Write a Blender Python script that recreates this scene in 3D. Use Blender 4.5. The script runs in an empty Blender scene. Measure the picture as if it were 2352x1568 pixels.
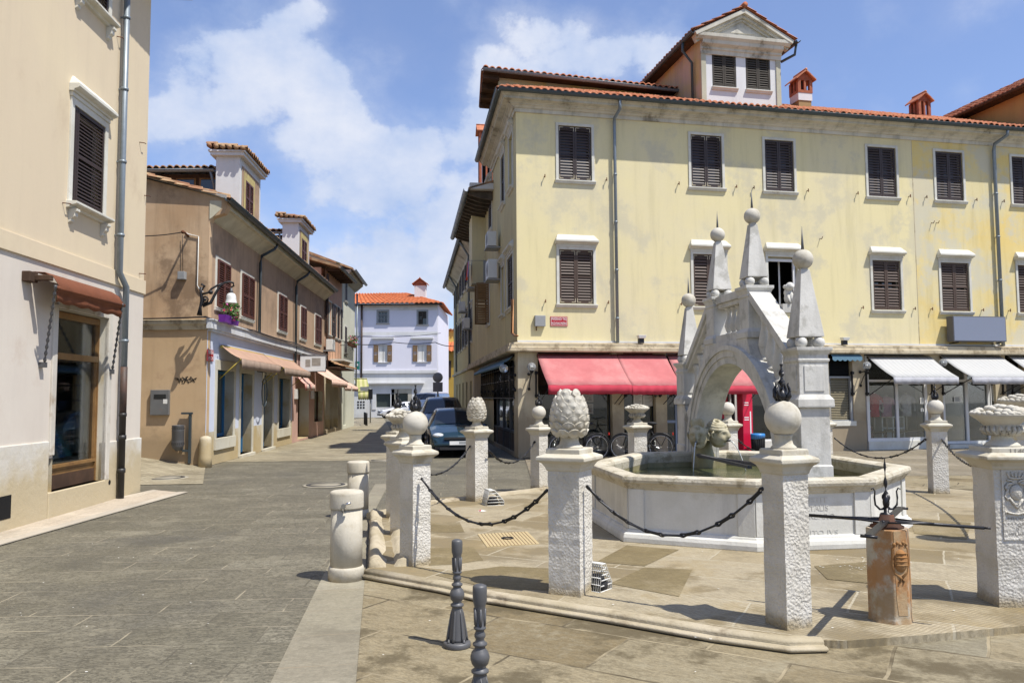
import bpy, bmesh, math, random
from mathutils import Vector, Matrix, noise as mnoise
import numpy as np
S = bpy.context.scene
COL = S.collection
random.seed(7)
# ------------------------------------------------------------------ camera
FO = 2987*0.6125            # focal length in units of a 2352 px wide picture
PITCH = math.atan(206/2987); ROLL = math.radians(0.35); H = 1.8
cam_d = bpy.data.cameras.new("camera"); cam = bpy.data.objects.new("camera", cam_d); COL.objects.link(cam)
cam_d.sensor_width = 36; cam_d.lens = 36*FO/2352; cam_d.clip_end = 3000; cam_d.clip_start = 0.05
_f = Vector((0, math.cos(PITCH), math.sin(PITCH))); _r = Vector((1, 0, 0)); _u = _r.cross(_f)
_r2 = _r*math.cos(ROLL)-_u*math.sin(ROLL); _u2 = _r*math.sin(ROLL)+_u*math.cos(ROLL)
_m = Matrix((_r2, _u2, -_f)).transposed().to_4x4(); _m.translation = (0, 0, H)
cam.matrix_world = _m
S.camera = cam
# ------------------------------------------------------------------ world, sun, exposure
S.view_settings.view_transform = 'Standard'; S.view_settings.look = 'None'
S.view_settings.exposure = 0.58; S.view_settings.gamma = 1
SUN_EL = math.radians(61); SUN_AZ = math.atan2(0.83, -0.55)     # azimuth clockwise from +Y
sd = Vector((math.sin(SUN_AZ)*math.cos(SUN_EL), math.cos(SUN_AZ)*math.cos(SUN_EL), math.sin(SUN_EL)))
sl = bpy.data.lights.new("sun", 'SUN'); sl.energy = 4.25; sl.angle = math.radians(0.53); sl.color = (1.0, 0.955, 0.88)
so = bpy.data.objects.new("sun", sl); COL.objects.link(so); so.rotation_euler = sd.to_track_quat('Z', 'Y').to_euler()
so.location = (20, -20, 40)
W = bpy.data.worlds.new("World"); S.world = W; W.use_nodes = True
def build_world():
    nt = W.node_tree; N = nt.nodes; L = nt.links; N.clear()
    out = N.new('ShaderNodeOutputWorld'); bg = N.new('ShaderNodeBackground'); L.new(bg.outputs[0], out.inputs[0])
    sky = N.new('ShaderNodeTexSky'); sky.sky_type = 'NISHITA'; sky.sun_disc = False
    sky.sun_elevation = SUN_EL; sky.sun_rotation = SUN_AZ; sky.air_density = 1.0; sky.dust_density = 0.6; sky.ozone_density = 2.0
    tc = N.new('ShaderNodeTexCoord'); sep = N.new('ShaderNodeSeparateXYZ'); L.new(tc.outputs['Generated'], sep.inputs[0])
    def M(op, a, b=None, c=None):
        n = N.new('ShaderNodeMath'); n.operation = op
        for i, v in enumerate((a, b, c)):
            if v is None: continue
            if isinstance(v, (int, float)): n.inputs[i].default_value = v
            else: L.new(v, n.inputs[i])
        return n.outputs[0]
    # gnomonic-free cloud coordinates: azimuth and elevation tangents of the direction
    az = M('ARCTAN2', sep.outputs[0], sep.outputs[1])
    hl = M('SQRT', M('ADD', M('MULTIPLY', sep.outputs[0], sep.outputs[0]), M('MULTIPLY', sep.outputs[1], sep.outputs[1])))
    el = M('ARCTAN2', sep.outputs[2], hl)
    co = N.new('ShaderNodeCombineXYZ'); L.new(az, co.inputs[0]); L.new(M('MULTIPLY', el, 1.25), co.inputs[1])
    def NZ(scale, detail, rough, off, vec=None, dist=0):
        mp = N.new('ShaderNodeMapping'); mp.inputs['Location'].default_value = off
        L.new(vec or co.outputs[0], mp.inputs[0])
        n = N.new('ShaderNodeTexNoise'); n.inputs['Scale'].default_value = scale; n.inputs['Detail'].default_value = detail
        n.inputs['Roughness'].default_value = rough; n.inputs['Distortion'].default_value = dist; L.new(mp.outputs[0], n.inputs['Vector'])
        return n
    warp = NZ(5.0, 8, 0.6, (3, 1, 0))
    wv = N.new('ShaderNodeVectorMath'); wv.operation = 'MULTIPLY_ADD'; L.new(warp.outputs['Color'], wv.inputs[0])
    wv.inputs[1].default_value = (0.09, 0.09, 0); wv.inputs[2].default_value = (-0.045, -0.045, 0)
    ws = N.new('ShaderNodeVectorMath'); ws.operation = 'ADD'; L.new(wv.outputs[0], ws.inputs[0]); L.new(co.outputs[0], ws.inputs[1])
    s2 = N.new('ShaderNodeSeparateXYZ'); L.new(ws.outputs[0], s2.inputs[0])
    # banks of cloud: (azimuth, elevation, half width, half height, weight), radians
    banks = [(-0.315, 0.405, 0.10, 0.055, 1.15), (-0.25, 0.36, 0.08, 0.04, .8), (-0.40, 0.32, 0.07, 0.035, 1.0), (-0.16, 0.27, 0.17, 0.085, 1.45), (0.05, 0.42, 0.14, 0.06, 1.1), (0.17, 0.42, 0.07, 0.035, .7),
             (-0.16, 0.14, 0.15, 0.06, 1.2), (0.0, 0.33, 0.06, 0.08, .8), (0.42, 0.44, 0.16, 0.07, .50), (0.0, 0.03, 1.5, 0.06, .7), (-0.07, 0.2, 0.06, 0.05, .5),
             (0.9, 0.35, 0.3, 0.12, .8), (-0.9, 0.3, 0.3, 0.15, .8), (1.9, 0.4, 0.5, 0.2, .7), (-2.0, 0.4, 0.6, 0.2, .7), (3.0, 0.5, 0.5, 0.2, .6)]
    tot = None
    for (a, e, wa, we, wt) in banks:
        dx = M('DIVIDE', M('SUBTRACT', s2.outputs[0], a), wa); dy = M('DIVIDE', M('SUBTRACT', s2.outputs[1], e*1.25), we*1.25)
        g = M('MULTIPLY', M('EXPONENT', M('MULTIPLY', M('ADD', M('MULTIPLY', dx, dx), M('MULTIPLY', dy, dy)), -1.0)), wt)
        tot = g if tot is None else M('ADD', tot, g)
    n1 = NZ(6.5, 12, 0.62, (0, 0, 0)); n2 = NZ(2.2, 6, 0.55, (5, 2, 0))
    dens = M('ADD', M('MULTIPLY', tot, 0.85), M('ADD', M('MULTIPLY', M('SUBTRACT', n1.outputs[0], 0.5), 1.9), M('MULTIPLY', M('SUBTRACT', n2.outputs[0], 0.5), 0.9)))
    for sc_, wt_ in ((13, .75),):      # rounded billows
        vo = N.new('ShaderNodeTexVoronoi'); vo.inputs['Scale'].default_value = sc_; L.new(ws.outputs[0], vo.inputs['Vector']); dens = M('ADD', dens, M('MULTIPLY', M('SUBTRACT', 0.42, vo.outputs['Distance']), wt_))
    rp = N.new('ShaderNodeMapRange'); rp.interpolation_type = 'SMOOTHSTEP'; L.new(dens, rp.inputs[0])
    rp.inputs[1].default_value = 0.10; rp.inputs[2].default_value = 1.15; rp.inputs[3].default_value = 0.14; rp.inputs[4].default_value = 0.75
    rq = N.new('ShaderNodeMapRange'); rq.interpolation_type = 'SMOOTHSTEP'; L.new(dens, rq.inputs[0]); rq.inputs[1].default_value = 0.42; rq.inputs[2].default_value = 0.82; rq.inputs[4].default_value = 0.95
    rmax = M('MAXIMUM', rp.outputs[0], rq.outputs[0])
    # cloud body: brighter tops, bluish grey undersides
    n3 = NZ(9, 9, 0.6, (1.3, 0.18, 0)); shade = M('ADD', M('MULTIPLY', dens, 0.16), n3.outputs[0])
    cr = N.new('ShaderNodeMapRange'); L.new(shade, cr.inputs[0]); cr.inputs[1].default_value = 0.44; cr.inputs[2].default_value = 0.92
    cm = N.new('ShaderNodeMix'); cm.data_type = 'RGBA'; L.new(cr.outputs[0], cm.inputs[0])
    cm.inputs[6].default_value = (3.3, 4.1, 5.8, 1); cm.inputs[7].default_value = (5.7, 5.9, 6.5, 1)
    tint = N.new('ShaderNodeMix'); tint.data_type = 'RGBA'; tint.blend_type = 'MULTIPLY'; tint.inputs[0].default_value = 1
    L.new(sky.outputs[0], tint.inputs[6]); tint.inputs[7].default_value = (1.0, 1.02, 1.22, 1)
    mx = N.new('ShaderNodeMix'); mx.data_type = 'RGBA'; L.new(rmax, mx.inputs[0]); L.new(tint.outputs[2], mx.inputs[6]); L.new(cm.outputs[2], mx.inputs[7])
    L.new(mx.outputs[2], bg.inputs[0]); bg.inputs[1].default_value = 0.10
build_world()
# ------------------------------------------------------------------ picture -> world helpers (points are real positions on real planes)
def ray(x, y): return _f + _r2*((x-1176)/FO) - _u2*((y-784)/FO)
def G(x, y, z=0.0):
    d = ray(x, y); t = (z-H)/d.z; return Vector((d.x*t, d.y*t, z))
def AT(x, y, Y):
    d = ray(x, y); t = Y/d.y; return Vector((d.x*t, Y, H+d.z*t))
class Fac:
    """a vertical plane through p0; s runs along it, o outward, z up"""
    def __init__(s, p0, ang, flip=1, z0=0):
        s.p0 = Vector((p0[0], p0[1])); a = math.radians(ang); s.d = Vector((math.sin(a), math.cos(a))); s.n = Vector((s.d.y, -s.d.x))*flip
    def uv(s, x, y):
        q = ray(x, y); q2 = Vector((q.x, q.y)); t = s.p0.dot(s.n)/q2.dot(s.n); w = q2*t
        return (w-s.p0).dot(s.d), H+q.z*t
    def s(s_, x, y=900): return s_.uv(x, y)[0]
    def off(s, x, y, o):
        """(s,z) of a pixel on the parallel plane o metres in front"""
        q = ray(x, y); q2 = Vector((q.x, q.y)); pp = s.p0+s.n*o; t = pp.dot(s.n)/q2.dot(s.n); w = q2*t
        return (w-pp).dot(s.d), H+q.z*t
    def T(s_, s, o, z):
        w = s_.p0+s_.d*s+s_.n*o; return Vector((w.x, w.y, z))
ID = lambda x, y, z: Vector((x, y, z))
def TR(loc, rz=0.0, sc=1.0):
    c, s = math.cos(rz), math.sin(rz)
    return lambda x, y, z: Vector((loc[0]+sc*(c*x-s*y), loc[1]+sc*(s*x+c*y), loc[2]+sc*z))
# ------------------------------------------------------------------ mesh builder
class MB:
    def __init__(s): s.v = []; s.f = []; s.mi = []; s.sm = []; s.cuts = []
    def cut(s): s.cuts.append((len(s.v), len(s.f)))
    def build_each(s, name, mats, parent=None, **kw):
        """one object for every stretch of the mesh between two cut() calls"""
        ends = s.cuts+[(len(s.v), len(s.f))]; v0 = f0 = 0; out = []
        for v1, f1 in ends:
            if f1 > f0:
                m = MB(); m.v = s.v[v0:v1]; m.f = [tuple(i-v0 for i in f) for f in s.f[f0:f1]]; m.mi = s.mi[f0:f1]; m.sm = s.sm[f0:f1]; out.append(m.build(name, mats, parent, **kw))
            v0, f0 = v1, f1
        return out
    def add(s, vs, fs, mi=0, sm=False):
        b = len(s.v); s.v += [tuple(v) for v in vs]
        for f in fs: s.f.append(tuple(b+i for i in f)); s.mi.append(mi); s.sm.append(sm)
        return s
    def box(s, x0, x1, y0, y1, z0, z1, T=ID, mi=0):
        c = [T(x, y, z) for z in (z0, z1) for y in (y0, y1) for x in (x0, x1)]
        return s.add(c, [(0, 2, 3, 1), (4, 5, 7, 6), (0, 1, 5, 4), (2, 6, 7, 3), (0, 4, 6, 2), (1, 3, 7, 5)], mi)
    def hexa(s, bot, top, mi=0):
        n = len(bot); return s.add(list(bot)+list(top), [tuple(reversed(range(n))), tuple(range(n, 2*n))]+[(i, (i+1) % n, n+(i+1) % n, n+i) for i in range(n)], mi)
    def quad(s, a, b, c, d, mi=0): return s.add([a, b, c, d], [(0, 1, 2, 3)], mi)
    def prism(s, pts, a0, a1, T, mi=0, axis='s'):
        """extrude a 2D outline (p,q) along the first coordinate of T"""
        if axis == 's': f = lambda t, p: T(t, p[0], p[1])
        elif axis == 'o': f = lambda t, p: T(p[0], t, p[1])
        else: f = lambda t, p: T(p[0], p[1], t)
        return s.hexa([f(a0, p) for p in pts], [f(a1, p) for p in pts], mi)
    def lathe(s, prof, seg=24, T=ID, mi=0, sm=True, cap=True):
        vs = []; fs = []
        for (r, z) in prof:
            for k in range(seg):
                a = 2*math.pi*k/seg; vs.append(T(r*math.cos(a), r*math.sin(a), z))
        for j in range(len(prof)-1):
            for k in range(seg):
                k2 = (k+1) % seg; fs.append((j*seg+k, j*seg+k2, (j+1)*seg+k2, (j+1)*seg+k))
        s.add(vs, fs, mi, sm)
        if cap:
            b = len(s.v)-len(vs); n = len(prof)
            s.f.append(tuple(b+k for k in reversed(range(seg)))); s.mi.append(mi); s.sm.append(False)
            s.f.append(tuple(b+(n-1)*seg+k for k in range(seg))); s.mi.append(mi); s.sm.append(False)
        return s
    def ball(s, c, r, T=ID, mi=0, seg=20, rings=12, sq=(1, 1, 1)):
        prof = [(max(0.0005, math.sin(math.pi*i/rings)), -math.cos(math.pi*i/rings)) for i in range(rings+1)]
        return s.lathe(prof, seg, lambda x, y, z: T(c[0]+r*x*sq[0], c[1]+r*y*sq[1], c[2]+r*z*sq[2]), mi)
    def tube(s, pts, r, seg=8, mi=0, closed=False, sm=True):
        pts = [Vector(p) for p in pts]; n = len(pts); rr = r if isinstance(r, (list, tuple)) else [r]*n
        up = Vector((0.13, 0.21, 1)).normalized(); vs = []
        for i, p in enumerate(pts):
            a = pts[(i-1) % n] if (closed or i > 0) else p; b = pts[(i+1) % n] if (closed or i < n-1) else p
            t = (b-a).normalized() if (b-a).length > 1e-9 else Vector((0, 0, 1))
            x = t.cross(up)
            if x.length < 1e-3: x = t.cross(Vector((1, 0, 0)))
            x.normalize(); y = x.cross(t)
            for k in range(seg):
                an = 2*math.pi*k/seg; vs.append(p+(x*math.cos(an)+y*math.sin(an))*rr[i])
        fs = []
        for i in range(n if closed else n-1):
            j = (i+1) % n
            for k in range(seg): fs.append((i*seg+k, i*seg+(k+1) % seg, j*seg+(k+1) % seg, j*seg+k))
        if not closed: fs += [tuple(reversed(range(seg))), tuple((n-1)*seg+k for k in range(seg))]
        return s.add(vs, fs, mi, sm)
    def build(s, name, mats, parent=None, loc=None, bev=0, recalc=True, **kw):
        me = bpy.data.meshes.new(name); o = bpy.data.objects.new(name, me)
        off = Vector((0, 0, 0))
        if parent is not None:
            o.parent = parent; off = parent.get('_w', None); off = Vector(off) if off is not None else Vector((0, 0, 0))
            o['_w'] = tuple(off)
        elif loc is not None:
            off = Vector(loc); o.location = off; o['_w'] = tuple(off)
        me.from_pydata([tuple(Vector(v)-off) for v in s.v], [], s.f)
        for m in (mats if isinstance(mats, (list, tuple)) else [mats]): me.materials.append(m)
        me.polygons.foreach_set('material_index', s.mi); me.polygons.foreach_set('use_smooth', s.sm)
        if recalc:
            bm = bmesh.new(); bm.from_mesh(me); bmesh.ops.recalc_face_normals(bm, faces=bm.faces); bm.to_mesh(me); bm.free()
        me.update(); COL.objects.link(o)
        if bev:
            b = o.modifiers.new('bevel', 'BEVEL'); b.width = bev; b.segments = 2; b.limit_method = 'ANGLE'; b.angle_limit = math.radians(40)
        tag(o, **kw)
        return o
def tag(o, label=None, cat=None, group=None, kind=None):
    if label: o['label'] = label
    if cat: o['category'] = cat
    if group: o['group'] = group
    if kind: o['kind'] = kind
    return o
def thing(name, loc, label, cat, group=None, rz=0, local=False):
    o = bpy.data.objects.new(name, None); o.location = loc; o.rotation_euler.z = rz; COL.objects.link(o)
    o.empty_display_size = 0.3; o['_w'] = (0, 0, 0) if (rz or local) else tuple(loc)
    return tag(o, label, cat, group)
def copy_tree(o, parent=None, **kw):
    c = o.copy(); COL.objects.link(c); c.parent = parent
    for ch in o.children: copy_tree(ch, c)
    if parent is None: tag(c, **kw)
    return c
def wall(mb, F, s0, s1, z0, z1, holes=(), depth=0.18, mi=0, mir=None, o=0.0):
    ss = sorted(set([s0, s1]+[min(max(v, s0), s1) for h in holes for v in h[:2]])); zs = sorted(set([z0, z1]+[min(max(v, z0), z1) for h in holes for v in h[2:4]]))
    for i in range(len(ss)-1):
        for j in range(len(zs)-1):
            a, b, c, d = ss[i], ss[i+1], zs[j], zs[j+1]; m = ((a+b)/2, (c+d)/2)
            if any(h[0] < m[0] < h[1] and h[2] < m[1] < h[3] for h in holes): continue
            mb.quad(F.T(a, o, c), F.T(b, o, c), F.T(b, o, d), F.T(a, o, d), mi)
    for h in holes:
        a, b, c, d = h[:4]; D = h[4] if len(h) > 4 else depth; r = mi if mir is None else mir
        mb.quad(F.T(a, o, c), F.T(a, o-D, c), F.T(a, o-D, d), F.T(a, o, d), r); mb.quad(F.T(b, o, c), F.T(b, o, d), F.T(b, o-D, d), F.T(b, o-D, c), r)
        mb.quad(F.T(a, o, d), F.T(a, o-D, d), F.T(b, o-D, d), F.T(b, o, d), r); mb.quad(F.T(a, o, c), F.T(b, o, c), F.T(b, o-D, c), F.T(a, o-D, c), r)
# ------------------------------------------------------------------ materials
class NT:
    def __init__(s, name):
        s.m = bpy.data.materials.new(name); s.m.use_nodes = True; s.t = s.m.node_tree; s.t.nodes.clear(); s.N = s.t.nodes; s.L = s.t.links
        s.out = s.N.new('ShaderNodeOutputMaterial'); s.b = s.N.new('ShaderNodeBsdfPrincipled'); s.L.new(s.b.outputs[0], s.out.inputs[0])
        g = s.N.new('ShaderNodeNewGeometry'); s.pos = g.outputs['Position']; s.nrm = g.outputs['Normal']
    def setv(s, sock, v):
        if isinstance(v, bpy.types.NodeSocket): s.L.new(v, sock)
        elif isinstance(v, (tuple, list)) and sock.type == 'RGBA': sock.default_value = (*v, 1)[:4]
        else: sock.default_value = v
    def math(s, op, a, b=None, c=None, clamp=False):
        n = s.N.new('ShaderNodeMath'); n.operation = op; n.use_clamp = clamp
        for i, v in enumerate((a, b, c)):
            if v is not None: s.setv(n.inputs[i], v)
        return n.outputs[0]
    def map(s, vec, loc=(0, 0, 0), rot=(0, 0, 0), sc=(1, 1, 1)):
        n = s.N.new('ShaderNodeMapping'); s.L.new(vec, n.inputs[0]); n.inputs[1].default_value = loc; n.inputs[2].default_value = rot; n.inputs[3].default_value = sc; return n.outputs[0]
    def noise(s, scale, detail=5, rough=0.55, vec=None, dist=0.0, color=False):
        n = s.N.new('ShaderNodeTexNoise'); n.inputs['Scale'].default_value = scale; n.inputs['Detail'].default_value = detail; n.inputs['Roughness'].default_value = rough
        n.inputs['Distortion'].default_value = dist; s.L.new(vec if vec is not None else s.pos, n.inputs['Vector']); return n.outputs['Color' if color else 0]
    def ramp(s, x, lo, hi, a=0.0, b=1.0):
        n = s.N.new('ShaderNodeMapRange'); n.interpolation_type = 'SMOOTHSTEP'; s.L.new(x, n.inputs[0])
        for i, v in zip((1, 2, 3, 4), (lo, hi, a, b)): n.inputs[i].default_value = v
        return n.outputs[0]
    def mix(s, f, a, b, mode='MIX'):
        n = s.N.new('ShaderNodeMix'); n.data_type = 'RGBA'; n.blend_type = mode; s.setv(n.inputs[0], f); s.setv(n.inputs[6], a); s.setv(n.inputs[7], b); return n.outputs[2]
    def bump(s, h, strength=0.3, dist=0.02, prev=None):
        n = s.N.new('ShaderNodeBump'); n.inputs['Strength'].default_value = strength; n.inputs['Distance'].default_value = dist; s.L.new(h, n.inputs['Height'])
        if prev is not None: s.L.new(prev, n.inputs['Normal'])
        return n.outputs[0]
    def fin(s, col, rough=0.8, metal=0, nrm=None, spec=0.3, **kw):
        s.setv(s.b.inputs['Base Color'], col); s.setv(s.b.inputs['Roughness'], rough); s.setv(s.b.inputs['Metallic'], metal); s.b.inputs['Specular IOR Level'].default_value = spec
        if nrm is not None: s.L.new(nrm, s.b.inputs['Normal'])
        for k, v in kw.items(): s.setv(s.b.inputs[k], v)
        return s.m
def mul(c, k): return tuple(min(1, v*k) for v in c)
def surf(name, c1, c2=None, s=1.2, dirt=None, ds=0.9, dt=(0.55, 0.75), da=0.8, rough=0.85, bump=0.25, bs=35, bd=0.01, metal=0, fine=0.12, fs=60, streak=0.0, spec=0.25, low=None):
    """weathered surface: broad colour drift, fine grain, blotches of wear, vertical rain streaks, splash zone near the ground"""
    t = NT(name); c2 = c2 or mul(c1, 0.85)
    col = t.mix(t.ramp(t.noise(s, 6, 0.6), 0.35, 0.65), c1, c2)
    col = t.mix(t.math('MULTIPLY', t.noise(fs, 3, 0.6), fine*2), col, mul(c1, 0.35))
    if streak:
        st = t.noise(1.0, 6, 0.65, vec=t.map(t.pos, sc=(3.5, 3.5, 0.35)))
        col = t.mix(t.math('MULTIPLY', t.ramp(st, 0.45, 0.75), streak), col, mul(c1, 0.45))
    if dirt:
        col = t.mix(t.math('MULTIPLY', t.ramp(t.noise(ds, 9, 0.68), *dt), da), col, dirt)
    if low:
        z = t.N.new('ShaderNodeSeparateXYZ'); t.L.new(t.pos, z.inputs[0])
        zz = t.math('ADD', z.outputs[2], t.math('MULTIPLY', t.noise(2.2, 6, 0.65), -1.1))
        col = t.mix(t.ramp(zz, low[1]-0.5, low[1]-0.5+low[2], 0.75, 0.0), col, low[0])
    n = t.bump(t.noise(bs, 6, 0.65), bump, bd) if bump else None
    return t.fin(col, rough, metal, n, spec)
def plain(name, c, rough=0.5, metal=0, spec=0.5, var=0.12, bump=0.0, bs=60, **kw):
    t = NT(name); col = t.mix(t.math('MULTIPLY', t.noise(9, 5, 0.6), var*2), c, mul(c, 0.4))
    n = t.bump(t.noise(bs, 4, 0.6), bump, 0.004) if bump else None
    return t.fin(col, rough, metal, n, spec, **kw)
def glass_mat(name, tint=(0.90, 0.93, 0.92), dark=0.55):
    t = NT(name); g = t.N.new('ShaderNodeBsdfGlossy'); g.inputs['Roughness'].default_value = 0.02; g.inputs['Color'].default_value = (0.95, 0.97, 1, 1)
    tr = t.N.new('ShaderNodeBsdfTransparent'); tr.inputs['Color'].default_value = (*tint, 1)
    fr = t.N.new('ShaderNodeFresnel'); fr.inputs['IOR'].default_value = 1.5
    f = t.math('MULTIPLY', fr.outputs[0], 0.9, clamp=True)
    m = t.N.new('ShaderNodeMixShader'); t.L.new(f, m.inputs[0]); t.L.new(tr.outputs[0], m.inputs[1]); t.L.new(g.outputs[0], m.inputs[2]); t.L.new(m.outputs[0], t.out.inputs[0])
    return t.m
def slabs(name, rot, w, h, c1, c2, c3, mortar, md=0.012, warp=0.03, stain=None, stains=0.5, stt=(0.5, 0.7), groove=0, rough=0.75, off=0.5, mortar2=None, seed=0.0, bump=0.35, streaks=0.35, chis=0.3, blots=1.0):
    """stone paving: courses of slabs, each slab its own tone, worn joints, chisel striping, stains"""
    t = NT(name)
    wv = t.noise(1.6, 4, 0.5, color=True); wm = t.N.new('ShaderNodeVectorMath'); wm.operation = 'MULTIPLY_ADD'; t.L.new(wv, wm.inputs[0])
    wm.inputs[1].default_value = (warp, warp, 0); t.L.new(t.pos, wm.inputs[2])
    p = t.map(wm.outputs[0], loc=(seed, seed*0.7, 0), rot=(0, 0, rot))
    b = t.N.new('ShaderNodeTexBrick'); t.L.new(p, b.inputs['Vector']); b.offset = off; b.inputs['Scale'].default_value = 1; b.inputs['Brick Width'].default_value = w; b.inputs['Row Height'].default_value = h
    b.inputs['Mortar Size'].default_value = md; b.inputs['Mortar Smooth'].default_value = 0.35; b.inputs['Color1'].default_value = (0, 0, 0, 1); b.inputs['Color2'].default_value = (1, 1, 1, 1); b.inputs['Mortar'].default_value = (0.5, 0.5, 0.5, 1); b.inputs['Bias'].default_value = 0
    sx = t.N.new('ShaderNodeSeparateColor'); t.L.new(b.outputs['Color'], sx.inputs[0]); tone = sx.outputs[0]
    col = t.mix(t.ramp(tone, 0.1, 0.6), c1, c2); col = t.mix(t.ramp(tone, 0.72, 0.95), col, c3)
    st = t.noise(1.0, 8, 0.7, vec=t.map(p, sc=(5, 26, 5)), dist=0.4)
    col = t.mix(t.math('MULTIPLY', t.ramp(st, 0.42, 0.68), streaks), col, mul(c1, 0.45))
    col = t.mix(t.math('MULTIPLY', t.ramp(t.noise(14, 9, 0.75), 0.4, 0.7), 0.3), col, mul(c3, 1.25))
    if stain: col = t.mix(t.math('MULTIPLY', t.ramp(t.noise(stains, 9, 0.66), *stt), 0.8), col, stain)
    fine = t.noise(75, 5, 0.75); col = t.mix(t.math('MULTIPLY', t.ramp(fine, 0.45, 0.75), 0.35), col, mul(c1, 0.4))
    ch = t.noise(1.0, 4, 0.6, vec=t.map(p, rot=(0, 0, 0.2), sc=(13, 34, 13)), dist=2.0); col = t.mix(t.math('MULTIPLY', t.ramp(ch, 0.46, 0.56), chis), col, mul(c1, 0.42))
    blot = t.noise(0.9, 10, 0.78); col = t.mix(t.math('MULTIPLY', t.ramp(blot, 0.50, 0.60), 0.35*blots), col, mul(c1, 0.5)); col = t.mix(t.math('MULTIPLY', t.ramp(blot, 0.47, 0.36), 0.30*blots), col, mul(c3, 1.35))
    sp = t.noise(130, 2, 0.5); col = t.mix(t.math('MULTIPLY', t.ramp(sp, 0.78, 0.82), 0.5), col, (0.6, 0.6, 0.57))
    mfac = t.math('MULTIPLY', b.outputs['Fac'], t.ramp(t.noise(2.3, 5, 0.6), 0.3, 0.6, 0.25, 1.0))
    mcol = mortar if mortar2 is None else t.mix(t.ramp(t.noise(1.1, 3, 0.5), 0.45, 0.55), mortar, mortar2)
    col = t.mix(mfac, col, mcol)
    hgt = t.math('ADD', t.math('MULTIPLY', b.outputs['Fac'], -0.9), t.math('ADD', t.math('MULTIPLY', fine, 0.3), t.math('MULTIPLY', st, 0.5)))
    if groove:
        wv2 = t.N.new('ShaderNodeTexWave'); wv2.inputs['Scale'].default_value = groove; wv2.inputs['Distortion'].default_value = 1.2; wv2.inputs['Detail'].default_value = 2; t.L.new(t.map(p, rot=(0, 0, 0.5)), wv2.inputs['Vector'])
        hgt = t.math('ADD', hgt, t.math('MULTIPLY', wv2.outputs[0], 0.5)); col = t.mix(t.math('MULTIPLY', t.ramp(wv2.outputs[0], 0.5, 0.1), 0.35), col, mul(c1, 0.5))
    return t.fin(col, t.math('ADD', rough, t.math('MULTIPLY', st, -0.15)), 0, t.bump(hgt, bump, 0.012), 0.3)
# ------------------------------------------------------------------ shared materials
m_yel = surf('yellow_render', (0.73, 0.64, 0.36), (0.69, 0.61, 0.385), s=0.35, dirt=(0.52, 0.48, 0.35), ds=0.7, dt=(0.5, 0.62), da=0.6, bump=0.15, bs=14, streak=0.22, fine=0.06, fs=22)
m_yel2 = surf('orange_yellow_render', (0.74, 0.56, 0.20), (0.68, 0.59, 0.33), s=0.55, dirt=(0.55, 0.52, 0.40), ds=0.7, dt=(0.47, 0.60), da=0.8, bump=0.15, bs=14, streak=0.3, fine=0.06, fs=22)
m_yelshade = surf('shaded_yellow_render', (0.60, 0.51, 0.27), (0.52, 0.44, 0.24), s=0.5, dirt=(0.36, 0.32, 0.21), ds=0.6, streak=0.4, bump=0.2, bs=14, fine=0.08, fs=22)  # yellow render darkened for the walls facing the street: shade put into the colour
m_corn = surf('grey_cornice_stone', (0.64, 0.61, 0.52), (0.52, 0.49, 0.40), s=1.0, dirt=(0.17, 0.15, 0.115), ds=1.0, dt=(0.55, 0.66), da=0.85, streak=0.75, bump=0.3, fine=0.12)
m_ledge = surf('ledge_stone', (0.58, 0.50, 0.35), (0.48, 0.40, 0.26), s=1.5, dirt=(0.20, 0.15, 0.09), ds=2.6, dt=(0.48, 0.62), da=0.8, streak=0.3, bump=0.35)
m_pale = surf('pale_window_stone', (0.66, 0.65, 0.58), (0.58, 0.56, 0.48), s=2, dirt=(0.38, 0.34, 0.26), ds=3, dt=(0.58, 0.75), streak=0.2, bump=0.15)
m_pier = surf('cream_pier_render', (0.60, 0.53, 0.38), (0.52, 0.44, 0.30), s=0.9, dirt=(0.30, 0.23, 0.14), ds=1.3, dt=(0.55, 0.75), streak=0.5, bump=0.25, low=((0.22, 0.17, 0.11), 0.8, 0.9))
m_cream = surf('cream_render', (0.62, 0.52, 0.37), (0.65, 0.55, 0.38), s=0.4, dirt=(0.52, 0.42, 0.29), ds=0.7, bump=0.12, bs=10, streak=0.08, fine=0.04, fs=30)
m_pinkw = surf('pinkish_white_render', (0.63, 0.575, 0.495), (0.59, 0.53, 0.455), s=0.5, dirt=(0.50, 0.41, 0.33), ds=0.8, bump=0.12, bs=10, streak=0.1, fine=0.04, fs=30)
m_basew = surf('whitewashed_base', (0.66, 0.64, 0.58), (0.60, 0.57, 0.50), s=0.7, dirt=(0.48, 0.42, 0.30), ds=1.0, bump=0.3, bs=9, bd=0.03, low=((0.42, 0.33, 0.17), 0.45, 0.7))
m_ochre = surf('ochre_render', (0.48, 0.32, 0.185), (0.57, 0.41, 0.26), s=0.8, dirt=(0.19, 0.125, 0.075), ds=0.6, dt=(0.50, 0.64), da=0.75, streak=0.5, bump=0.25, bs=12, fine=0.1)
m_ochre2 = surf('tan_render', (0.54, 0.385, 0.225), (0.49, 0.34, 0.19), s=0.5, dirt=(0.34, 0.22, 0.13), ds=1.1, streak=0.2, bump=0.2, bs=12, fine=0.08, low=((0.27, 0.20, 0.12), 0.5, 0.7))
m_brownw = surf('brown_street_render', (0.46, 0.32, 0.21), (0.39, 0.27, 0.18), s=0.7, dirt=(0.22, 0.16, 0.11), ds=0.7, dt=(0.5, 0.7), streak=0.4, bump=0.2, fine=0.08)
m_bluew = surf('bluish_white_render', (0.60, 0.64, 0.74), (0.54, 0.58, 0.68), s=0.8, dirt=(0.60, 0.58, 0.52), ds=1.4, dt=(0.6, 0.75), bump=0.2, bs=12)
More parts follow.
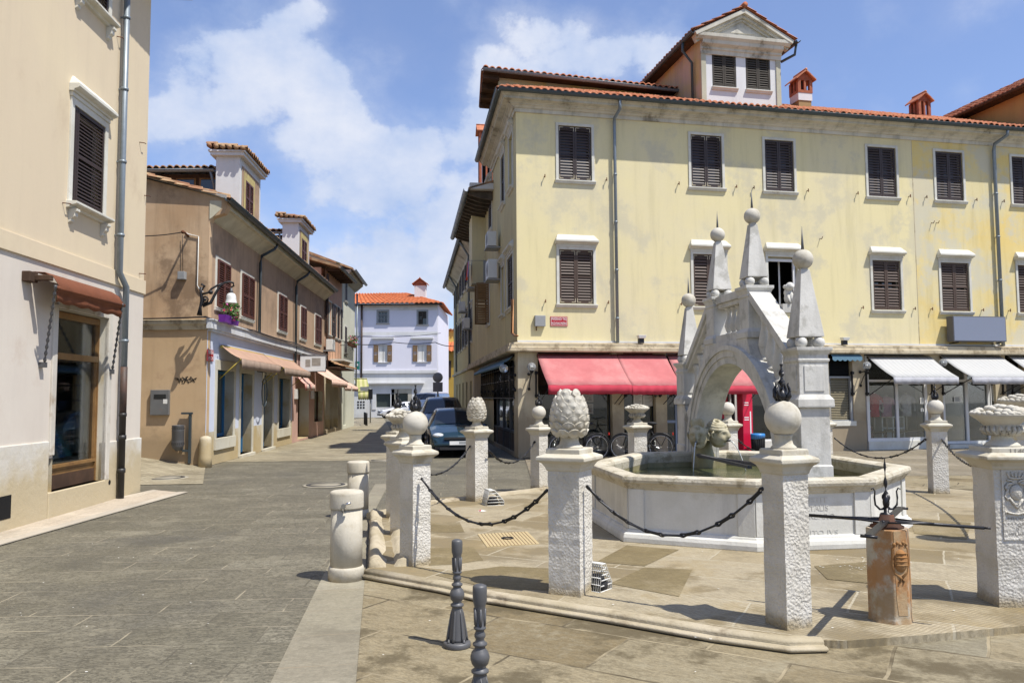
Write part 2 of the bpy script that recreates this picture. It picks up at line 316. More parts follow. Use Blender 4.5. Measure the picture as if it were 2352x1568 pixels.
m_plinth = surf('stained_plinth', (0.60, 0.57, 0.48), (0.52, 0.47, 0.36), s=0.9, dirt=(0.42, 0.32, 0.16), ds=1.2, dt=(0.48, 0.68), bump=0.3, low=((0.40, 0.30, 0.14), 0.4, 0.6))
m_pinkg = surf('pink_render', (0.56, 0.36, 0.29), (0.50, 0.32, 0.26), dirt=(0.36, 0.24, 0.2), streak=0.2)
m_peach = surf('peach_render', (0.66, 0.40, 0.26), (0.60, 0.36, 0.24), s=0.5, dirt=(0.42, 0.27, 0.19), streak=0.3)
m_green = surf('pale_green_render', (0.62, 0.62, 0.51), (0.56, 0.56, 0.45), s=0.5, streak=0.2)
m_greyr = surf('weathered_grey_render', (0.46, 0.43, 0.35), (0.38, 0.35, 0.28), s=1, streak=0.5, dirt=(0.25, 0.22, 0.17))
m_lav = surf('lavender_render', (0.71, 0.70, 0.77), (0.68, 0.67, 0.74), s=0.3, streak=0.05, bump=0.1, fine=0.03)
m_white = surf('white_render', (0.70, 0.70, 0.70), (0.64, 0.64, 0.62), s=0.6, dirt=(0.5, 0.48, 0.42), streak=0.15, bump=0.12)
m_stone = surf('white_limestone', (0.58, 0.565, 0.52), (0.48, 0.46, 0.41), s=3.2, dirt=(0.27, 0.24, 0.19), ds=2.6, dt=(0.56, 0.74), da=0.6, bump=0.35, bs=45, bd=0.008, streak=0.25, fine=0.1)
m_rough = None
m_dstone = surf('bollard_limestone', (0.54, 0.50, 0.41), (0.47, 0.43, 0.34), s=4, dirt=(0.30, 0.25, 0.17), ds=3.5, bump=0.4, bs=50, bd=0.008, streak=.3, low=((0.33, 0.24, 0.12), -0.25, 0.3))
m_kerb = surf('worn_kerb_stone', (0.46, 0.40, 0.29), (0.37, 0.315, 0.21), s=2.5, dirt=(0.17, 0.13, 0.08), ds=3, dt=(0.5, 0.7), bump=0.5, bs=18, bd=0.02)
m_shut = plain('dark_brown_shutter_paint', (0.040, 0.024, 0.020), 0.55, var=0.3)
m_shutl = plain('brown_shutter_paint', (0.080, 0.047, 0.030), 0.6, var=0.35)
m_shutw = plain('weathered_shutter_paint', (0.055, 0.045, 0.032), 0.8, var=0.4)
m_shutr = plain('red_brown_shutter_paint', (0.105, 0.032, 0.018), 0.5, var=0.25)
m_shuto = plain('ochre_brown_shutter_paint', (0.22, 0.125, 0.045), 0.6, var=0.3)
m_acc = plain('cream_corner_paint', (0.50, 0.44, 0.30), 0.6)
m_wood = surf('varnished_wood', (0.20, 0.105, 0.035), (0.27, 0.15, 0.05), s=4, dirt=(0.07, 0.035, 0.015), ds=5, rough=0.45, bump=0.1, spec=0.5)
m_woodd = surf('dark_timber', (0.06, 0.035, 0.022), (0.09, 0.05, 0.03), s=3, rough=0.8)
m_woodg = surf('grey_timber_board', (0.12, 0.10, 0.08), (0.08, 0.065, 0.05), s=4, rough=0.85, streak=0.4)
m_zinc = plain('zinc_sheet', (0.24, 0.28, 0.31), 0.45, 0.35, var=0.3)
m_zincd = plain('dark_zinc', (0.065, 0.085, 0.095), 0.45, 0.3, var=0.25)
m_iron = plain('black_iron', (0.022, 0.022, 0.024), 0.5, 0.4, bump=0.2)
m_ironp = plain('grey_painted_iron', (0.10, 0.10, 0.102), 0.5, 0.15, var=0.2, bump=0.12, bs=90)
m_chain = plain('dark_forged_chain', (0.040, 0.040, 0.042), 0.38, 0.6, var=0.3, bump=0.2)
m_rust = surf('rusty_iron', (0.16, 0.06, 0.025), (0.075, 0.04, 0.028), s=6, rough=0.85, bump=0.4)
m_pipeb = surf('rusted_drainpipe', (0.10, 0.055, 0.038), (0.05, 0.04, 0.035), s=3, dirt=(0.30, 0.10, 0.03), ds=5, dt=(0.6, 0.7), rough=0.6, spec=0.4)
m_copper = plain('old_copper_pipe', (0.35, 0.17, 0.07), 0.5, 0.5)
m_brick = surf('red_brick', (0.38, 0.125, 0.065), (0.30, 0.10, 0.055), s=6, dirt=(0.5, 0.3, 0.2), ds=8, dt=(0.6, 0.72))
m_glass = glass_mat('window_glass')
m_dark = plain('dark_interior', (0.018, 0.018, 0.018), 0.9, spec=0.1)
m_dglass = plain('dark_window_glass', (0.020, 0.024, 0.026), 0.04, spec=0.9, var=0.05)
m_gglass = plain('greenish_shop_glass', (0.055, 0.068, 0.062), 0.05, spec=0.8, var=0.2)
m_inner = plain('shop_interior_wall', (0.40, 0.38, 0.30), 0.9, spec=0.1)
m_redaw = surf('faded_red_canvas', (0.45, 0.145, 0.145), (0.40, 0.125, 0.125), s=1.2, dirt=(0.50, 0.23, 0.215), ds=0.8, dt=(0.4, 0.7), rough=0.9, bump=0.25, bs=2.5, bd=0.05, fine=0.03)
m_redv = surf('red_canvas_valance', (0.44, 0.045, 0.07), (0.38, 0.04, 0.06), s=1.2, rough=0.9, bump=0.2, bs=6, bd=0.03, fine=0.03)
m_pinkaw = surf('faded_rust_canvas', (0.44, 0.285, 0.205), (0.39, 0.25, 0.18), s=1.5, rough=0.9, bump=0.3, bs=5, bd=0.03, streak=0.2)
m_pinkv = surf('faded_rust_valance', (0.32, 0.235, 0.18), (0.27, 0.20, 0.15), s=2.5, rough=0.9, bump=0.4, bs=8, bd=0.03, streak=0.4)
m_brownaw = surf('brown_canvas', (0.18, 0.062, 0.028), (0.15, 0.052, 0.024), s=3, dirt=(0.55, 0.45, 0.38), ds=3.5, dt=(0.68, 0.72), da=0.7, rough=0.75, bump=0.5, bs=7, bd=0.03)
m_bluecan = plain('blue_canvas', (0.10, 0.20, 0.27), 0.8)
m_bluep = plain('blue_door_paint', (0.015, 0.125, 0.27), 0.5, var=0.2)
m_purple = plain('purple_plastic', (0.16, 0.025, 0.30), 0.4)
m_leaf = plain('plant_leaf', (0.075, 0.17, 0.03), 0.6, var=0.3)
m_flow = plain('pink_petal', (0.75, 0.14, 0.48), 0.6)
m_flow2 = plain('red_petal', (0.65, 0.05, 0.10), 0.6)
m_plw = plain('white_plastic', (0.68, 0.68, 0.64), 0.4, var=0.15)
m_plg = plain('grey_plastic', (0.30, 0.31, 0.31), 0.5, var=0.2)
m_signr = plain('red_sign_enamel', (0.42, 0.010, 0.018), 0.3)
m_signw = plain('white_sign_paint', (0.78, 0.78, 0.76), 0.4)
m_rubber = plain('black_rubber', (0.015, 0.015, 0.016), 0.8)
m_chrome = plain('chrome', (0.6, 0.6, 0.6), 0.18, 1.0)
m_paper = plain('white_paper', (0.72, 0.71, 0.66), 0.8)
def stripes(name, c1, c2, per, vec, duty=0.5, rough=0.9):
    t = NT(name); v = t.N.new('ShaderNodeVectorMath'); v.operation = 'DOT_PRODUCT'; t.L.new(t.pos, v.inputs[0]); v.inputs[1].default_value = vec
    x = t.math('FRACT', t.math('DIVIDE', v.outputs['Value'], per)); f = t.math('GREATER_THAN', x, duty)
    c = t.mix(f, c1, c2); c = t.mix(t.math('MULTIPLY', t.noise(5, 5, 0.6), 0.3), c, mul(c1, 0.5))
    return t.fin(c, rough, 0, t.bump(t.noise(4, 4, 0.5), 0.25, 0.04), 0.2)
def tile_mat(name, c1, c2, c3):
    t = NT(name); v = t.N.new('ShaderNodeTexVoronoi'); v.inputs['Scale'].default_value = 4.2; t.L.new(t.pos, v.inputs['Vector'])
    s = t.N.new('ShaderNodeSeparateColor'); t.L.new(v.outputs['Color'], s.inputs[0])
    c = t.mix(s.outputs[0], c1, c2); c = t.mix(t.ramp(t.noise(2.0, 8, 0.7), 0.52, 0.68), c, c3); c = t.mix(t.math('MULTIPLY', t.noise(40, 4, 0.7), 0.35), c, mul(c1, 0.3))
    return t.fin(c, 0.9, 0, t.bump(t.noise(30, 4, 0.6), 0.3, 0.01), 0.2)
m_tile = tile_mat('terracotta_tiles', (0.47, 0.155, 0.075), (0.56, 0.26, 0.15), (0.30, 0.13, 0.08))
m_tileo = tile_mat('mossy_old_tiles', (0.30, 0.145, 0.08), (0.44, 0.30, 0.17), (0.11, 0.09, 0.05))
m_tilen = tile_mat('new_orange_tiles', (0.62, 0.20, 0.08), (0.56, 0.17, 0.07), (0.48, 0.15, 0.07))
# ------------------------------------------------------------------ ground
m_street = slabs('grey_street_slabs', math.radians(-3), 1.05, 0.44, (0.151, 0.136, 0.095), (0.176, 0.158, 0.113), (0.211, 0.192, 0.139), (0.27, 0.235, 0.165), chis=0.8, md=0.009, warp=0.05, stain=(0.088, 0.083, 0.070), stains=0.35, stt=(0.5, 0.68), mortar2=(0.088, 0.079, 0.057), bump=0.4, streaks=0.45)
m_strip = slabs('pale_border_slabs', math.radians(-9), 40, 0.72, (0.25, 0.225, 0.16), (0.225, 0.20, 0.145), (0.285, 0.26, 0.195), (0.24, 0.195, 0.13), md=0.008, warp=0.03, stain=(0.20, 0.175, 0.125), stains=0.9, bump=0.2, streaks=0.15, seed=2.2)
m_plaza = slabs('brown_flagstones', math.radians(31), 1.15, 0.78, (0.189, 0.145, 0.075), (0.282, 0.233, 0.141), (0.229, 0.207, 0.145), (0.317, 0.264, 0.167), md=0.013, chis=0.35, warp=0.08, stain=(0.097, 0.079, 0.044), stains=0.9, stt=(0.50, 0.60), blots=1.5, mortar2=(0.066, 0.051, 0.028), bump=0.45, streaks=0.4, seed=4.1)
m_plat = slabs('fountain_terrace_slabs', math.radians(27), 1.5, 0.80, (0.353, 0.292, 0.185), (0.404, 0.348, 0.241), (0.206, 0.155, 0.073), (0.396, 0.353, 0.258), md=0.012, warp=0.10, stain=(0.172, 0.129, 0.060), stains=0.7, stt=(0.50, 0.58), blots=1.4, groove=9, bump=0.4, streaks=0.3, seed=1.3)
m_far = slabs('far_square_slabs', math.radians(12.3), 1.3, 0.55, (0.243, 0.203, 0.135), (0.198, 0.171, 0.122), (0.279, 0.243, 0.180), (0.108, 0.090, 0.068), md=0.014, warp=0.06, stain=(0.135, 0.113, 0.077), stains=0.4, bump=0.4, seed=3)
m_walk = slabs('pale_pavement_slabs', math.radians(-3.5), 0.5, 1.7, (0.46, 0.39, 0.30), (0.42, 0.355, 0.27), (0.50, 0.44, 0.35), (0.27, 0.22, 0.16), md=0.006, warp=0.02, off=0.3, bump=0.15, streaks=0.15)
m_cross = slabs('pale_street_slabs', math.radians(25), 0.9, 0.45, (0.24, 0.205, 0.135), (0.285, 0.245, 0.165), (0.33, 0.29, 0.20), (0.45, 0.40, 0.28), md=0.014, warp=0.08, stain=(0.17, 0.15, 0.105), stains=0.5, bump=0.3, seed=7)  # paler, warmer tones than the main street slabs
def sheet(name, pts, z, m, kind='structure', label=None):
    b = MB(); b.add([Vector((p[0], p[1], z)) for p in pts], [tuple(range(len(pts)))]); return b.build(name, m, loc=(pts[0][0], pts[0][1], 0), kind=kind, label=label)
sheet('ground', [(-400, -60), (400, -60), (400, 500), (-400, 500)], -0.012, m_street, label='grey stone paving of the street and square')
YC = G(1190, 1052)
# street border strip, sidewalk, plaza, far square
def gp(l, z=0): return [G(x, y, z) for x, y in l]
def vext(p, q, k): return p+(q-p)*k
a0, a1 = G(620, 1568), G(757, 1290); b0, b1 = G(818, 1568), G(838, 1330)
far1 = G(893, 1110); farl = G(862, 1110)
sheet('border_paving', [vext(a1, a0, 2.2), vext(b1, b0, 2.6), b0, b1, G(846, 1200), far1, farl, G(820, 1180), a1, a0], -0.004, m_strip, label='pale slab border between street and square')
sheet('pavement', [G(318, 1128)+Vector((0.15, 0.3, 0)), G(417, 1130.5), G(0, 1247), vext(G(417, 1130.5), G(0, 1247), 2.2), vext(G(318, 1128), G(0, 1197), 2.2)], 0.0, m_walk, label='pale stone pavement along the cream house')
m_kb = surf('pavement_kerb', (0.46, 0.41, 0.33), dirt=(.3, .26, .19), ds=3)
b = MB(); k0, k1 = G(420, 1130), vext(G(417, 1130.5), G(0, 1247), 2.2); dd = (k1-k0).normalized(); nn = Vector((dd.y, -dd.x, 0))*0.09
b.hexa([k0-nn, k1-nn, k1+nn, k0+nn], [p+Vector((0, 0, 0.012)) for p in (k0-nn, k1-nn, k1+nn, k0+nn)]); b.build('kerb', m_kb, loc=k0, kind='structure', label='thin pale kerb edging the pavement')
sheet('plaza', [vext(b1, b0, 2.6), (30, -12), (60, 8), (60, 22), (9, 18.2), (4.5, 17.9), G(905, 1150), b1, b0], -0.0, m_plaza, label='brown flagstone paving around the fountain')
sheet('far_square', [(4.4, 17.8), (60, 17.0), (60, 34), (16, 28), YC+Vector((0.2, -0.25, 0)), (0.4, 17.6)], 0.004, m_far, label='striped slab paving before the shops')
sheet('street_crossing', [G(500, 1060), G(905, 1055), G(905, 1000), G(880, 958), G(812, 962), G(743, 996)], -0.006, m_cross, label='paler slabs in the side street')
# sloping alley apron beside the ochre house
b = MB(); q0, q1, q2, q3 = G(470, 1072), AT(320, 1043, 21.1), AT(150, 1043, 21.1), G(322, 1120)
b.add([q0+Vector((0, 0.05, 0.002)), Vector((q1.x, 21.15, 0.27)), Vector((q2.x, 21.15, 0.4)), Vector((q2.x, 16.5, 0.12)), q3+Vector((-0.4, 0.6, 0.0)), q3+Vector((1.0, 0.7, 0.001))], [(0, 1, 4, 5), (1, 2, 3, 4)])
b.build('alley_apron', m_cross, loc=q0, kind='structure', label='sloping paving rising into the alley')
# ------------------------------------------------------------------ common builders
def sweep(mb, path, prof, mi=0, closed=False, zf=None):
    """path: list of Vector2 corners walked so that outward is on the right; prof: (o,z) closed outline"""
    n = len(path); rings = []
    for i, p in enumerate(path):
        d1 = (p-path[i-1]).normalized() if (i > 0 or closed) else (path[1]-p).normalized(); d2 = (path[(i+1) % n]-p).normalized() if (i < n-1 or closed) else d1
        n1 = Vector((d1.y, -d1.x)); n2 = Vector((d2.y, -d2.x)); m = (n1+n2)/(1+n1.dot(n2))
        rings.append([Vector((p.x+m.x*o, p.y+m.y*o, z)) for o, z in prof])
    k = len(prof); vs = [v for r in rings for v in r]; fs = []
    for i in range(n if closed else n-1):
        j = (i+1) % n
        for a in range(k): fs.append((i*k+a, i*k+(a+1) % k, j*k+(a+1) % k, j*k+a))
    if not closed: fs += [tuple(range(k)), tuple((n-1)*k+a for a in reversed(range(k)))]
    mb.add(vs, fs, mi)
def tiles(mb, e0, e1, r1, r0, pitch=0.21, course=0.36, amp=0.055, mi=0, jit=0.012):
    """barrel tiles on the quad eave e0-e1, ridge r0-r1"""
    e0, e1, r0, r1 = map(Vector, (e0, e1, r0, r1)); Wd = (e1-e0).length; Ln = max((r0-e0).length, (r1-e1).length)
    nc = max(1, int(Wd/pitch)); nr = max(1, int(Ln/course)); nrm = (e1-e0).cross(r0-e0).normalized()
    if nrm.z < 0: nrm = -nrm
    prof = [(0, 0), (0.08, 0.55), (0.25, 0.95), (0.38, 1), (0.52, 0.9), (0.68, 0.5), (0.76, 0.0), (0.88, -0.35)]
    rnd = random.Random(int(abs(e0.x*100))+nc)
    for j in range(nr):
        v0, v1 = j/nr, (j+1)/nr; off = [rnd.uniform(-jit, jit) for _ in range(nc+1)]
        vs = []; fs = []
        for i in range(nc+1):
            for (u, h) in (prof if i < nc else prof[:1]):
                uu = (i+u)/nc
                for (v, lift) in ((v0-0.05/nr, 0.042), (v1+0.02/nr, 0.004)):
                    P = (e0.lerp(e1, uu)).lerp(r0.lerp(r1, uu), v); vs.append(P+nrm*(h*amp+lift+off[i]))
        m = len(vs)//2
        for k in range(m-1): fs.append((2*k, 2*k+2, 2*k+3, 2*k+1))
        # front lips
        b0 = len(vs); 
        for k in range(m): vs.append(vs[2*k]-nrm*0.035+(e0-r0).normalized()*0.002)
        for k in range(m-1): fs.append((2*k, b0+k, b0+k+1, 2*k+2))
        mb.add(vs, fs, mi, True)
    mb.quad(e0, e1, r1, r0, mi)
def leaf(mb, F, s0, s1, z0, z1, o, n=16, mi=0, acc=None, mid=True, st=0.055, th=0.035):
    bx = lambda a, b, c, d, o0=0, o1=th, m=mi: mb.box(a, b, o+o0, o+o1, c, d, F.T, m)
    bx(s0, s0+st, z0, z1); bx(s1-st, s1, z0, z1); bx(s0+st, s1-st, z0, z0+st*1.3); bx(s0+st, s1-st, z1-st, z1)
    zm = (z0+z1)/2
    if mid: bx(s0+st, s1-st, zm-st/2, zm+st/2)
    H_ = z1-z0-st*2.3; p = H_/n
    for k in range(n):
        zc = z0+st*1.3+p*(k+0.5)
        if mid and abs(zc-zm) < p*0.6: continue
        pts = [(o+0.002, zc+p*0.30), (o+0.007, zc+p*0.42), (o+th-0.004, zc-p*0.22), (o+th-0.009, zc-p*0.36)]
        mb.prism(pts, s0+st, s1-st, F.T, mi)
    if acc is not None:
        g = 0.022; L_ = 0.12
        for (sa, sg) in ((s0+g, 1), (s1-g, -1)):
            for (za, zg) in ((z0+g, 1), (z1-g, -1)):
                a, b = sorted((sa, sa+sg*L_)); c, d = sorted((za, za+zg*0.018)); mb.box(a, b, o+th-0.001, o+th+0.003, c, d, F.T, acc)
                a, b = sorted((sa, sa+sg*0.016)); c, d = sorted((za+zg*0.018, za+zg*L_)); mb.box(a, b, o+th-0.001, o+th+0.003, c, d, F.T, acc)
def window(F, root, s0, s1, z0, z1, sh='closed', m=None, stone=None, sr=0.085, hood=0, sill=0.07, n=16, split=0.5, acc=False, o=-0.05, pane=True, proud=0.03, depth=0.18, nleaf=2, corb=False):
    stone = stone or m_pale; m = m or m_shut; b = MB()
    if sr:
        b.box(s0-sr, s0, -0.01, proud, z0-0.01, z1+sr, F.T); b.box(s1, s1+sr, -0.01, proud, z0-0.01, z1+sr, F.T); b.box(s0, s1, -0.01, proud, z1, z1+sr, F.T)
    b.box(s0+0.002, s0+0.05, -depth, -depth+0.05, z0, z1, F.T); b.box(s1-0.05, s1-0.002, -depth, -depth+0.05, z0, z1, F.T); b.box(s0+0.05, s1-0.05, -depth, -depth+0.05, z1-0.06, z1-0.002, F.T)
    w = b.build('window', stone, root, bev=0.004)
    if hood:
        b = MB(); a, c = s0-sr-0.05, s1+sr+0.05; zt = z1+sr
        b.box(a+0.03, c-0.03, 0, proud+0.02, zt, zt+0.07, F.T)
        b.prism([(0, zt+0.07), (hood*0.45, zt+0.07), (hood*0.5, zt+0.10), (hood*0.8, zt+0.115), (hood, zt+0.14), (hood, zt+0.19), (0, zt+0.19)], a, c, F.T)
        b.hexa([F.T(a, 0, zt+0.19), F.T(c, 0, zt+0.19), F.T(c, hood-0.003, zt+0.19), F.T(a, hood-0.003, zt+0.19)], [F.T(a+0.09, 0, zt+0.19+hood*0.9), F.T(c-0.09, 0, zt+0.19+hood*0.9), F.T(c-0.10, 0.03, zt+0.19+hood*0.85), F.T(a+0.10, 0.03, zt+0.19+hood*0.85)])
        b.build('hood', stone, w, bev=0.004)
    if sill:
        b = MB(); b.prism([(-depth+0.05, z0-0.10), (0.0, z0-0.13), (0.05, z0-0.12), (0.06, z0-0.09), (sill, z0-0.07), (sill+0.02, z0-0.055), (sill+0.02, z0-0.02), (-depth+0.05, z0)], s0-sr-0.03, s1+sr+0.03, F.T)
        if corb:
            for sc_ in (s0-sr+0.05, s1+sr-0.16): b.prism([(0, z0-0.13), (sill-0.01, z0-0.13), (sill-0.01, z0-0.17), (sill*0.7, z0-0.19), (sill*0.7, z0-0.25), (sill*0.35, z0-0.29), (sill*0.3, z0-0.33), (0, z0-0.36)], sc_, sc_+0.11, F.T)
        b.build('sill', stone, w, bev=0.005)
    if pane:
        b = MB(); b.box(s0, s1, -depth-0.02, -depth-0.005, z0, z1, F.T); b.build('pane', m_dglass, w)
    if sh == 'closed':
        sp = s0+(s1-s0)*split
        for (a, c) in ([(s0+0.012, sp-0.004), (sp+0.004, s1-0.012)] if nleaf == 2 else [(s0+0.012, s1-0.012)]):
            if c-a < 0.05: continue
            b = MB(); leaf(b, F, a, c, z0+0.015, z1-0.012, o, n, 0, 1 if acc else None); b.build('shutter', [m, m_acc], w)
    elif sh == 'open':          # folded back flat on the wall beside the opening
        wd = (s1-s0)/2
        for (a, c) in ((s0-sr-wd, s0-0.02), (s1+0.02, s1+sr+wd)):
            b = MB(); leaf(b, F, a, c, z0+0.01, z1-0.01, proud+0.012, n, 0); b.build('shutter', m, w)
    elif sh == 'out':           # standing square to the wall
        wd = (s1-s0)/2
        for sx in (s0-0.02, s1+0.02):
            P = F.T(sx, 0.03, 0); a = math.degrees(math.atan2(F.n.x, F.n.y))
            F2 = Fac((P.x, P.y), a+(12 if sx < s0 else -12)); b = MB(); leaf(b, F2, 0, wd, z0+0.01, z1-0.01, -0.02, n, 0); b.build('shutter', m, w)
    return w
def px_rect(F, xl, xr, yt, yb, o=0):
    """pixel box -> s0,s1,z0,z1 on the facade"""
    sl_, z1 = F.off((xl+xr)/2, yt, o); _, z0 = F.off((xl+xr)/2, yb, o); a = F.off(xl, (yt+yb)/2, o)[0]; c = F.off(xr, (yt+yb)/2, o)[0]
    return min(a, c), max(a, c), z0, z1
def pipe(F, root, pts, r=0.055, m=None, name='drainpipe', clips=True, o=0.11):
    b = MB(); P = [F.T(s, (p[2] if len(p) > 2 else o), p[1]) for p in pts for s in (p[0],)]
    b.tube(P, r, 10)
    if clips:
        for i in range(len(pts)-1):
            (s0, z0), (s1, z1) = pts[i][:2], pts[i+1][:2]
            if abs(s0-s1) < 0.02 and abs(z1-z0) > 1:
                k = int(abs(z1-z0)/1.9)+1
                for j in range(1, k+1):
                    z = z0+(z1-z0)*j/(k+0.5); b.lathe([(r+0.012, -0.025), (r+0.012, 0.025)], 10, lambda x, y, zz: F.T(s0+x, o+y, z+zz)); b.box(s0-0.012, s0+0.012, 0, o, z-0.012, z+0.012, F.T)
    return b.build(name, m or m_zinc, root)
def gutter(mb, P0, P1, r=0.085, mi=0, joints=True):
    P0, P1 = Vector(P0), Vector(P1); d = (P1-P0).normalized(); x = Vector((d.y, -d.x, 0)).normalized(); L_ = (P1-P0).length; seg = 8
    vs = []; 
    for P in (P0, P1):
        for rr in (r, r-0.008):
            for k in range(seg+1):
                a = math.pi+math.pi*k/seg; vs.append(P+x*math.cos(a)*rr+Vector((0, 0, math.sin(a)*rr)))
    n = seg+1; fs = []
    for k in range(seg): fs += [(k, k+1, 2*n+k+1, 2*n+k), (n+k, 3*n+k, 3*n+k+1, n+k+1), (k, n+k, n+k+1, k+1), (2*n+k, 2*n+k+1, 3*n+k+1, 3*n+k)]
    fs += [(0, 2*n, 3*n, n), (n-1, 2*n-1, 4*n-1, 3*n-1)]
    mb.add(vs, fs, mi, False)
    mb.tube([P0+x*r, P1+x*r], 0.014, 6, mi); mb.tube([P0-x*r, P1-x*r], 0.012, 6, mi)
    if joints:
        k = int(L_/2.0)
        for j in range(1, k+1):
            P = P0+d*(L_*j/(k+1)); mb.add([P+x*math.cos(math.pi+math.pi*i/8)*(r+0.008)+Vector((0, 0, math.sin(math.pi+math.pi*i/8)*(r+0.008)))+d*e for e in (-0.02, 0.02) for i in range(9)], [(i, i+1, 10+i, 9+i) for i in range(8)], mi)
def caps(mb, F, s, z, w, mi=0):  # shutter catch on the wall
    mb.box(s-0.01, s+0.01, 0, 0.09, z-0.012, z+0.008, F.T, mi); mb.box(s-0.012, s+0.012, 0.08, 0.10, z-0.05, z+0.05, F.T, mi)
def awning(F, name, sa, sb, z_top, z_bot, out, val, mats, root, o0=0.05, skew=0.0, wav=0.0, arms=True, seg=14, scal=0):
    b = MB(); th = 0.012; vs = []
    for i in range(seg+1):
        u = i/seg; s = sa+(sb-sa)*u; sag = -0.03*math.sin(math.pi*u)*0+wav*math.sin(i*2.1)*0.4
        for v in range(5):
            t = v/4; zz = z_top+(z_bot-z_top)*t-0.05*math.sin(math.pi*t)+sag*t; vs.append(F.T(s, o0+(out-o0)*t, zz))
    n = 5; fs = [(i*n+v, (i+1)*n+v, (i+1)*n+v+1, i*n+v+1) for i in range(seg) for v in range(4)]
    b.add(vs, fs, 0, True)
    vs = []
    for i in range(seg*2+1):
        u = i/(seg*2); s = sa+(sb-sa)*u; dz = wav*math.sin(i*1.7); db = scal*abs(math.sin(math.pi*u*round((sb-sa)/0.16)/1))
        vs += [F.T(s, out, z_bot+wav*math.sin(i*1.05)*0.2), F.T(s, out+0.012+wav*0.8*math.sin(i*1.3), z_bot-val*0.5), F.T(s, out+0.0+wav*math.sin(i*1.3+1), z_bot-val+dz*0.35-db)]
    b.add(vs, [(3*i+v, 3*i+3+v, 3*i+4+v, 3*i+1+v) for i in range(seg*2) for v in range(2)], 1, True)
    # side cheeks of thickness come from a solidify on the cloth
    a = b.build(name, mats[:2], root, recalc=False); sd_ = a.modifiers.new('thick', 'SOLIDIFY'); sd_.thickness = 0.008
    im = mats[2] if len(mats) > 2 else m_iron
    b = MB(); b.tube([F.T(sa, out-0.03, z_bot-0.005), F.T(sb, out-0.03, z_bot-0.005)], 0.022, 8); b.build('front_bar', im, a)
    b = MB(); b.tube([F.T(sa, o0+0.03, z_top-0.06), F.T(sb, o0+0.03, z_top-0.06)], 0.04, 8); b.build('roller', im, a)
    if arms:
        for s in (sa+0.06, sb-0.06): b = MB(); b.tube([F.T(s, out-0.04, z_bot-0.01), F.T(s+0.0, 0.03, z_bot-0.55)], 0.014, 6); b.build('arm', im, a)
    return a
# ------------------------------------------------------------------ yellow corner house
YF = Fac(YC, 77.7); YS = Fac(YC, -7.5, -1)
yb = thing('yellow_corner_house', YC, 'long pale yellow three-storey corner house with dark brown shutters, red and grey shop awnings', 'house')
ZL0, ZL1, ZB, ZE = 3.10, 3.40, 10.33, 10.80
SR = 27.0
def yf(xl, xr, yt, yb_): return px_rect(YF, xl, xr, yt, yb_, -0.02)
ups = [yf(1282, 1358, 291, 412), yf(1586, 1657, 311, 428), yf(1756, 1822, 324, 439), yf(1992, 2057, 341, 455), yf(2148, 2210, 349, 461)]
los = [yf(1284, 1362, 573, 697), yf(1592, 1665, 583, 702), yf(1764, 1832, 592, 706), yf(2004, 2068, 600, 713), yf(2161, 2225, 604, 715)]
for k in range(1, 5):
    for L_ in (ups, los):
        a = L_[4]; d_ = 2.45*k+.62; L_.append((a[0]+d_, a[1]+d_, a[2], a[3]))
zu = (sum(w[2] for w in ups[:5])/5, sum(w[3] for w in ups[:5])/5); zl = (sum(w[2] for w in los[:5])/5, sum(w[3] for w in los[:5])/5)
ups = [(w[0], w[1], *zu) for w in ups]; los = [(w[0], w[1], *zl) for w in los]
sj = YF.s(2100, 500)
b = MB(); wall(b, YF, 0, sj, ZL1-0.1, ZE-0.1, [w for w in ups+los if w[1] < sj]); wall(b, YF, sj, SR, ZL1-0.1, ZE-0.1, [w for w in ups+los if w[0] > sj], mi=1)
b.box(sj-0.012, sj+0.012, -0.01, 0.004, ZL1, ZB, YF.T, 2)
b.build('front_wall', [m_yel, m_yel2, m_ledge], yb)
# street side wall
sw = [(*px_rect(YS, 1169.5, 1178.5, 330, 430), 'recess'), (*px_rect(YS, 1151.3, 1159.5, 362, 462), 'sh'), (*px_rect(YS, 1166, 1179, 586, 702), 'sh'), (*px_rect(YS, 1152, 1159, 612, 712), 'recess')]
zt = [(zu[0]-.05, zu[1]), (zu[0]-.05, zu[1]), (zl[0], zl[1]), (zl[0], zl[1])]
SE = YS.s(1133, 700)
b = MB(); hs = [(w[0], w[1], *z, 0.12 if w[4] == 'recess' else 0.18) for w, z in zip(sw, zt)]
wall(b, YS, 0, SE, ZL1-0.1, ZE-0.1, hs)
b.build('side_wall', m_yelshade, yb)
for w, h in zip(sw, hs):
    window(YS, yb, h[0], h[1], h[2], h[3], 'none' if w[4] == 'recess' else 'closed', hood=0.16, sill=0.10, n=20, pane=(w[4] != 'recess'), depth=0.12)
    if w[4] == 'recess':
        b = MB(); b.box(h[0], h[1], -0.13, -0.115, h[2], h[3], YS.T); b.build('blind_panel', m_white, yb)
for i, w in enumerate(ups):
    window(YF, yb, *w, 'closed', hood=0, sill=0.07, n=17, acc=(i in (0, 1)), m=m_shut)
for i, w in enumerate(los):
    if i == 2: window(YF, yb, *w, 'none', hood=0.2, sill=0.07, n=17, pane=False)
    else: window(YF, yb, *w, 'closed', hood=0.2, sill=0.07, n=(17, 15, 17, 16, 18)[i % 5], acc=(i in (0, 1)), m=m_shutl, o=-.05-.006*(i % 3))
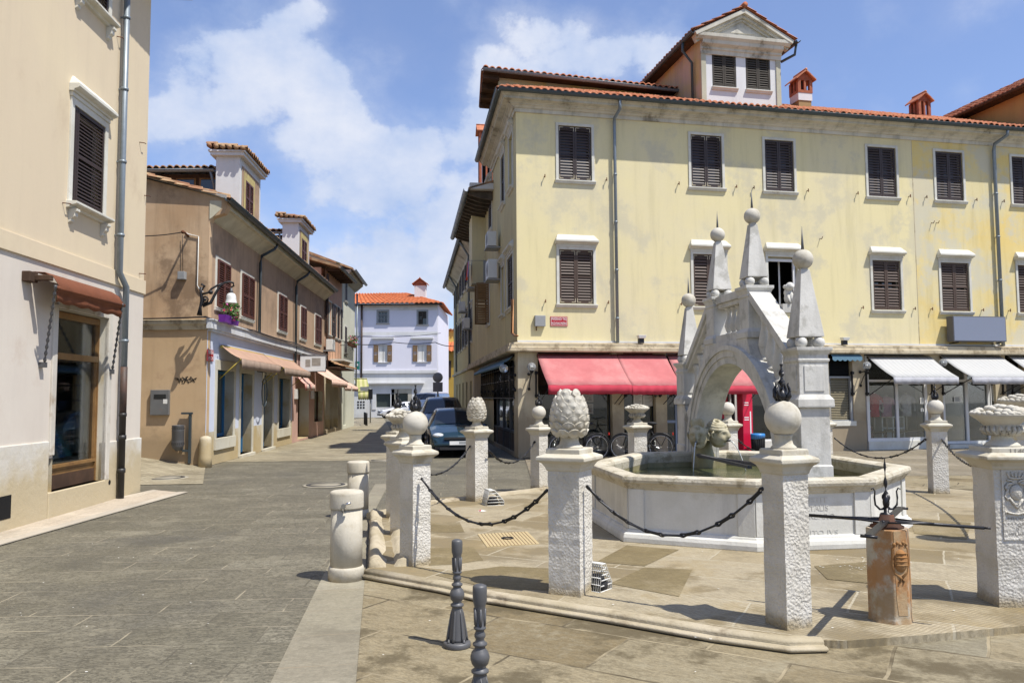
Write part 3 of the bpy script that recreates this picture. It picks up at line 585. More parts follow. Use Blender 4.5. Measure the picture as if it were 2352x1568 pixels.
# open casement in the lower window behind the obelisk
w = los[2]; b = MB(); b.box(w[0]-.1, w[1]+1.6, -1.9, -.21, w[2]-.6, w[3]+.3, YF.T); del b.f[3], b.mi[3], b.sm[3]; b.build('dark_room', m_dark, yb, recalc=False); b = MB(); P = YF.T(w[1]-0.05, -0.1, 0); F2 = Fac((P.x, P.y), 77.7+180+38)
for (a, c, d, e) in ((0, 0.05, w[2], w[3]), (0.45, 0.5, w[2], w[3]), (0.05, 0.45, w[2], w[2]+0.06), (0.05, 0.45, w[3]-0.06, w[3])): b.box(a, c, -0.02, 0.02, d, e, F2.T)
b.build('casement', m_white, yb); b = MB(); b.box(w[1]-.13, w[1]-.05, -.12, -.06, w[2], w[3], YF.T); b.box(w[0]+.05, w[1]-.13, -.12, -.06, w[3]-.14, w[3]-.06, YF.T); b.build('casement_frame', m_white, yb)
# catches and small ironwork
b = MB()
for w in ups+los:
    for s in (w[0]-0.45, w[1]+0.45): caps(b, YF, s, w[2]+0.05, 0); b.cut()
for px_, py_ in ((2139, 512), (2150, 512), (1883, 548)): s, z = YF.uv(px_, py_); b.tube([YF.T(s, 0, z), YF.T(s, 0.10, z-0.03), YF.T(s+0.03, 0.12, z+0.05)], 0.012, 6); b.cut()
b.build_each('wall_hook', m_rust, yb)
# cornice, ledge
far = YS.T(SE, 0, 0).xy; c0 = YS.T(0, 0, 0).xy; rt = YF.T(SR, 0, 0).xy
cprof = [(0, ZB), (.045, ZB), (.045, ZB+.115), (.09, ZB+.125), (.13, ZB+.17), (.19, ZB+.19), (.19, ZB+.215), (.23, ZB+.225), (.24, ZB+.25), (.42, ZB+.27), (.42, ZB+.34), (.45, ZB+.35), (.50, ZB+.42), (.51, ZB+.46), (0, ZB+.46)]
b = MB(); sweep(b, [far, c0, rt], cprof); b.build('cornice', m_corn, yb)
lprof = [(0, ZL0), (.30, ZL0), (.32, ZL0+.03), (.32, ZL0+.13), (.28, ZL0+.15), (.28, ZL1-.05), (0, ZL1)]
SL = YS.s(1087, 842)
b = MB(); sweep(b, [YS.T(SL, 0, 0).xy, c0, rt], lprof); b.build('ledge', m_ledge, yb)
b = MB(); b.box(-0.0, SR, 0.003, 0.03, ZL1, ZL1+0.05, YF.T); b.build('flashing', m_white, yb)
# gutter + pipes
ge = 0.60
gc = YF.T(0, 0, 0).xy; mt = (YF.n+YS.n)/(1+YF.n.dot(YS.n)); gcp = Vector((gc.x+mt.x*ge, gc.y+mt.y*ge, ZE))
b = MB(); gutter(b, gcp, YF.T(SR, ge, ZE-0.03), 0.085); gutter(b, gcp, YS.T(SE, ge, ZE-0.01), 0.085); b.build('gutter', m_zincd, yb)
s1 = YF.s(1413, 500); s2 = YF.s(2289, 600); s2a = YF.off(2310, 296, .5)[0]
pipe(YF, yb, [(s1, ZE-.05, .58), (s1, ZE-.35, .58), (s1-0.02, ZB-0.02, .12), (s1-0.02, ZB-.3), (s1-.02, ZL1)], 0.05)
pipe(YF, yb, [(s2a, ZE-.05, .58), (s2a, ZE-.25, .55), (s2, ZB+.02, .16), (s2, ZB-.2), (s2, ZL1)], 0.058, m_zinc)
# roof
th = math.radians(23.0); RD = 6.5
def roofpt(s, back, z0=ZE+0.02): return YF.T(s, ge+0.03-back, z0+back*math.tan(th))
b = MB(); hipc = Vector((gcp.x, gcp.y, ZE+0.02)); rr0 = roofpt(4.5, RD); rr1 = roofpt(SR, RD)
tiles(b, hipc+YF.d.to_3d()*0.03, roofpt(SR, 0), rr1, rr0, 0.215, 0.36, 0.05)
back = YS.T(SE, ge, ZE+0.02); b2 = YS.T(SE, -4.2, ZE+2.1); tiles(b, back, hipc, rr0, Vector((rr0.x-.3, rr0.y+3, rr0.z)), 0.215, 0.36, 0.05)
b.quad(rr0, rr1, rr1+Vector((1, 6, -2.5)), rr0+Vector((1, 6, -2.5)))
b.build('roof', m_tile, yb)
# raised attic behind the corner
q0 = AT(1110, 158, 24.9); zA = q0.z; q1 = Vector((AT(1475, 205, 26.4).x, 26.4, zA)); qd = (q1-q0).normalized(); FA = Fac((q0.x, q0.y), math.degrees(math.atan2(qd.x, qd.y))); FA.n = Vector((0.085, -0.997))
LA = (q1-q0).length+3
at = MB(); at.box(0.55, LA, -2.9, -0.45, ZE, zA-0.05, FA.T); at.build('attic_wall', m_yel2, yb)
at = MB(); tiles(at, FA.T(0, 0, zA+0.03), FA.T(LA, 0, zA+0.03), FA.T(LA, -1.7, zA+.62), FA.T(0, -1.7, zA+.62), 0.215, 0.36, 0.05)
at.quad(FA.T(0, -1.7, zA+.62), FA.T(LA, -1.7, zA+.62), FA.T(LA, -3.4, zA), FA.T(0, -3.4, zA)); at.build('attic_roof', m_tile, yb)
at = MB(); at.box(0.02, LA, -3.35, 0, zA-0.06, zA-0.005, FA.T)
for k in range(4): at.box(0.0, 0.55, -0.35-k*0.85, -0.2-k*0.85, zA-0.22, zA-0.06, FA.T)
at.build('attic_eaves', m_woodd, yb)
at = MB(); gutter(at, FA.T(-0.02, 0.06, zA-0.02), FA.T(LA, 0.06, zA-0.05), 0.07); at.build('attic_gutter', m_zinc, yb)
# dormer with pediment
def DO(px_, py_, o=-0.25): return YF.off(px_, py_, o)
dsl = DO(1611, 200)[0]; dsr = DO(1793, 200)[0]; dzt = DO(1700, 131)[1]; dzb = ZE-0.05; do = -0.25
dws = [(DO(1636, 170)[0], DO(1691, 170)[0], DO(1660, 200)[1], DO(1660, 122)[1]), (DO(1713, 170)[0], DO(1769, 170)[0], DO(1740, 207)[1], DO(1740, 128)[1])]
dz0 = (dws[0][2]+dws[1][2])/2; dz1 = (dws[0][3]+dws[1][3])/2; dws = [(a, c, dz0, dz1) for a, c, _, _ in dws]
b = MB(); FD = Fac(YF.T(0, do, 0), 77.7); wall(b, FD, dsl, dsr, dzb, dzt+0.2, dws, 0.12); b.build('dormer_front', m_white, yb)
b = MB(); b.box(dsl, dsl+0.2, -5.2, -0.002, dzb, dzt+0.55, FD.T); b.cut(); b.box(dsr-0.2, dsr, -5.2, -0.002, dzb, dzt+0.55, FD.T); b.build_each('dormer_wall', surf('dormer_side_render', (0.60, 0.40, 0.28), (0.60, 0.42, 0.16), s=0.9, dirt=(0.32, 0.24, 0.2), ds=1.2, streak=0.4), yb)
b = MB()
for (a, c) in ((dsl, dsl+0.16), (dsr-0.16, dsr)): b.box(a, c, 0, 0.035, dzb, dzt-0.02, FD.T); b.cut()
b.build_each('dormer_pilaster', surf('dormer_stone', (0.50, 0.48, 0.36), dirt=(0.3, 0.26, 0.18)), yb)
for w in dws: window(FD, yb, *w, 'closed', m=m_shutw, sr=0.0, sill=0.08, n=13, depth=0.12, o=-0.035)
px0 = DO(1584, 100, .1)[0]; px1 = DO(1811, 105, .1)[0]; pz = dzt; za = DO(1700, 14, .1)[1]; zr = DO(1600, 78, .1)[1]
b = MB(); o1 = 0.28
b.prism([(0, pz-.02), (.05, pz-.02), (.06, pz+.1), (.10, pz+.13), (.10, pz+.2), (.22, pz+.27), (.24, pz+.38), (0, pz+.38)], dsl-.02, dsr+.02, FD.T)
b.prism([(0, pz+.38), (.24, pz+.38), (.32, pz+.46), (.33, pz+.56), (0, pz+.58)], dsl-.22, dsr+.22, FD.T)
mid = (dsl+dsr)/2; L_, R_ = dsl-.34, dsr+.34; zr = pz+.56
tyo = [(L_+.1, zr), (R_-.1, zr), (mid, za-.12)]
b.prism(tyo, -0.02, 0.10, lambda t, p, q: FD.T(p, t, q))
for (a, c) in (((L_, zr), (mid, za-.06)), ((R_, zr), (mid, za-.06))):
    v = Vector((c[0]-a[0], c[1]-a[1])).normalized(); n_ = Vector((-v.y, v.x)); n_ = n_ if n_.y < 0 else -n_
    for (t0, t1, oo) in ((0, .13, .34), (.13, .22, .24), (.22, .30, .16)):
        b.prism([(a[0]+n_.x*t0, a[1]+n_.y*t0), (c[0]+n_.x*t0, c[1]+n_.y*t0), (c[0]+n_.x*t1, c[1]+n_.y*t1), (a[0]+n_.x*t1, a[1]+n_.y*t1)], 0.0, oo, lambda t, p, q: FD.T(p, t, q))
i0, i1, iz = mid-(mid-L_)*.42, mid+(mid-L_)*.42, zr+.10; ia = zr+.10+(za-zr)*.40
b.prism([(i0, iz), (i1, iz), (mid, ia)], 0.10, 0.13, lambda t, p, q: FD.T(p, t, q)); b.prism([(i0+.3, iz+.05), (i1-.3, iz+.05), (mid, ia-.10)], 0.13, 0.15, lambda t, p, q: FD.T(p, t, q))
b.build('pediment', m_corn, yb, bev=0.006)
b = MB(); RB = -5.5
for sx in (L_-.06, R_+.06): tiles(b, FD.T(sx, o1+.1, zr+.02), FD.T(sx, RB, zr+.02), FD.T(mid, RB, za), FD.T(mid, o1+.1, za), 0.21, 0.36, 0.05)
b.tube([FD.T(mid, o1+.12, za+.05), FD.T(mid, RB, za+.05)], 0.09, 8); b.build('dormer_roof', m_tile, yb)
b = MB(); b.box(L_-.02, L_+.33, RB, o1-.05, zr-.06, zr-.01, FD.T); b.box(R_-.33, R_+.02, RB, o1-.05, zr-.06, zr-.01, FD.T)
b.build('dormer_eaves', m_woodd, yb)
b = MB(); gutter(b, FD.T(L_-.1, RB, zr-.06), FD.T(L_-.1, o1+.12, zr-.03), 0.07); gutter(b, FD.T(R_+.1, RB, zr-.06), FD.T(R_+.1, o1+.16, zr-.03), 0.07)
b.tube([FD.T(L_-.1, -.35, zr-.1), FD.T(L_-.1, -.4, zr-.35), FD.T(dsl-.1, -.45, zr-.7), FD.T(dsl-.1, -.45, dzb)], 0.045, 8); b.tube([FD.T(R_+.1, o1, zr-.1), FD.T(R_+.1, o1-.1, zr-.4), FD.T(dsr+.05, o1-.3, zr-.6)], 0.045, 8)
b.build('dormer_gutter', m_zincd, yb)
# second dormer at the right edge
b = MB(); e0 = YF.off(2340, 215, -.3); g0 = YF.T(e0[0]+.9, -.3, 0)
FE = Fac(YF.T(YF.off(2385, 160, -.1)[0], -.25, 0), 77.7); zE = 12.75
b.box(0, 3.0, -5.5, 0, ZE-0.05, zE, FE.T); b.build('dormer_wall', surf('orange_dormer_render', (0.50, 0.27, 0.12), (0.55, 0.34, 0.12), s=0.8, streak=0.3), yb)
b = MB(); tiles(b, FE.T(-.45, .45, zE), FE.T(-.45, -5.8, zE), FE.T(1.5, -5.8, zE+1.1), FE.T(1.5, .45, zE+1.1)); tiles(b, FE.T(3.45, .45, zE), FE.T(3.45, -5.8, zE), FE.T(1.5, -5.8, zE+1.1), FE.T(1.5, .45, zE+1.1)); b.build('dormer_roof', m_tile, yb)
b = MB(); b.box(-.42, 0.0, -5.7, .4, zE-.08, zE-.02, FE.T); b.box(3.0, 3.42, -5.7, .4, zE-.08, zE-.02, FE.T); gutter(b, FE.T(-.5, -5.8, zE-.03), FE.T(-.5, .45, zE-.03), .07); b.build('dormer_eaves', m_woodd, yb)
# chimneys
def chimney(root, F, s, o, z0, w, h, white=0.35, gable_along='o', m=None, name='chimney'):
    m = m or m_brick; b = MB(); hw = w/2
    b.box(s-hw*.86, s+hw*.86, o-hw*.86, o+hw*.86, z0, z0+h*.35, F.T, 2); b.box(s-hw*.95, s+hw*.95, o-hw*.95, o+hw*.95, z0+h*.35, z0+h*(.35+white*.5), F.T, 1)
    zc = z0+h*(.35+white*.5); zc2 = z0+h*.86
    b.box(s-hw, s+hw, o-hw, o+hw, zc, zc+.1, F.T)
    for sx in (-1, 1):
        for ox in (-1, 1): b.box(s+sx*hw-(.12 if sx > 0 else 0), s+sx*hw+(.12 if sx < 0 else 0), o+ox*hw-(.12 if ox > 0 else 0), o+ox*hw+(.12 if ox < 0 else 0), zc+.1, zc2-.06, F.T)
    b.box(s-.04, s+.04, o+hw-.1, o+hw-.01, zc+.1, zc2-.06, F.T); b.box(s-hw+.01, s-hw+.1, o-.04, o+.04, zc+.1, zc2-.06, F.T)
    b.box(s-hw+.03, s+hw-.03, o-hw+.03, o+hw-.03, zc2-.06, zc2+.02, F.T)
    b.box(s-hw*.5, s+hw*.5, o-hw*.5, o+hw*.5, zc, zc2, F.T, 3)
    g = hw*1.35
    b.prism([(s-hw, zc2), (s+hw, zc2), (s, zc2+hw*.75)], o-hw+.02, o+hw-.02, lambda t, p, q: F.T(p, t, q))
    for sx in (-1, 1):
        b.hexa([F.T(s+sx*g, o-g, zc2-.08), F.T(s, o-g, zc2+hw*.85), F.T(s, o+g, zc2+hw*.85), F.T(s+sx*g, o+g, zc2-.08)], [F.T(s+sx*g, o-g, zc2-.03), F.T(s, o-g, zc2+hw*.85+.06), F.T(s, o+g, zc2+hw*.85+.06), F.T(s+sx*g, o+g, zc2-.03)], 4)
    b.tube([F.T(s, o-g, zc2+hw*.85+.06), F.T(s, o+g, zc2+hw*.85+.06)], .05, 6, 4)
    return b.build(name, [m, m_white, surf('yellow_brick_'+str(round(s*10)), (0.36, 0.24, 0.11)), m_dark, m_tile], root)
s, z = YF.off(1840, 235, -3.2); chimney(yb, YF, s, -3.2, z-.6, .60, 1.62)
s, z = YF.off(2113, 258, -4.2); chimney(yb, YF, s, -4.2, z-.8, .56, 1.42, 0.0)
# ---------------- ground floor, front
piers = [(1191, 1236), (1407, 1434), (1507, 1533), (1905, 1908), (1959, 1990), (2129, 2168), (2276, 2279), (2290, 2315)]
b = MB()
def pr(x0, x1, z0=0, z1=ZL0, o0=-.5, o1=0.0, T=YF): 
    a, c = T.s(x0, 960), T.s(x1, 960); b.box(a, c, o0, o1, z0, z1, T.T); b.cut()
b.box(0.004, YF.s(1236), -.55, 0, 0, ZL0, YF.T); b.cut()
for x0, x1 in piers[1:3]: pr(x0, x1)
pr(1900, 1990, 0, YF.uv(1930, 969)[1], -.5, .012); pr(1962, 1990); pr(1880, 1908)
pr(2129, 2168); pr(2290, 2315); 
zs = YF.uv(2320, 965)[1]; b.box(YF.s(2315), YF.s(2352), -.5, 0, 0, zs, YF.T); b.cut(); b.box(YF.s(2352), SR, -.5, 0, 0, ZL0, YF.T)
b.build_each('pier', m_pier, yb, bev=0.01)
b = MB(); a, c = YF.s(1989), YF.s(2128); zp = YF.uv(2050, 1012)[1]; b.box(a, c, -.3, .06, 0, zp, YF.T); b.cut(); b.box(YF.s(2170), YF.s(2285), -.2, .12, 0, .13, YF.T); b.cut(); b.box(YF.s(1904), YF.s(1963), -.1, .05, YF.uv(1930, 978)[1], YF.uv(1930, 967)[1], YF.T); b.build_each('plinth', m_pale, yb, bev=0.008)
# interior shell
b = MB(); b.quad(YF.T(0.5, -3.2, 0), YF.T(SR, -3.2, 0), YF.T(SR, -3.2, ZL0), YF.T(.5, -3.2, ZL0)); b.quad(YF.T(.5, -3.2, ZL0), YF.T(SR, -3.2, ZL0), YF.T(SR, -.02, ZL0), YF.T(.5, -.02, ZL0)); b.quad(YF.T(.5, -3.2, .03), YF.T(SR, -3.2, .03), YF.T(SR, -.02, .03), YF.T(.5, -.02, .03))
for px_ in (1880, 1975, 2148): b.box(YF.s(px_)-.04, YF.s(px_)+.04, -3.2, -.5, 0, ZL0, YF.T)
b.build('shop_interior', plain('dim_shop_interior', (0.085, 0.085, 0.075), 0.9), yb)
b = MB(); sa_, sb_ = YF.s(1988), YF.s(2148)-.06; b.quad(YF.T(sa_, -1.9, .05), YF.T(sb_, -1.9, .05), YF.T(sb_, -1.9, ZL0-.02), YF.T(sa_, -1.9, ZL0-.02)); b.quad(YF.T(sb_, -1.9, .05), YF.T(sb_, -.1, .05), YF.T(sb_, -.1, ZL0-.02), YF.T(sb_, -1.9, ZL0-.02)); b.quad(YF.T(sa_, -1.9, zp if 'zp' in globals() else .6), YF.T(sb_, -1.9, .6), YF.T(sb_, -.05, .6), YF.T(sa_, -.05, .6)); b.build('display_wall', m_inner, yb)
def glaz(x0, x1, z0, z1, o=-.25, m=m_glass, name='shop_window', fr=None, fw=.05, ms=()):
    a, c = YF.s(x0), YF.s(x1); g = MB(); fr = fr or m_white
    g.box(a, a+fw, o-.03, o+.05, z0, z1, YF.T); g.box(c-fw, c, o-.03, o+.05, z0, z1, YF.T); g.box(a+fw, c-fw, o-.03, o+.05, z0, z0+fw, YF.T); g.box(a+fw, c-fw, o-.03, o+.05, z1-fw, z1, YF.T)
    for mx in ms:
        if mx[0] == 'v': sx = YF.s(mx[1]); g.box(sx-mx[2]/2, sx+mx[2]/2, o-.025, o+.045, z0+fw, z1-fw, YF.T)
        else: g.box(a+fw, c-fw, o-.026, o+.046, mx[1]-mx[2]/2, mx[1]+mx[2]/2, YF.T)
    w = g.build(name, fr, yb); g = MB(); g.box(a+fw*.5, c-fw*.5, o-.004, o+.004, z0+fw*.5, z1-fw*.5, YF.T); g.build('glass', m, w); return w
zg = .12
for x0, x1 in ((1236, 1407), (1434, 1507)): glaz(x0, x1, zg, ZL0, m=m_glass, fr=m_iron, fw=.04)
glaz(1533, 1560, .05, ZL0, fr=plain('grey_blue_frame', (0.22, 0.27, 0.36), 0.5), name='shop_door', ms=(('h', 1.0, .08),))
glaz(1560, 1640, zg, ZL0, fr=m_iron); glaz(1640, 1702, .05, ZL0, fr=m_white, name='shop_door', ms=(('v', 1684, .06), ('v', 1698, .1)))
glaz(1724, 1880, .35, ZL0, fr=m_white)
b = MB(); b.box(YF.s(1724), YF.s(1880), -.4, -.1, 0, .35, YF.T); b.build('plinth', m_pale, yb)
b = MB(); b.box(YF.s(1236), YF.s(1407), -.35, -.06, 0, .12, YF.T); b.cut(); b.box(YF.s(1434), YF.s(1507), -.35, -.06, 0, .12, YF.T); b.build_each('plinth', m_dark, yb)
# right shop
ztr = YF.uv(2050, 874)[1]; zbt = zp
w = glaz(1989, 2128, zbt, ZL0-.05, o=-.02, fw=.10, ms=(('v', 2059, .09), ('h', ztr, .08)))
b = MB(); b.box(YF.s(1992), YF.s(2125), -.04, -.028, ztr+.04, ZL0-.15, YF.T); b.build('dark_panel', m_dark, w)
glaz(2168, 2277, .14, ZL0-.05, o=-.12, fw=.09, name='shop_door', ms=(('v', 2224, .10), ('h', ztr, .09)))
glaz(2278, 2291, .14, ZL0-.05, o=-.1, fw=.03)
# window with blinds
a, c = YF.s(1907), YF.s(1960); z0, z1, zm = YF.uv(1930, 967)[1], ZL0-.1, YF.uv(1930, 868)[1]
b = MB()
for k in range(26): zz = z0+(zm-z0)*(k+.5)/26; b.prism([(-.16, zz+.02), (-.155, zz+.026), (-.115, zz-.012), (-.12, zz-.018)], a+.06, c-.1, YF.T)
for k in range(12): zz = zm+.1+(z1-zm-.1)*(k+.5)/12; b.prism([(-.16, zz+.02), (-.155, zz+.026), (-.115, zz-.012), (-.12, zz-.018)], a+.03, c-.05, YF.T, 1)
b.build('blind', [surf('beige_blind', (0.36, 0.31, 0.20)), m_dark], yb)
b = MB(); b.box(a, c, -.3, -.2, z0, z1, YF.T); b.build('pane', m_dark, yb)
b = MB(); b.box(a, a+.04, -.12, -.05, z0, zm, YF.T); b.box(c-.09, c, -.12, -.04, z0, zm, YF.T); b.box(a, c, -.12, -.05, zm, zm+.06, YF.T); b.box(a, c, -.12, -.05, z0, z0+.04, YF.T); b.build('window_frame', m_plg, yb)
b = MB(); a, c = YF.s(2316), YF.s(2352)+1
for k in range(60): zz = zs+(2.7-zs)*(k+.5)/60; b.prism([(-.16, zz+.01), (-.155, zz+.016), (-.115, zz-.012), (-.12, zz-.018)], a, c, YF.T)
b.box(a, c, -.3, -.2, zs, ZL0, YF.T, 1); b.build('blind', [m_plg, m_dark], yb)
# awnings
def yaw(name, xl, xr, xbl, xbr, yt, yb1, yb2, mats, o0=.32, wav=.02):
    # out-throw from the skew of the lower corner
    best = None
    sT = YF.off(xl, yt, o0)[0]
    for k in range(10, 260):
        o = k*.01; s_ = YF.off(xbl, yb1, o)[0]
        if best is None or abs(s_-sT) < best[0]: best = (abs(s_-sT), o)
    o = best[1]; sa = sT; sb = YF.off(xr, yt, o0)[0]; zt_ = YF.off((xl+xr)/2, yt, o0)[1]; zb_ = YF.off((xbl+xbr)/2, yb1, o)[1]; zv = YF.off((xbl+xbr)/2, yb2, o)[1]
    return awning(YF, name, sa, sb, min(zt_, ZL0+.02), zb_, o, zb_-zv, mats, yb, o0=.05, wav=wav)
rm = (m_redaw, m_redv, m_iron)
yaw('red_awning', 1238, 1422, 1259, 1449, 812, 884, 905, rm); yaw('red_awning', 1423, 1535, 1450, 1557, 812, 885, 906, rm)
yaw('red_awning', 1540, 1725, 1566, 1749, 813, 886, 905, rm)
m_gaw = stripes('grey_striped_canvas', (0.42, 0.42, 0.405), (0.50, 0.50, 0.485), 0.16, YF.d.to_3d(), .8); m_gv = surf('grey_canvas_valance', (0.42, 0.42, 0.44), (0.36, 0.36, 0.38), s=4, bump=.5, bs=6, bd=.03)
gm = (m_gaw, m_gv, m_iron)
yaw('grey_awning', 2003, 2148, 2052, 2200, 816, 866, 882, gm); yaw('grey_awning', 2172, 2312, 2232, 2372, 816, 866, 882, gm); yaw('grey_awning', 2329, 2460, 2390, 2530, 816, 866, 882, gm)
b = MB(); a, c = YF.s(1903), YF.s(1971)
vs = []
for i in range(25):
    s = a+(c-a)*i/24; zz = ZL0-.19-.05*abs(math.sin(i*math.pi/4)); vs += [YF.T(s, .15, ZL0), YF.T(s, .27, ZL0-.1), YF.T(s, .28, zz)]
b.add(vs, [(3*i+v, 3*i+3+v, 3*i+4+v, 3*i+1+v) for i in range(24) for v in range(2)]); b.build('blue_awning', m_bluecan, yb)
# awning wall brackets
b = MB()
for px_ in (1231, 1436, 1505, 1515, 1541, 1957, 1990, 2140, 2165, 2303, 2325):
    s = YF.s(px_); b.box(s-.02, s+.02, 0, .05, 1.75, 2.55, YF.T)
    for z in (1.78, 2.45): b.box(s-.04, s+.04, 0, .09, z, z+.08, YF.T)
    b.cut()
b.build_each('awning_bracket', m_iron, yb)
# posters and goods behind the glass
def poster(x0, x1, y0, y1, mats, o=-.30, nm='poster', label=None):
    a, z1_ = YF.off(x0, y0, o); c, z0_ = YF.off(x1, y1, o); g = MB(); g.box(a, c, o-.01, o, z0_, z1_, YF.T, 0)
    return g, a, c, z0_, z1_, o
mp_sep = surf('sepia_photograph', (0.30, 0.17, 0.12), (0.10, 0.05, 0.04), s=9, dirt=(0.5, 0.35, 0.28), ds=7, dt=(.45, .6), rough=.4)
for (x0, x1, y0, y1, lb) in ((1279, 1318, 905, 934, 'upper left sepia photograph in the shop window under the red awning'), (1324, 1363, 903, 923, 'small sepia photograph top right in the shop window under the red awning'), (1324, 1363, 927, 950, 'lower sepia photograph in the shop window under the red awning')):
    g, a, c, z0_, z1_, o = poster(x0, x1, y0, y1, None); g.box(a+.05, c-.05, o, o+.006, z0_+.05, z1_-.05, YF.T, 1); g.build('photograph', [plain('pinkish_mount_%d' % x0, (0.5, 0.38, 0.32)), mp_sep], loc=YF.T(a, o, z0_), label=lb, cat='photograph', group='photographs in the shop window')
for (x0, x1, y0, y1, lb) in ((1455, 1476, 905, 938, 'grey lined notice left in the narrow shop window beside the pier'), (1477, 1500, 908, 932, 'white printed notice right in the narrow shop window beside the pier'), (2113, 2123, 913, 927, 'white paper notice with text high on the clothes shop glass'), (2115, 2122, 937, 945, 'small white notice low on the clothes shop glass'), (2191, 2208, 911, 922, 'white notice taped on the glass shop door'), (2279, 2284, 885, 920, 'narrow white notice on the slim window right of the shop door')):
    g, a, c, z0_, z1_, o = poster(x0, x1, y0, y1, None, o=(.0 if x0 > 2100 and x0 < 2130 else (-.09 if x0 > 2150 else -.2)))
    nl = 7
    for k in range(nl): zz = z1_-(z1_-z0_)*(k+.8)/(nl+.8); g.box(a+(c-a)*.15, c-(c-a)*(.15+.1*(k % 3)), o, o+.003, zz-.008, zz+.008, YF.T, 1)
    g.build('notice', [m_paper, m_plg], loc=YF.T(a, o, z0_), label=lb, cat='notice')
# ------------------------------------------------------------------ cream house at the left
P1 = G(318, 1128); CF = Fac(P1, -3.5)
ch = thing('cream_house', P1, 'tall cream house at the left edge with a brown awning over its shop window', 'house')
zb0, zb1 = 3.86, 4.13
def cr(xl, xr, yt, yb_, o=0): return px_rect(CF, xl, xr, yt, yb_, o)
u = lambda x, y: CF.uv(x, y)
ws0, ws1 = u(158, 350)[0], u(243, 380)[0]; wsz0 = (u(160, 474)[1]+u(238, 510)[1])/2+.08; wsz1 = (u(163, 240)[1]+u(240, 290)[1])/2
wz_up = u(266, 79)[1]-u(249, 517)[1]
d0, d1 = u(122, 1000)[0], u(240, 1000)[0]; dz0 = .38; dz1 = (u(125, 704)[1]+u(240, 731)[1])/2
holes = [(ws0+.1, ws1-.1, wsz0, wsz1), (ws0+.1, ws1-.1, wsz0+wz_up, wsz1+wz_up)]
b = MB(); ZT = 10.2
wall(b, CF, -13, 0, zb1-.02, ZT, holes, 0.2, 0); b.quad(CF.T(0, 0, 0), CF.T(0, -9, 0), CF.T(0, -9, ZT), CF.T(0, 0, ZT), 0); b.build('upper_wall', m_cream, ch)
b = MB(); wall(b, CF, -13, 0, 0.9, zb0+.02, [(d0, d1, dz0, dz1, .24)], .24, 0, 1); b.build('ground_wall', [m_pinkw, m_plinth], ch)
b = MB(); b.box(-13, .02, -.1, .035, zb0, zb1, CF.T); b.build('string_course', m_cream, ch, bev=.006)
zpl = u(262, 1012)[1]
b = MB(); b.box(-13, d0-.16, -.1, .03, -.02, zpl+.12, CF.T); b.cut(); b.box(d1, .02, -.1, .03, -.02, zpl, CF.T); b.cut(); b.box(d0-.16, d1, -.25, .045, -.02, dz0, CF.T); b.build_each('base', m_basew, ch, bev=.012)
b = MB(); b.box(d0-.14, d0, -.05, .032, zpl-.1, dz1+.05, CF.T); b.box(d1, d1+.15, -.05, .034, dz0, dz1+.12, CF.T); b.box(d0, d1, -.05, .03, dz1, dz1+.12, CF.T); b.build('door_surround', surf('worn_white_jamb', (0.62, 0.58, 0.50), dirt=(0.32, 0.25, 0.17), ds=2.5, dt=(.5, .68)), ch, bev=.01)
for dz in (0, wz_up):
    w = window(CF, ch, ws0+.1, ws1-.1, wsz0+dz, wsz1+dz, 'closed', hood=.17, sill=.15, n=24, corb=True, split=.12, o=-.02, sr=.11)
# wooden shop front
def CO(x, y, o=-.2): return CF.off(x, y, o)
fa, fb = d0, CO(214, 1000)[0]+.03; zt1 = dz1-.02; zq = CO(160, 820)[1]; zr_ = CO(150, 1062)[1]; zk = CO(150, 1128)[1]
b = MB()
for (a, c, z0, z1) in ((fa, fa+.07, dz0, zt1), (fb-.07, fb, dz0, zt1), (fa+.07, fb-.07, zt1-.10, zt1), (fa+.07, fb-.07, zq-.05, zq+.05), (fa+.07, fb-.07, zr_-.05, zr_)): b.box(a, c, -.24, -.13, z0, z1, CF.T)
for (a, c, z0, z1) in ((fa+.07, fa+.10, zr_, zq-.05), (fb-.10, fb-.07, zr_, zq-.05)): b.box(a, c, -.22, -.15, z0, z1, CF.T)
b.box(fa+.07, fb-.07, -.22, -.17, dz0+.22, zr_-.05, CF.T); b.box(fa+.12, fb-.12, -.17, -.155, dz0+.28, zr_-.1, CF.T); sw_ = b.build('shop_front', m_wood, ch, bev=.004)
b = MB(); b.box(fa+.07, fb-.07, -.23, -.15, dz0, dz0+.22, CF.T); b.build('kick_board', m_woodd, sw_)
b = MB(); b.box(fa+.07, fb-.07, -.20, -.192, zr_, zt1-.1, CF.T); b.build('glass', m_glass, sw_)
b = MB(); b.box(fb, d1, -.26, -.235, dz0, dz1, CF.T); b.build('side_panel', m_plinth, sw_)
b = MB(); b.box(fa-.5, fb+.6, -2.4, -2.35, 0, ZT*.36, CF.T); b.box(fb+.5, fb+.55, -2.4, -.3, 0, 3.5, CF.T); b.box(fa-.5, fa-.45, -2.4, -.3, 0, 3.5, CF.T); b.box(fa-.5, fb+.6, -2.4, -.3, 3.4, 3.45, CF.T); b.box(fa, fb, -1.4, -.26, dz0, dz0+.45, CF.T); b.build('shop_interior', plain('dim_room', (0.13, 0.135, 0.13), .9), ch)
b = MB()
n = 9
for i in range(n):
    t = i/(n-1); s = fb-.32+.2*t; b.tube([CF.T(s, -.34-.03*(i % 2), dz0+.5), CF.T(s, -.34-.03*((i+1) % 2), zt1-.12)], .022, 6)
b.build('curtain', surf('grey_curtain', (0.42, 0.42, 0.38)), sw_)
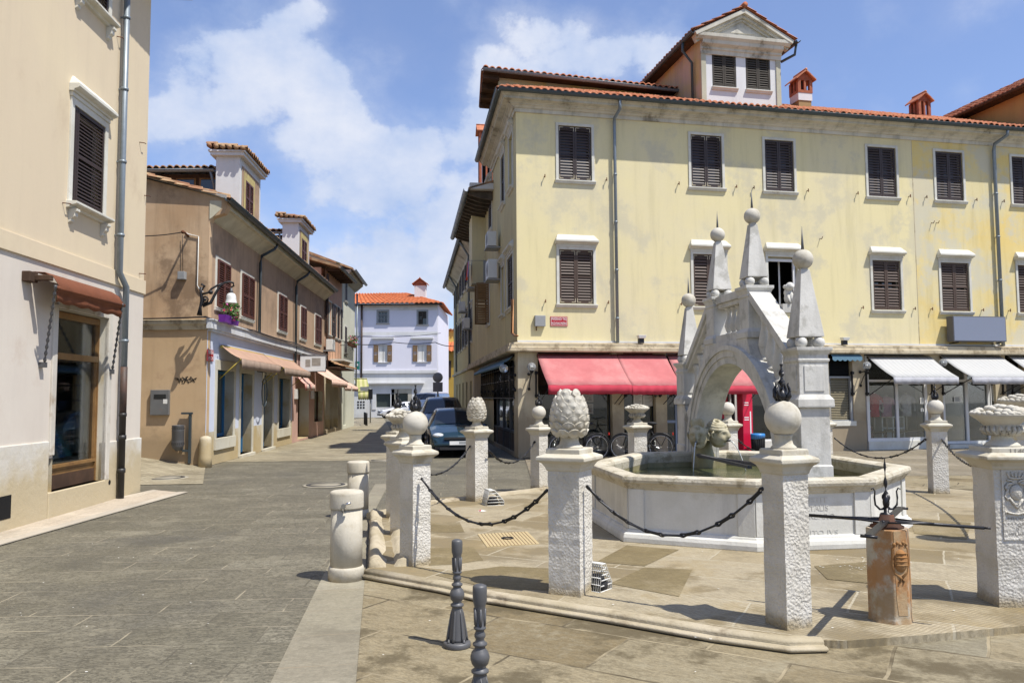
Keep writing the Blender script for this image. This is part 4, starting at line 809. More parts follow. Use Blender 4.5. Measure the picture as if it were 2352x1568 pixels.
# awning, rolled
aw0, aw1 = u(123, 640)[0], u(270, 680)[0]
z_a = (CF.off(123, 631, .2)[1]+CF.off(269.5, 676, .2)[1])/2; z_b = (CF.off(132, 658, .42)[1]+CF.off(279.7, 698.7, .42)[1])/2; z_c = (CF.off(130, 692, .40)[1]+CF.off(270, 724.5, .40)[1])/2
b = MB(); vs = []; nn_ = 44; rnd = random.Random(3)
sa_, sb_ = CF.off(126, 660, .35)[0], CF.off(275, 700, .35)[0]; ph = [rnd.uniform(0, 6) for _ in range(5)]
for i in range(nn_+1):
    t = i/nn_; s = sa_+(sb_-sa_)*t; wv = sum(math.sin(t*k*6.28+ph[k % 5])/k for k in (2, 5, 9))*.02
    vs += [CF.T(s, .03, z_a+.01), CF.T(s, .20, z_a), CF.T(s, .33, (z_a+z_b)/2+.03), CF.T(s, .42, z_b), CF.T(s, .41, z_b-.03), CF.T(s, .36+wv*.5, (z_b*2+z_c)/3), CF.T(s, .37+wv*1.6, (z_b+z_c*2)/3), CF.T(s, .36+wv, z_c+.012*math.sin(t*31))]
b.add(vs, [(8*i+v, 8*i+8+v, 8*i+9+v, 8*i+1+v) for i in range(nn_) for v in range(7)], 0, True); a_ = b.build('awning', m_brownaw, ch, recalc=False); md_ = a_.modifiers.new('t', 'SOLIDIFY'); md_.thickness = .008
b = MB(); b.tube([CF.T(sa_-.06, .40, z_b-.01), CF.T(sb_+.06, .40, z_b-.01)], .03, 8); b.build('front_bar', m_brownaw, a_)
b = MB(); b.box(sa_-.24, sa_-.02, 0, .12, z_a-.16, z_a-.01, CF.T); b.box(sa_-.12, sa_-.02, .1, .34, z_a-.13, z_a-.05, CF.T); b.build('awning_box', m_woodd, a_, bev=.01)
for (x0, y0, x1, y1) in ((128, 655, 98.4, 836), (281, 697, 255, 852)):
    s0, z0 = CF.off(x0, y0, .42); s1_, z1_ = CF.off(x1, y1, .04); g = MB(); N_ = 60
    p = [CF.T(s0+(s1_-s0)*t, .42+(.06-.42)*t, z0+(z1_-z0)*t) for t in [i/N_ for i in range(N_+1)]]
    g.tube(p, [.018+.008*math.sin(i*1.25) for i in range(N_+1)], 6); g.box(s1_-.05, s1_+.05, 0, .08, z1_-.05, z1_+.03, CF.T); g.build('twisted_arm', m_ironp, a_)
# drainpipe
sA, sB = u(283, 300)[0], u(284, 900)[0]; zz = [CF.off(x, y, .1)[1] for x, y in ((271, 628), (287, 655), (285, 845), (282, 952))]
sA = CF.off(279, 430, .1)[0]; sB = CF.off(286, 760, .1)[0]
pipe(CF, ch, [(sA, ZT), (sA, zz[0]+.03), (sB, zz[1]-.03), (sB, zz[2])], .055, m_zinc)
pipe(CF, ch, [(sB, zz[2]+.02), (sB, zz[3])], .062, m_pipeb, clips=False)
b = MB(); b.tube([CF.T(sB, .11, zz[3]+.03), CF.T(sB, .11, zz[3]-.03), CF.T(sB, .11, zz[3]-.03), CF.T(sB, .11, .0)], [.07, .07, .06, .06], 10)
for z in (.5, 1.1): b.lathe([(.072, -.04), (.072, .04)], 12, lambda x, y, q: CF.T(sB+x, .11+y, z+q))
b.build('drainpipe', plain('black_cast_iron_pipe', (0.03, 0.028, 0.026), .5, var=.4, bump=.4, bs=20), ch)
b = MB(); b.box(-13, .6, -9, .62, ZT, ZT+.12, CF.T); b.build('eaves', m_pale, ch)
b = MB(); tiles(b, CF.T(-13, .7, ZT+.14), CF.T(.7, .7, ZT+.14), CF.T(.7, -4, ZT+1.8), CF.T(-13, -4, ZT+1.8)); b.build('roof', m_tileo, ch)
b = MB(); s, z = u(4, 1172); b.box(-13+.02 if s-.1 < -13 else s-.35, s+.16, .02, .035, .16, .48, CF.T); b.build('vent', m_dark, ch)
b = MB(); s, z = u(247, 1122); b.lathe([(.045, .03), (.045, .034)], 12, lambda x, y, q: CF.T(s+x, q, .32+y)); b.build('drain_hole', m_dark, ch)
b = MB()
for (x, y) in ((320, 327), (331, 449), (319, 628), (143, 466), (268, 84)): s, z = u(x, y); b.tube([CF.T(s, 0, z), CF.T(s+.04, .08, z), CF.T(s+.12, .08, z+.01)], .009, 5); b.cut()
b.build_each('wall_hook', m_rust, ch)
# goods in the window of the cream house
SHF = lambda x, y, o: CF.T(*[(q[0], o, q[1]) for q in [CF.off(x, y, o)]][0])
def prop(name, bld, mats, label, cat, group=None, loc=None): return bld.build(name, mats, loc=loc or bld.v[0], label=label, cat=cat, group=group)
m_book = plain('blue_book_cover', (0.06, 0.22, 0.50), .4); m_book2 = plain('white_book_cover', (0.6, 0.62, 0.62), .4); m_book3 = plain('teal_book_cover', (0.12, 0.36, 0.42), .4)
sbk = [(126, 1050, m_book2, 'grey and white book lying at the left foot of the shop window display', 'open'), (140, 1052, m_book, 'dark blue book standing in the middle of the display row behind the shop glass', 'book'), (157, 1050, m_book3, 'teal book standing nearest the curtain behind the shop glass', 'book'), (124, 960, m_book, 'dark blue book propped high at the back of the window display', 'book')]
for i, (x, y, m_, lb, k) in enumerate(sbk):
    o = -.33-.05*i; s, _ = CF.off(x, y, o); z = dz0+.45 if i < 3 else 1.2; g = MB(); T = lambda a, q, c: CF.T(s+a, o-q*.9-c*.35, z+c*.93)
    g.box(-.17, .17, 0, .03, 0, .40, T); g.box(-.12, .12, .03, .034, .07, .32, T, 1); g.build('book', [m_, m_book2 if i else m_book], loc=CF.T(s, o, z), label=lb, cat='book')
g = MB(); s, z = CF.off(147, 1000, -.62); rnd = random.Random(5)
for k in range(16):
    a0_ = k*math.pi/8; g.tube([CF.T(s+.27*math.cos(a0_)*math.sin(t*math.pi/8), -.45-.12*math.sin(a0_)*math.sin(t*math.pi/8), z+.33*math.cos(t*math.pi/8)) for t in range(0, 7)], .007, 4)
for t in (2, 3, 4, 5): g.tube([CF.T(s+.27*math.cos(a)*math.sin(t*math.pi/8), -.45-.12*math.sin(a)*math.sin(t*math.pi/8), z+.33*math.cos(t*math.pi/8)) for a in [i*.4 for i in range(16)]], .007, 4, closed=True)
g.build('string_net', surf('white_string', (0.75, 0.76, 0.76)), loc=CF.T(s, -.62, z), label='rounded net of white string draped in the window of the cream house', cat='net')
g = MB(); s, z = CF.off(168, 1035, -.7)
g.hexa([CF.T(s-.1, -.6, dz0+.46), CF.T(s+.3, -.6, dz0+.46), CF.T(s+.3, -.85, dz0+.46), CF.T(s-.1, -.85, dz0+.46)], [CF.T(s-.02, -.7, dz0+1.0), CF.T(s+.06, -.7, dz0+1.05), CF.T(s+.06, -.8, dz0+1.05), CF.T(s-.02, -.8, dz0+1.0)])
g.build('blue_cloth', surf('blue_display_cloth', (0.18, 0.42, 0.62), bump=.6, bs=8, bd=.05), loc=CF.T(s, -.6, dz0+.45), label='peaked blue cloth beside the books in the window display', cat='cloth')
# ------------------------------------------------------------------ ochre and white house
P2 = G(470, 1072); OS = Fac(P2, -3.7); OF = Fac(P2, -90, -1)
oh = thing('ochre_corner_house', P2, 'two-storey ochre house with a bluish white shop front, blue doors and two white dormers', 'house')
SO = 24.0; zf0, zf1 = 3.62, 3.90; zw = 6.65; zg2 = 7.12
S3 = OS.s(745, 800)
op = [('win', 496, 535, OS.uv(515, 851)[1], OS.uv(515, 1003)[1], .33), ('door', 551.5, 578, OS.uv(565, 858)[1], .08, .35), ('door', 603.7, 625, OS.uv(615, 862)[1], .08, .35), ('win', 639, 664, OS.uv(650, 869)[1], OS.uv(650, 983)[1], .33),
      ('pdoor', 684, 709.5, OS.uv(697, 892)[1], .08, .5), ('pwin', 722, 741, OS.uv(731, 898)[1], OS.uv(731, 968)[1], .3)]
H2 = [(OS.s(a, 950), OS.s(c, 950), z0, z1, D) for (_, a, c, z1, z0, D) in op]
sp_ = OS.s(671, 950)
b = MB(); wall(b, OS, 0, sp_, .9, zf0+.1, H2[:4], .3, 0, 1); b.build('shop_wall', [m_bluew, m_plinth], oh)
b = MB(); wall(b, OS, sp_, S3, .0, zf0+.1, H2[4:], .3, 0, 1); b.build('pink_wall', [m_pinkg, m_plinth], oh)
b = MB(); wall(b, OS, 0, sp_, 0, .9, [h for h in H2[:4]], .3, 0); b.build('plinth', m_plinth, oh)
su = [(501.6, 528.8, 604, 707), (557.8, 583.8, 634, 727), (642, 659.4, 683, 761), (692.8, 703.8, 712, 780), (725.6, 738, 730, 791)]
HU = [(*px_rect(OS, a, c, t, d_, .06),) for a, c, t, d_ in su]; zU0 = sum(h[2] for h in HU[:3])/3; zU1 = sum(h[3] for h in HU[:3])/3
b = MB(); wall(b, OS, 0, S3, zf1-.1, zw+.1, [(h[0]+.05, h[1]-.05, zU0+.05, zU1-.05) for h in HU], .15); b.build('street_wall', m_brownw, oh)
for h in HU:
    w = window(OS, oh, h[0], h[1], zU0, zU1, 'none', sr=.12, sill=.05, depth=.12)
    sp2 = (h[0]+h[1])/2
    for (a, c) in ((h[0]-.02, sp2-.004), (sp2+.004, h[1]+.02)): g = MB(); leaf(g, OS, a, c, zU0-.02, zU1+.03, .035, 19, 0, None, True, .06, .045); g.build('shutter', m_shutr, w)
# gable front with closed eaves end
s3 = OF.s(320, 900); e_ = .47; th2 = math.radians(15.5)
zr0 = zg2+.02
Lg = 9.0
prof = [(-e_, zr0), (-e_, zr0-.22), (-e_+.08, zr0-.38), (-.12, zr0-.46), (-.05, zr0-.5), (0, zr0-.62), (0, zf0), (Lg, zf0), (Lg, zr0+Lg*.14), (4.2, zr0+.15+4.2*math.tan(th2)*.9)]
b = MB(); b.prism(prof, -.25, 0.0, lambda t, p, q: OF.T(p, t, q)); b.build('gable_wall', m_ochre, oh)
b = MB(); b.box(0.004, Lg, -.25, 0, -.1, zf0, OF.T); b.build('gable_base', m_ochre2, oh)
# coping edge of the roof on the gable
b = MB(); rnd = random.Random(8); s = -e_
while s < 5.2:
    L_ = rnd.uniform(.35, .5); za_ = zr0+(s+e_)*math.tan(th2); zb_ = zr0+(s+L_+e_)*math.tan(th2); j = rnd.uniform(0, .03)
    b.hexa([OF.T(s, -.22, za_+.0), OF.T(s+L_, -.22, zb_), OF.T(s+L_, .05+j, zb_), OF.T(s, .05+j, za_)], [OF.T(s, -.22, za_+.09), OF.T(s+L_, -.22, zb_+.07), OF.T(s+L_, .05+j, zb_+.07), OF.T(s, .05+j, za_+.09)], 0)
    b.tube([OF.T(s-.02, -.10, za_+.10), OF.T(s+L_-.04, -.10, zb_+.08)], [.07, .055], 8, 1); s += L_
b.build('verge', [surf('grey_mortar_verge', (0.42, 0.41, 0.38), dirt=(.25, .23, .2), bump=.5, bs=20), m_tileo], oh)
# fascia band, both sides
lp = OF.T(Lg, 0, 0).xy; c2_ = OS.T(0, 0, 0).xy; fp = OS.T(S3, 0, 0).xy
b = MB(); sweep(b, [lp, c2_], [(0, zf0), (.05, zf0), (.07, zf0+.12), (.10, zf0+.15), (.10, zf1-.02), (0, zf1)]); b.build('gable_band', m_ledge, oh)
b = MB(); b.box(-.1, S3, 0, .14, zf0+.03, zf1-.02, OS.T); b.box(-.12, S3, .0, .18, zf1-.03, zf1+.01, OS.T); b.box(.05, S3, .0, .10, zf0-.03, zf0+.03, OS.T); b.build('fascia', surf('white_fascia', (0.66, 0.67, 0.68), dirt=(0.45, 0.45, 0.42), ds=2, dt=(.5, .65)), oh, bev=.006)
# cove and gutter
b = MB(); b.prism([(0, zw-.05), (.05, zw-.02), (e_-.12, zg2-.2), (e_-.02, zg2-.19), (e_-.02, zg2-.02), (0, zg2-.02)], -.02, S3, OS.T); b.build('cove', surf('cream_cove', (0.62, 0.58, 0.44), (0.5, 0.46, 0.34), dirt=(0.36, 0.32, 0.22), ds=1.6, streak=.3), oh)
b = MB(); gutter(b, OS.T(-.28, e_+.08, zg2), OS.T(S3+.1, e_+.08, zg2), .095); b.build('gutter', m_zincd, oh)
for (x, yt_, yb_, xe, ye) in ((596, 575, 769, 630, 565), (679.7, 637, 832, 708, 628)):
    s = OS.off(x, 700, .1)[0]; pipe(OS, oh, [(s+.75, zg2-.12, e_), (s+.62, zg2-.28, e_-.05), (s+.05, zg2-.62, .14), (s, zg2-.85), (s, zf1 if x < 600 else 3.1)], .05, m_zincd, clips=False)
b = MB(); tiles(b, OS.T(-.1, e_+.05, zg2+.02), OS.T(S3, e_+.05, zg2+.02), OS.T(S3, -4.5, zg2+.02+5*math.tan(th2)), OS.T(-.1, -4.5, zg2+.02+5*math.tan(th2))); b.build('roof', m_tileo, oh)
# dormers
def tower(xc, xl, xr, yt_near, win, wid_back, nm):
    o = -.02; sa, zt_ = OS.off(xc, yt_near, o); sb_ = OS.off(xr, 500, o)[0]; Pn = OS.T(sa, o, 0); xL = AT(xl, 400, Pn.y).x; dp = Pn.x-xL
    F = Fac(OS.T(sa, o, 0), -3.7); L_ = sb_-sa; zt_ = zt_-.1
    h = px_rect(F, *win); hh = [h]
    g = MB(); wall(g, F, 0, L_, zg2-.2, zt_, hh, .1, 0); g.box(.02, L_, -dp, -.12, zg2-.3, zt_, F.T); g.quad(F.T(0, 0, zg2-.3), F.T(0, -dp, zg2-.3), F.T(0, -dp, zt_), F.T(0, 0, zt_)); t_ = g.build('dormer', m_white, oh)
    g = MB()
    wall(g, F, .22, L_-.18, zg2-.1, zt_-.22, hh, .02, 0, None, .012); g.build('dormer_panel', m_brownw, t_)
    g = MB(); wall(g, F, h[0]-.22, h[1]+.2, zg2-.1, h[3]+.25, hh, .02, 0, None, .024); g.build('window_surround', surf('yellow_surround_'+nm, (0.52, 0.44, 0.18), (0.42, 0.33, 0.16), s=3), t_)
    sp2 = (h[0]+h[1])/2
    for (a, c) in ((h[0], sp2-.004), (sp2+.004, h[1])): g = MB(); leaf(g, F, a, c, h[2], h[3], .0, 15, 0); g.build('shutter', m_shutr, t_)
    g = MB(); e = .14
    g.box(-e, L_+e, -dp-e, e, zt_, zt_+.10, F.T); g.box(-e-.05, L_+e+.05, -dp-e-.05, e+.05, zt_+.10, zt_+.15, F.T); g.build('dormer_cornice', m_white, t_)
    g = MB(); q = e+.10; tiles(g, F.T(-q, q, zt_+.19), F.T(L_+q, q, zt_+.19), F.T(L_+q, -dp-q, zt_+.33), F.T(-q, -dp-q, zt_+.33), .2, .3, .07, 0, .03)
    for i in range(int((dp+2*q)/.2)+1): o_ = q-i*.2-.1; g.tube([F.T(-q-.03, o_, zt_+.2+i*.012), F.T(-q+.25, o_, zt_+.22+i*.012)], .075, 8)
    g.build('dormer_roof', m_tileo, t_)
    return F, L_, zt_, dp
T1 = tower(551.6, 497, 597, 352, (562.5, 579.7, 422, 497), 0, 'a')
T2 = tower(686, 651, 711, 506, (692, 703, 552, 605), 0, 'b')
# timber attics between the dormers
for (xl, xr, yt_, yb_, yw, yy, seg) in ((150, 497, 387, 398, 450, T1, 'a'), (596, 651, 531, 540, 575, T2, 'b')):
    F, L_, zt_, dp = yy; Y = F.p0.y+.55; A_ = AT(xl, yt_, Y); B_ = AT(xr, yt_, Y); z = B_.z
    g = MB(); g.box(A_.x, B_.x, Y+.4, Y+3.5, 6.5, z-.08); g.build('attic_wall', m_woodd, oh)
    for k in range(2 if seg == 'a' else 1):
        x = B_.x-.35-.75*k; g = MB(); g.box(x-.32, x+.32, Y+.36, Y+.4, z-.85, z-.2); g.box(x-.26, x+.26, Y+.345, Y+.36, z-.8, z-.25, mi=1); g.build('attic_window', [m_wood, m_dglass], oh)
    g = MB(); tiles(g, (A_.x, Y-.05, z), (B_.x, Y-.05, z), (B_.x, Y+3.6, z+.62), (A_.x, Y+3.6, z+.62), .21, .4, .06, 0, .02); g.build('attic_roof', m_tileo, oh)
    g = MB(); gutter(g, Vector((A_.x, Y-.1, z-.06)), Vector((B_.x-.02, Y-.1, z-.06)), .08); g.tube([Vector((B_.x-.15, Y-.1, z-.1)), Vector((B_.x-.12, Y+.1, z-.45)), Vector((B_.x-.06, Y+.3, z-1.1))], .04, 8); g.build('attic_gutter', m_zinc, oh)
# shop windows and doors on the street
sf = surf('opening_stone', (0.58, 0.55, 0.45), (0.50, 0.46, 0.36), dirt=(0.36, 0.28, 0.17), ds=2)
for (k, a, c, z1, z0, D), h in zip(op, H2):
    s0, s1_ = h[0], h[1]; g = MB(); wd = .16
    if k in ('win', 'door'):
        zb_ = z0 if k == 'win' else 0.02
        g.box(s0-wd, s0, -.02, .03, zb_, z1, OS.T); g.box(s1_, s1_+wd, -.02, .03, zb_, z1, OS.T); g.box(s0-wd, s1_+wd, -.02, .032, z1, z1+.28, OS.T)
        if k == 'win': g.box(s0-wd, s1_+wd, -.2, .06, z0-.32, z0, OS.T)
        else: g.box(s0-.1, s1_+.1, -.3, .12, -.02, .08, OS.T)
        g.build('stone_surround', sf, oh, bev=.008)
    g = MB(); m_ = {'win': m_bluep, 'door': m_bluep, 'pdoor': m_woodd, 'pwin': m_woodd}[k]; o = -D+.02
    g.box(s0, s0+.07, o, o+.06, z0, z1, OS.T); g.box(s1_-.09, s1_, o, o+.06, z0, z1, OS.T); g.box(s0+.07, s1_-.09, o, o+.06, z0, z0+.09, OS.T); g.box(s0+.07, s1_-.09, o, o+.06, z1-.08, z1, OS.T)
    if 'door' in k: g.box(s0+.07, s1_-.09, o, o+.05, z0+.09, z0+.75, OS.T); g.box((s0+s1_)/2-.04, (s0+s1_)/2+.04, o, o+.055, z0, z1, OS.T); g.box(s0+.07, s1_-.09, o, o+.055, z1-.55, z1-.48, OS.T)
    d_ = g.build('door' if 'door' in k else 'shop_window', m_, oh)
    g = MB(); g.box(s0+.05, s1_-.05, o+.01, o+.02, z0, z1, OS.T); g.build('pane', m_gglass, d_)
    if 'door' in k: g = MB(); g.ball(((s0+s1_)/2+.08, o+.09, 1.05), .03, OS.T); g.build('handle', m_chrome, d_)
# corner guard stone
g = MB(); Q = OS.T(-.06, .10, 0); R_ = random.Random(2)
g.lathe([(.17, -.03), (.165, .25), (.155, .6), (.15, .72), (.13, .78), (.06, .81)], 14, lambda x, y, z: Vector((Q.x+x-.08, Q.y+y+.02, z))); g.build('corner_guard', m_plinth, loc=Q, label='rounded pale guard stone at the corner of the ochre house', cat='guard stone')
# awnings
pm = (m_pinkaw, m_pinkv, plain('yellow_awning_rod', (0.42, 0.33, 0.05), .5))
def oaw(nm, xl, yl, xbl, ybl, xr, yr, xbr, ybr, val, mats, wav=.015, scal=0, arms=True, o0=.1):
    sa = OS.off(xl, yl, o0)[0]; best = None
    for k in range(12, 220):
        o = k*.01; s_ = OS.off(xbl, ybl, o)[0]
        if best is None or abs(s_-sa) < best[0]: best = (abs(s_-sa), o)
    o = best[1]; sb_ = OS.off(xbr, ybr, o)[0]; zt_ = OS.off(xl, yl, o0)[1]; zb_ = (OS.off(xbl, ybl, o)[1]+OS.off(xbr, ybr, o)[1])/2
    return awning(OS, nm, sa, sb_, zt_, zb_, o, val, mats, oh, o0=.05, wav=wav, scal=scal, arms=arms), sa, sb_, o
A1_ = oaw('awning', 510, 791, 555, 823, 606, 800, 645, 841, .27, pm); A2_ = oaw('awning', 609, 814, 653, 844, 680, 826, 713, 855, .25, pm)
m_rs = stripes('red_striped_canvas', (0.62, 0.55, 0.46), (0.50, 0.14, 0.12), .30, OS.d.to_3d(), .55); m_ps = stripes('pink_striped_canvas', (0.70, 0.52, 0.42), (0.62, 0.36, 0.28), .10, OS.d.to_3d(), .6)
oaw('striped_awning', 683, 860, 700, 882, 700, 862, 724, 884, .2, (m_rs, m_rs, m_iron), arms=False, scal=.06)
for x0_, x1_ in ((700, 722), (723, 743)): awning(OS, 'striped_awning', OS.s(x0_), OS.s(x1_), 3.25, 2.55, 1.15, .22, (m_ps, m_ps, m_iron), oh, arms=False, scal=.07)
# ------------------------------------------------------------------ street houses beyond
def row_house(name, label, P, ang, L_, z_e, wallm, groundm, zg_, root=None, depth=8): return thing(name, P, label, 'house')
e3 = OS.T(S3, 0, 0); PF = Fac(e3, -3.0)
ph_ = thing('peach_house', e3, 'narrow peach house with dark shutters, flower balcony and rafter eaves in the street', 'house')
L3 = PF.s(784, 850); zE3 = PF.uv(745, 612)[1]
def pw(a, c, t, d_): return px_rect(PF, a, c, t, d_, .03)
W3 = [pw(752, 762, 693, 768), pw(770, 775, 722, 770), pw(777.5, 782, 735, 772)]
zz0, zz1 = W3[0][2], W3[0][3]; W3 = [(w[0], w[1], zz0, zz1) for w in W3]; W3b = [(w[0], w[1], zz0+2.9, zz1+2.6) for w in W3]
g = MB(); W3b = [w for w in W3b if w[3] < zE3-.3]; wall(g, PF, 0, L3, 3.4, zE3, W3+W3b, .15); g.box(.0, L3, -6, -.2, 3.4, zE3, PF.T); g.build('wall', m_peach, ph_)
W3b = [w for w in W3b if w[3] < zE3-.3]
for w in W3+W3b: window(PF, ph_, *w, 'none', sr=.1, sill=.06, depth=.1)
for w in W3+W3b:
    wd = (w[1]-w[0])/2
    for (a, c) in ((w[0]-wd-.05, w[0]-.02), (w[1]+.02, w[1]+wd+.05)): g = MB(); leaf(g, PF, a, c, w[2], w[3], .05, 14); g.build('shutter', m_shut, ph_)
g = MB(); G3 = [(PF.s(745+i*10)+.3, PF.s(745+i*10)+1.6, .2, 2.5) for i in range(4)]; G3 = [h for h in G3 if h[1] < L3-.2]; wall(g, PF, 0, L3, 0, 3.4, G3, .3, 0, 1); g.build('ground_wall', [m_pier, m_plinth], ph_)
for h in G3: g = MB(); g.box(h[0], h[1], -.32, -.28, h[2], h[3], PF.T); g.build('shop_window', m_gglass, ph_)
g = MB(); zr3 = zE3+.35; ov = .7
g.prism([(ov, zE3-.05), (ov, zE3+.06), (-4, zE3+1.5), (-4, zE3+1.3)], -.25, L3+.1, PF.T); g.build('roof', m_tileo, ph_)
for k in range(int(L3/.55)): g = MB(); g.box(.1+k*.55, .22+k*.55, 0, ov-.02, zE3-.16, zE3-.05, PF.T); g.build('rafter', m_woodd, ph_)
g = MB(); gutter(g, PF.T(-.25, ov+.07, zE3), PF.T(L3, ov+.07, zE3), .08); g.build('gutter', m_zincd, ph_); pipe(PF, ph_, [(.12, zE3-.3), (.12, 3.2)], .06, m_pipeb, clips=False)
a_, zc_ = PF.uv(757, 826); c_ = PF.s(797, 826) if False else a_+3.2
g = MB(); g.box(a_, c_, 0, .75, zc_-.05, zc_+.05, PF.T); g.prism([(0, zc_-.45), (.25, zc_-.4), (.6, zc_-.12), (.6, zc_-.05), (0, zc_-.05)], a_+.3, c_-.3, PF.T); bal = g.build('balcony', m_pale, ph_)
g = MB(); g.tube([PF.T(a_, 0, zc_+.95), PF.T(a_, .72, zc_+.95), PF.T(c_, .72, zc_+.95), PF.T(c_, 0, zc_+.95)], .02, 6)
for i in range(26): s = a_+(c_-a_)*i/25; g.tube([PF.T(s, .72, zc_+.05), PF.T(s, .72, zc_+.95)], .009, 4)
for i in range(5): g.tube([PF.T(a_, .72*i/5, zc_+.05), PF.T(a_, .72*i/5, zc_+.95)], .009, 4)
g.build('railing', m_iron, bal)
g = MB(); q = PF.off(746, 822, .6); q2 = PF.off(806, 858, .6); zc3 = 3.35; tiles(g, PF.T(.3, .8, zc3), PF.T(L3, .8, zc3), PF.T(L3, 0, zc3+.3), PF.T(.3, 0, zc3+.3)); g.box(.3, L3, 0, .75, zc3-.08, zc3-.02, PF.T, 1); g.build('canopy', [m_tileo, m_woodd], ph_)
m_ = (m_ps, m_ps, m_iron)
for (a, ) in ((.4,), (2.9,)): awning(PF, 'striped_awning', a, a+2.2, 2.95, 2.35, .95, .16, m_, ph_, arms=False, scal=.07)
e4 = PF.T(L3, 0, 0); GF = Fac(e4, -4.5)
gh = thing('pale_green_house', e4, 'pale green house with a grey gable at the far end of the left street row', 'house')
L4 = GF.s(814, 850); zE4 = GF.uv(790, 640)[1]; zE4 = min(max(zE4, 9), 12)
W4 = [(1.2+2.9*i, 2.1+2.9*i, zz, zz+1.5) for i in range(int((L4-1.5)/2.9)) for zz in (4.4, 7.4)]; G4 = [(1+2.9*i, 2.3+2.9*i, .2, 2.5) for i in range(int((L4-1.5)/2.9))]
g = MB(); wall(g, GF, 0, L4, 0, zE4, W4+G4, .15); g.box(0, L4, -7, -.2, 0, zE4, GF.T); g.build('wall', m_green, gh)
g = MB(); g.prism([(0, 7.5), (-6.5, 7.5), (-6.5, zE4+1.9), (-4.2, zE4+1.7), (0, zE4+.2)], -.03, .0, GF.T); g.build('gable', m_greyr, gh)
for w in W4: window(GF, gh, *w, 'closed', m=m_shut, sr=.1, n=12, o=.0)
for w in G4: g = MB(); g.box(w[0], w[1], -.16, -.1, w[2], w[3], GF.T); g.build('shop_window', m_gglass, gh)
g = MB(); g.prism([(0, zE4-.5), (.1, zE4-.45), (.5, zE4-.1), (.5, zE4), (0, zE4)], -.02, L4+.1, GF.T); g.build('cove', m_greyr, gh)
g = MB(); g.prism([(.6, zE4), (.6, zE4+.1), (-4.2, zE4+1.9), (-4.2, zE4+1.7)], -.1, L4+.15, GF.T); g.build('roof', m_tileo, gh)
g = MB(); gutter(g, GF.T(-.1, .68, zE4+.02), GF.T(L4+.2, .68, zE4+.02), .09); g.build('gutter', m_zinc, gh); pipe(GF, gh, [(L4-.05, zE4-.6, .15), (L4-.05, 2.5)], .05, m_zinc, clips=False)
# ------------------------------------------------------------------ lavender house closing the street
YE = 72.0; wl = AT(800, 910, YE); wr = AT(1004.7, 910, YE); EF = Fac((wr.x, wr.y), -90, -1)
lh = thing('lavender_house', (wr.x, wr.y, 0), 'white and lavender house with orange tiled roof closing the far end of the street', 'house')
def el(xl, xr, yt, yb_): return px_rect(EF, xl, xr, yt, yb_, 0)
z_ = lambda y: EF.uv(900, y)[1]
Lw = EF.s(740, 850); zEe = z_(698)
up = [el(869, 890, 715, 742), el(961, 979.5, 715, 745)]; mid_ = [el(869.5, 889.5, 792, 831), el(959.5, 980, 792, 830)]; gr = [el(864, 897, 904, 935), el(908, 937, 903, 945), el(955, 989, 903, 935)]
g = MB(); wall(g, EF, 0, Lw, z_(851), zEe, up+mid_, .15); wall(g, EF, 0, Lw, -1, z_(880), gr, .2, mi=1); wall(g, EF, 0, Lw, z_(880), z_(851), [], mi=1)
g.box(-.01, Lw, .0, .02, z_(770), z_(762), EF.T, 1); g.box(0, Lw, .0, .025, z_(713), zEe, EF.T, 1); g.box(-.05, Lw, -12, -.3, -1, zEe, EF.T, 0); g.quad(EF.T(0, 0, -1), EF.T(0, -12, -1), EF.T(0, -12, zEe), EF.T(0, 0, zEe), 1)
g.build('wall', [m_lav, m_white], lh)
g = MB(); g.box(.05, Lw, 0, .12, z_(857), z_(850), EF.T); g.cut(); g.box(1.2, Lw-1, 0, .35, z_(881), z_(878), EF.T); g.build_each('ledge', m_white, lh)
for w in up: window(EF, lh, *w, 'none', stone=m_plg, sr=.16, sill=.12)
for w in up[:1]:
    g = MB(); 
    for k in range(4): x = w[0]+(w[1]-w[0])*k/3; g.box(x-.02, x+.02, -.1, -.06, w[2], w[3], EF.T)
    for k in range(4): zq_ = w[2]+(w[3]-w[2])*k/3; g.box(w[0], w[1], -.1, -.06, zq_-.02, zq_+.02, EF.T)
    g.build('glazing_bars', m_plg, lh)
w = up[1]; g = MB(); leaf(g, EF, w[0], (w[0]+w[1])/2, (w[2]+w[3])/2, w[3], -.02, 6); leaf(g, EF, (w[0]+w[1])/2, w[1], w[2], w[3], -.02, 10); g.build('shutter', m_shutw, lh)
for w in mid_: window(EF, lh, *w, 'open', m=m_shuto, stone=m_white, sr=.04, hood=0, sill=.1, n=12)
for w in mid_:
    g = MB(); g.box(w[0]-.6, w[1]+.6, 0, .25, w[3]+.55, w[3]+.72, EF.T); g.build('hood', m_white, lh); 
    g = MB(); g.box(w[0]+.05, w[0]+.42, -.14, -.1, w[2], w[3], EF.T); g.cut(); g.box(w[1]-.42, w[1]-.05, -.14, -.1, w[2], w[3], EF.T); g.build_each('curtain', m_paper, lh)
for w in gr:
    g = MB(); g.box(w[0]-.35, w[0], -.02, .06, w[2]-.2, w[3], EF.T); g.box(w[1], w[1]+.35, -.02, .06, w[2]-.2, w[3], EF.T); g.box(w[0]-.35, w[1]+.35, -.02, .065, w[3], w[3]+.4, EF.T); d_ = g.build('shop_surround', m_greyr if w is gr[1] else m_white, lh); g = MB(); g.box(w[0], w[1], -.2, -.15, w[2], w[3], EF.T); g.build('pane', m_gglass, d_)
g = MB(); zR = z_(673)+.6; a0_ = EF.T(-.5, .45, zEe); a1_ = EF.T(Lw, .45, zEe); r0_ = EF.s(916, 673)
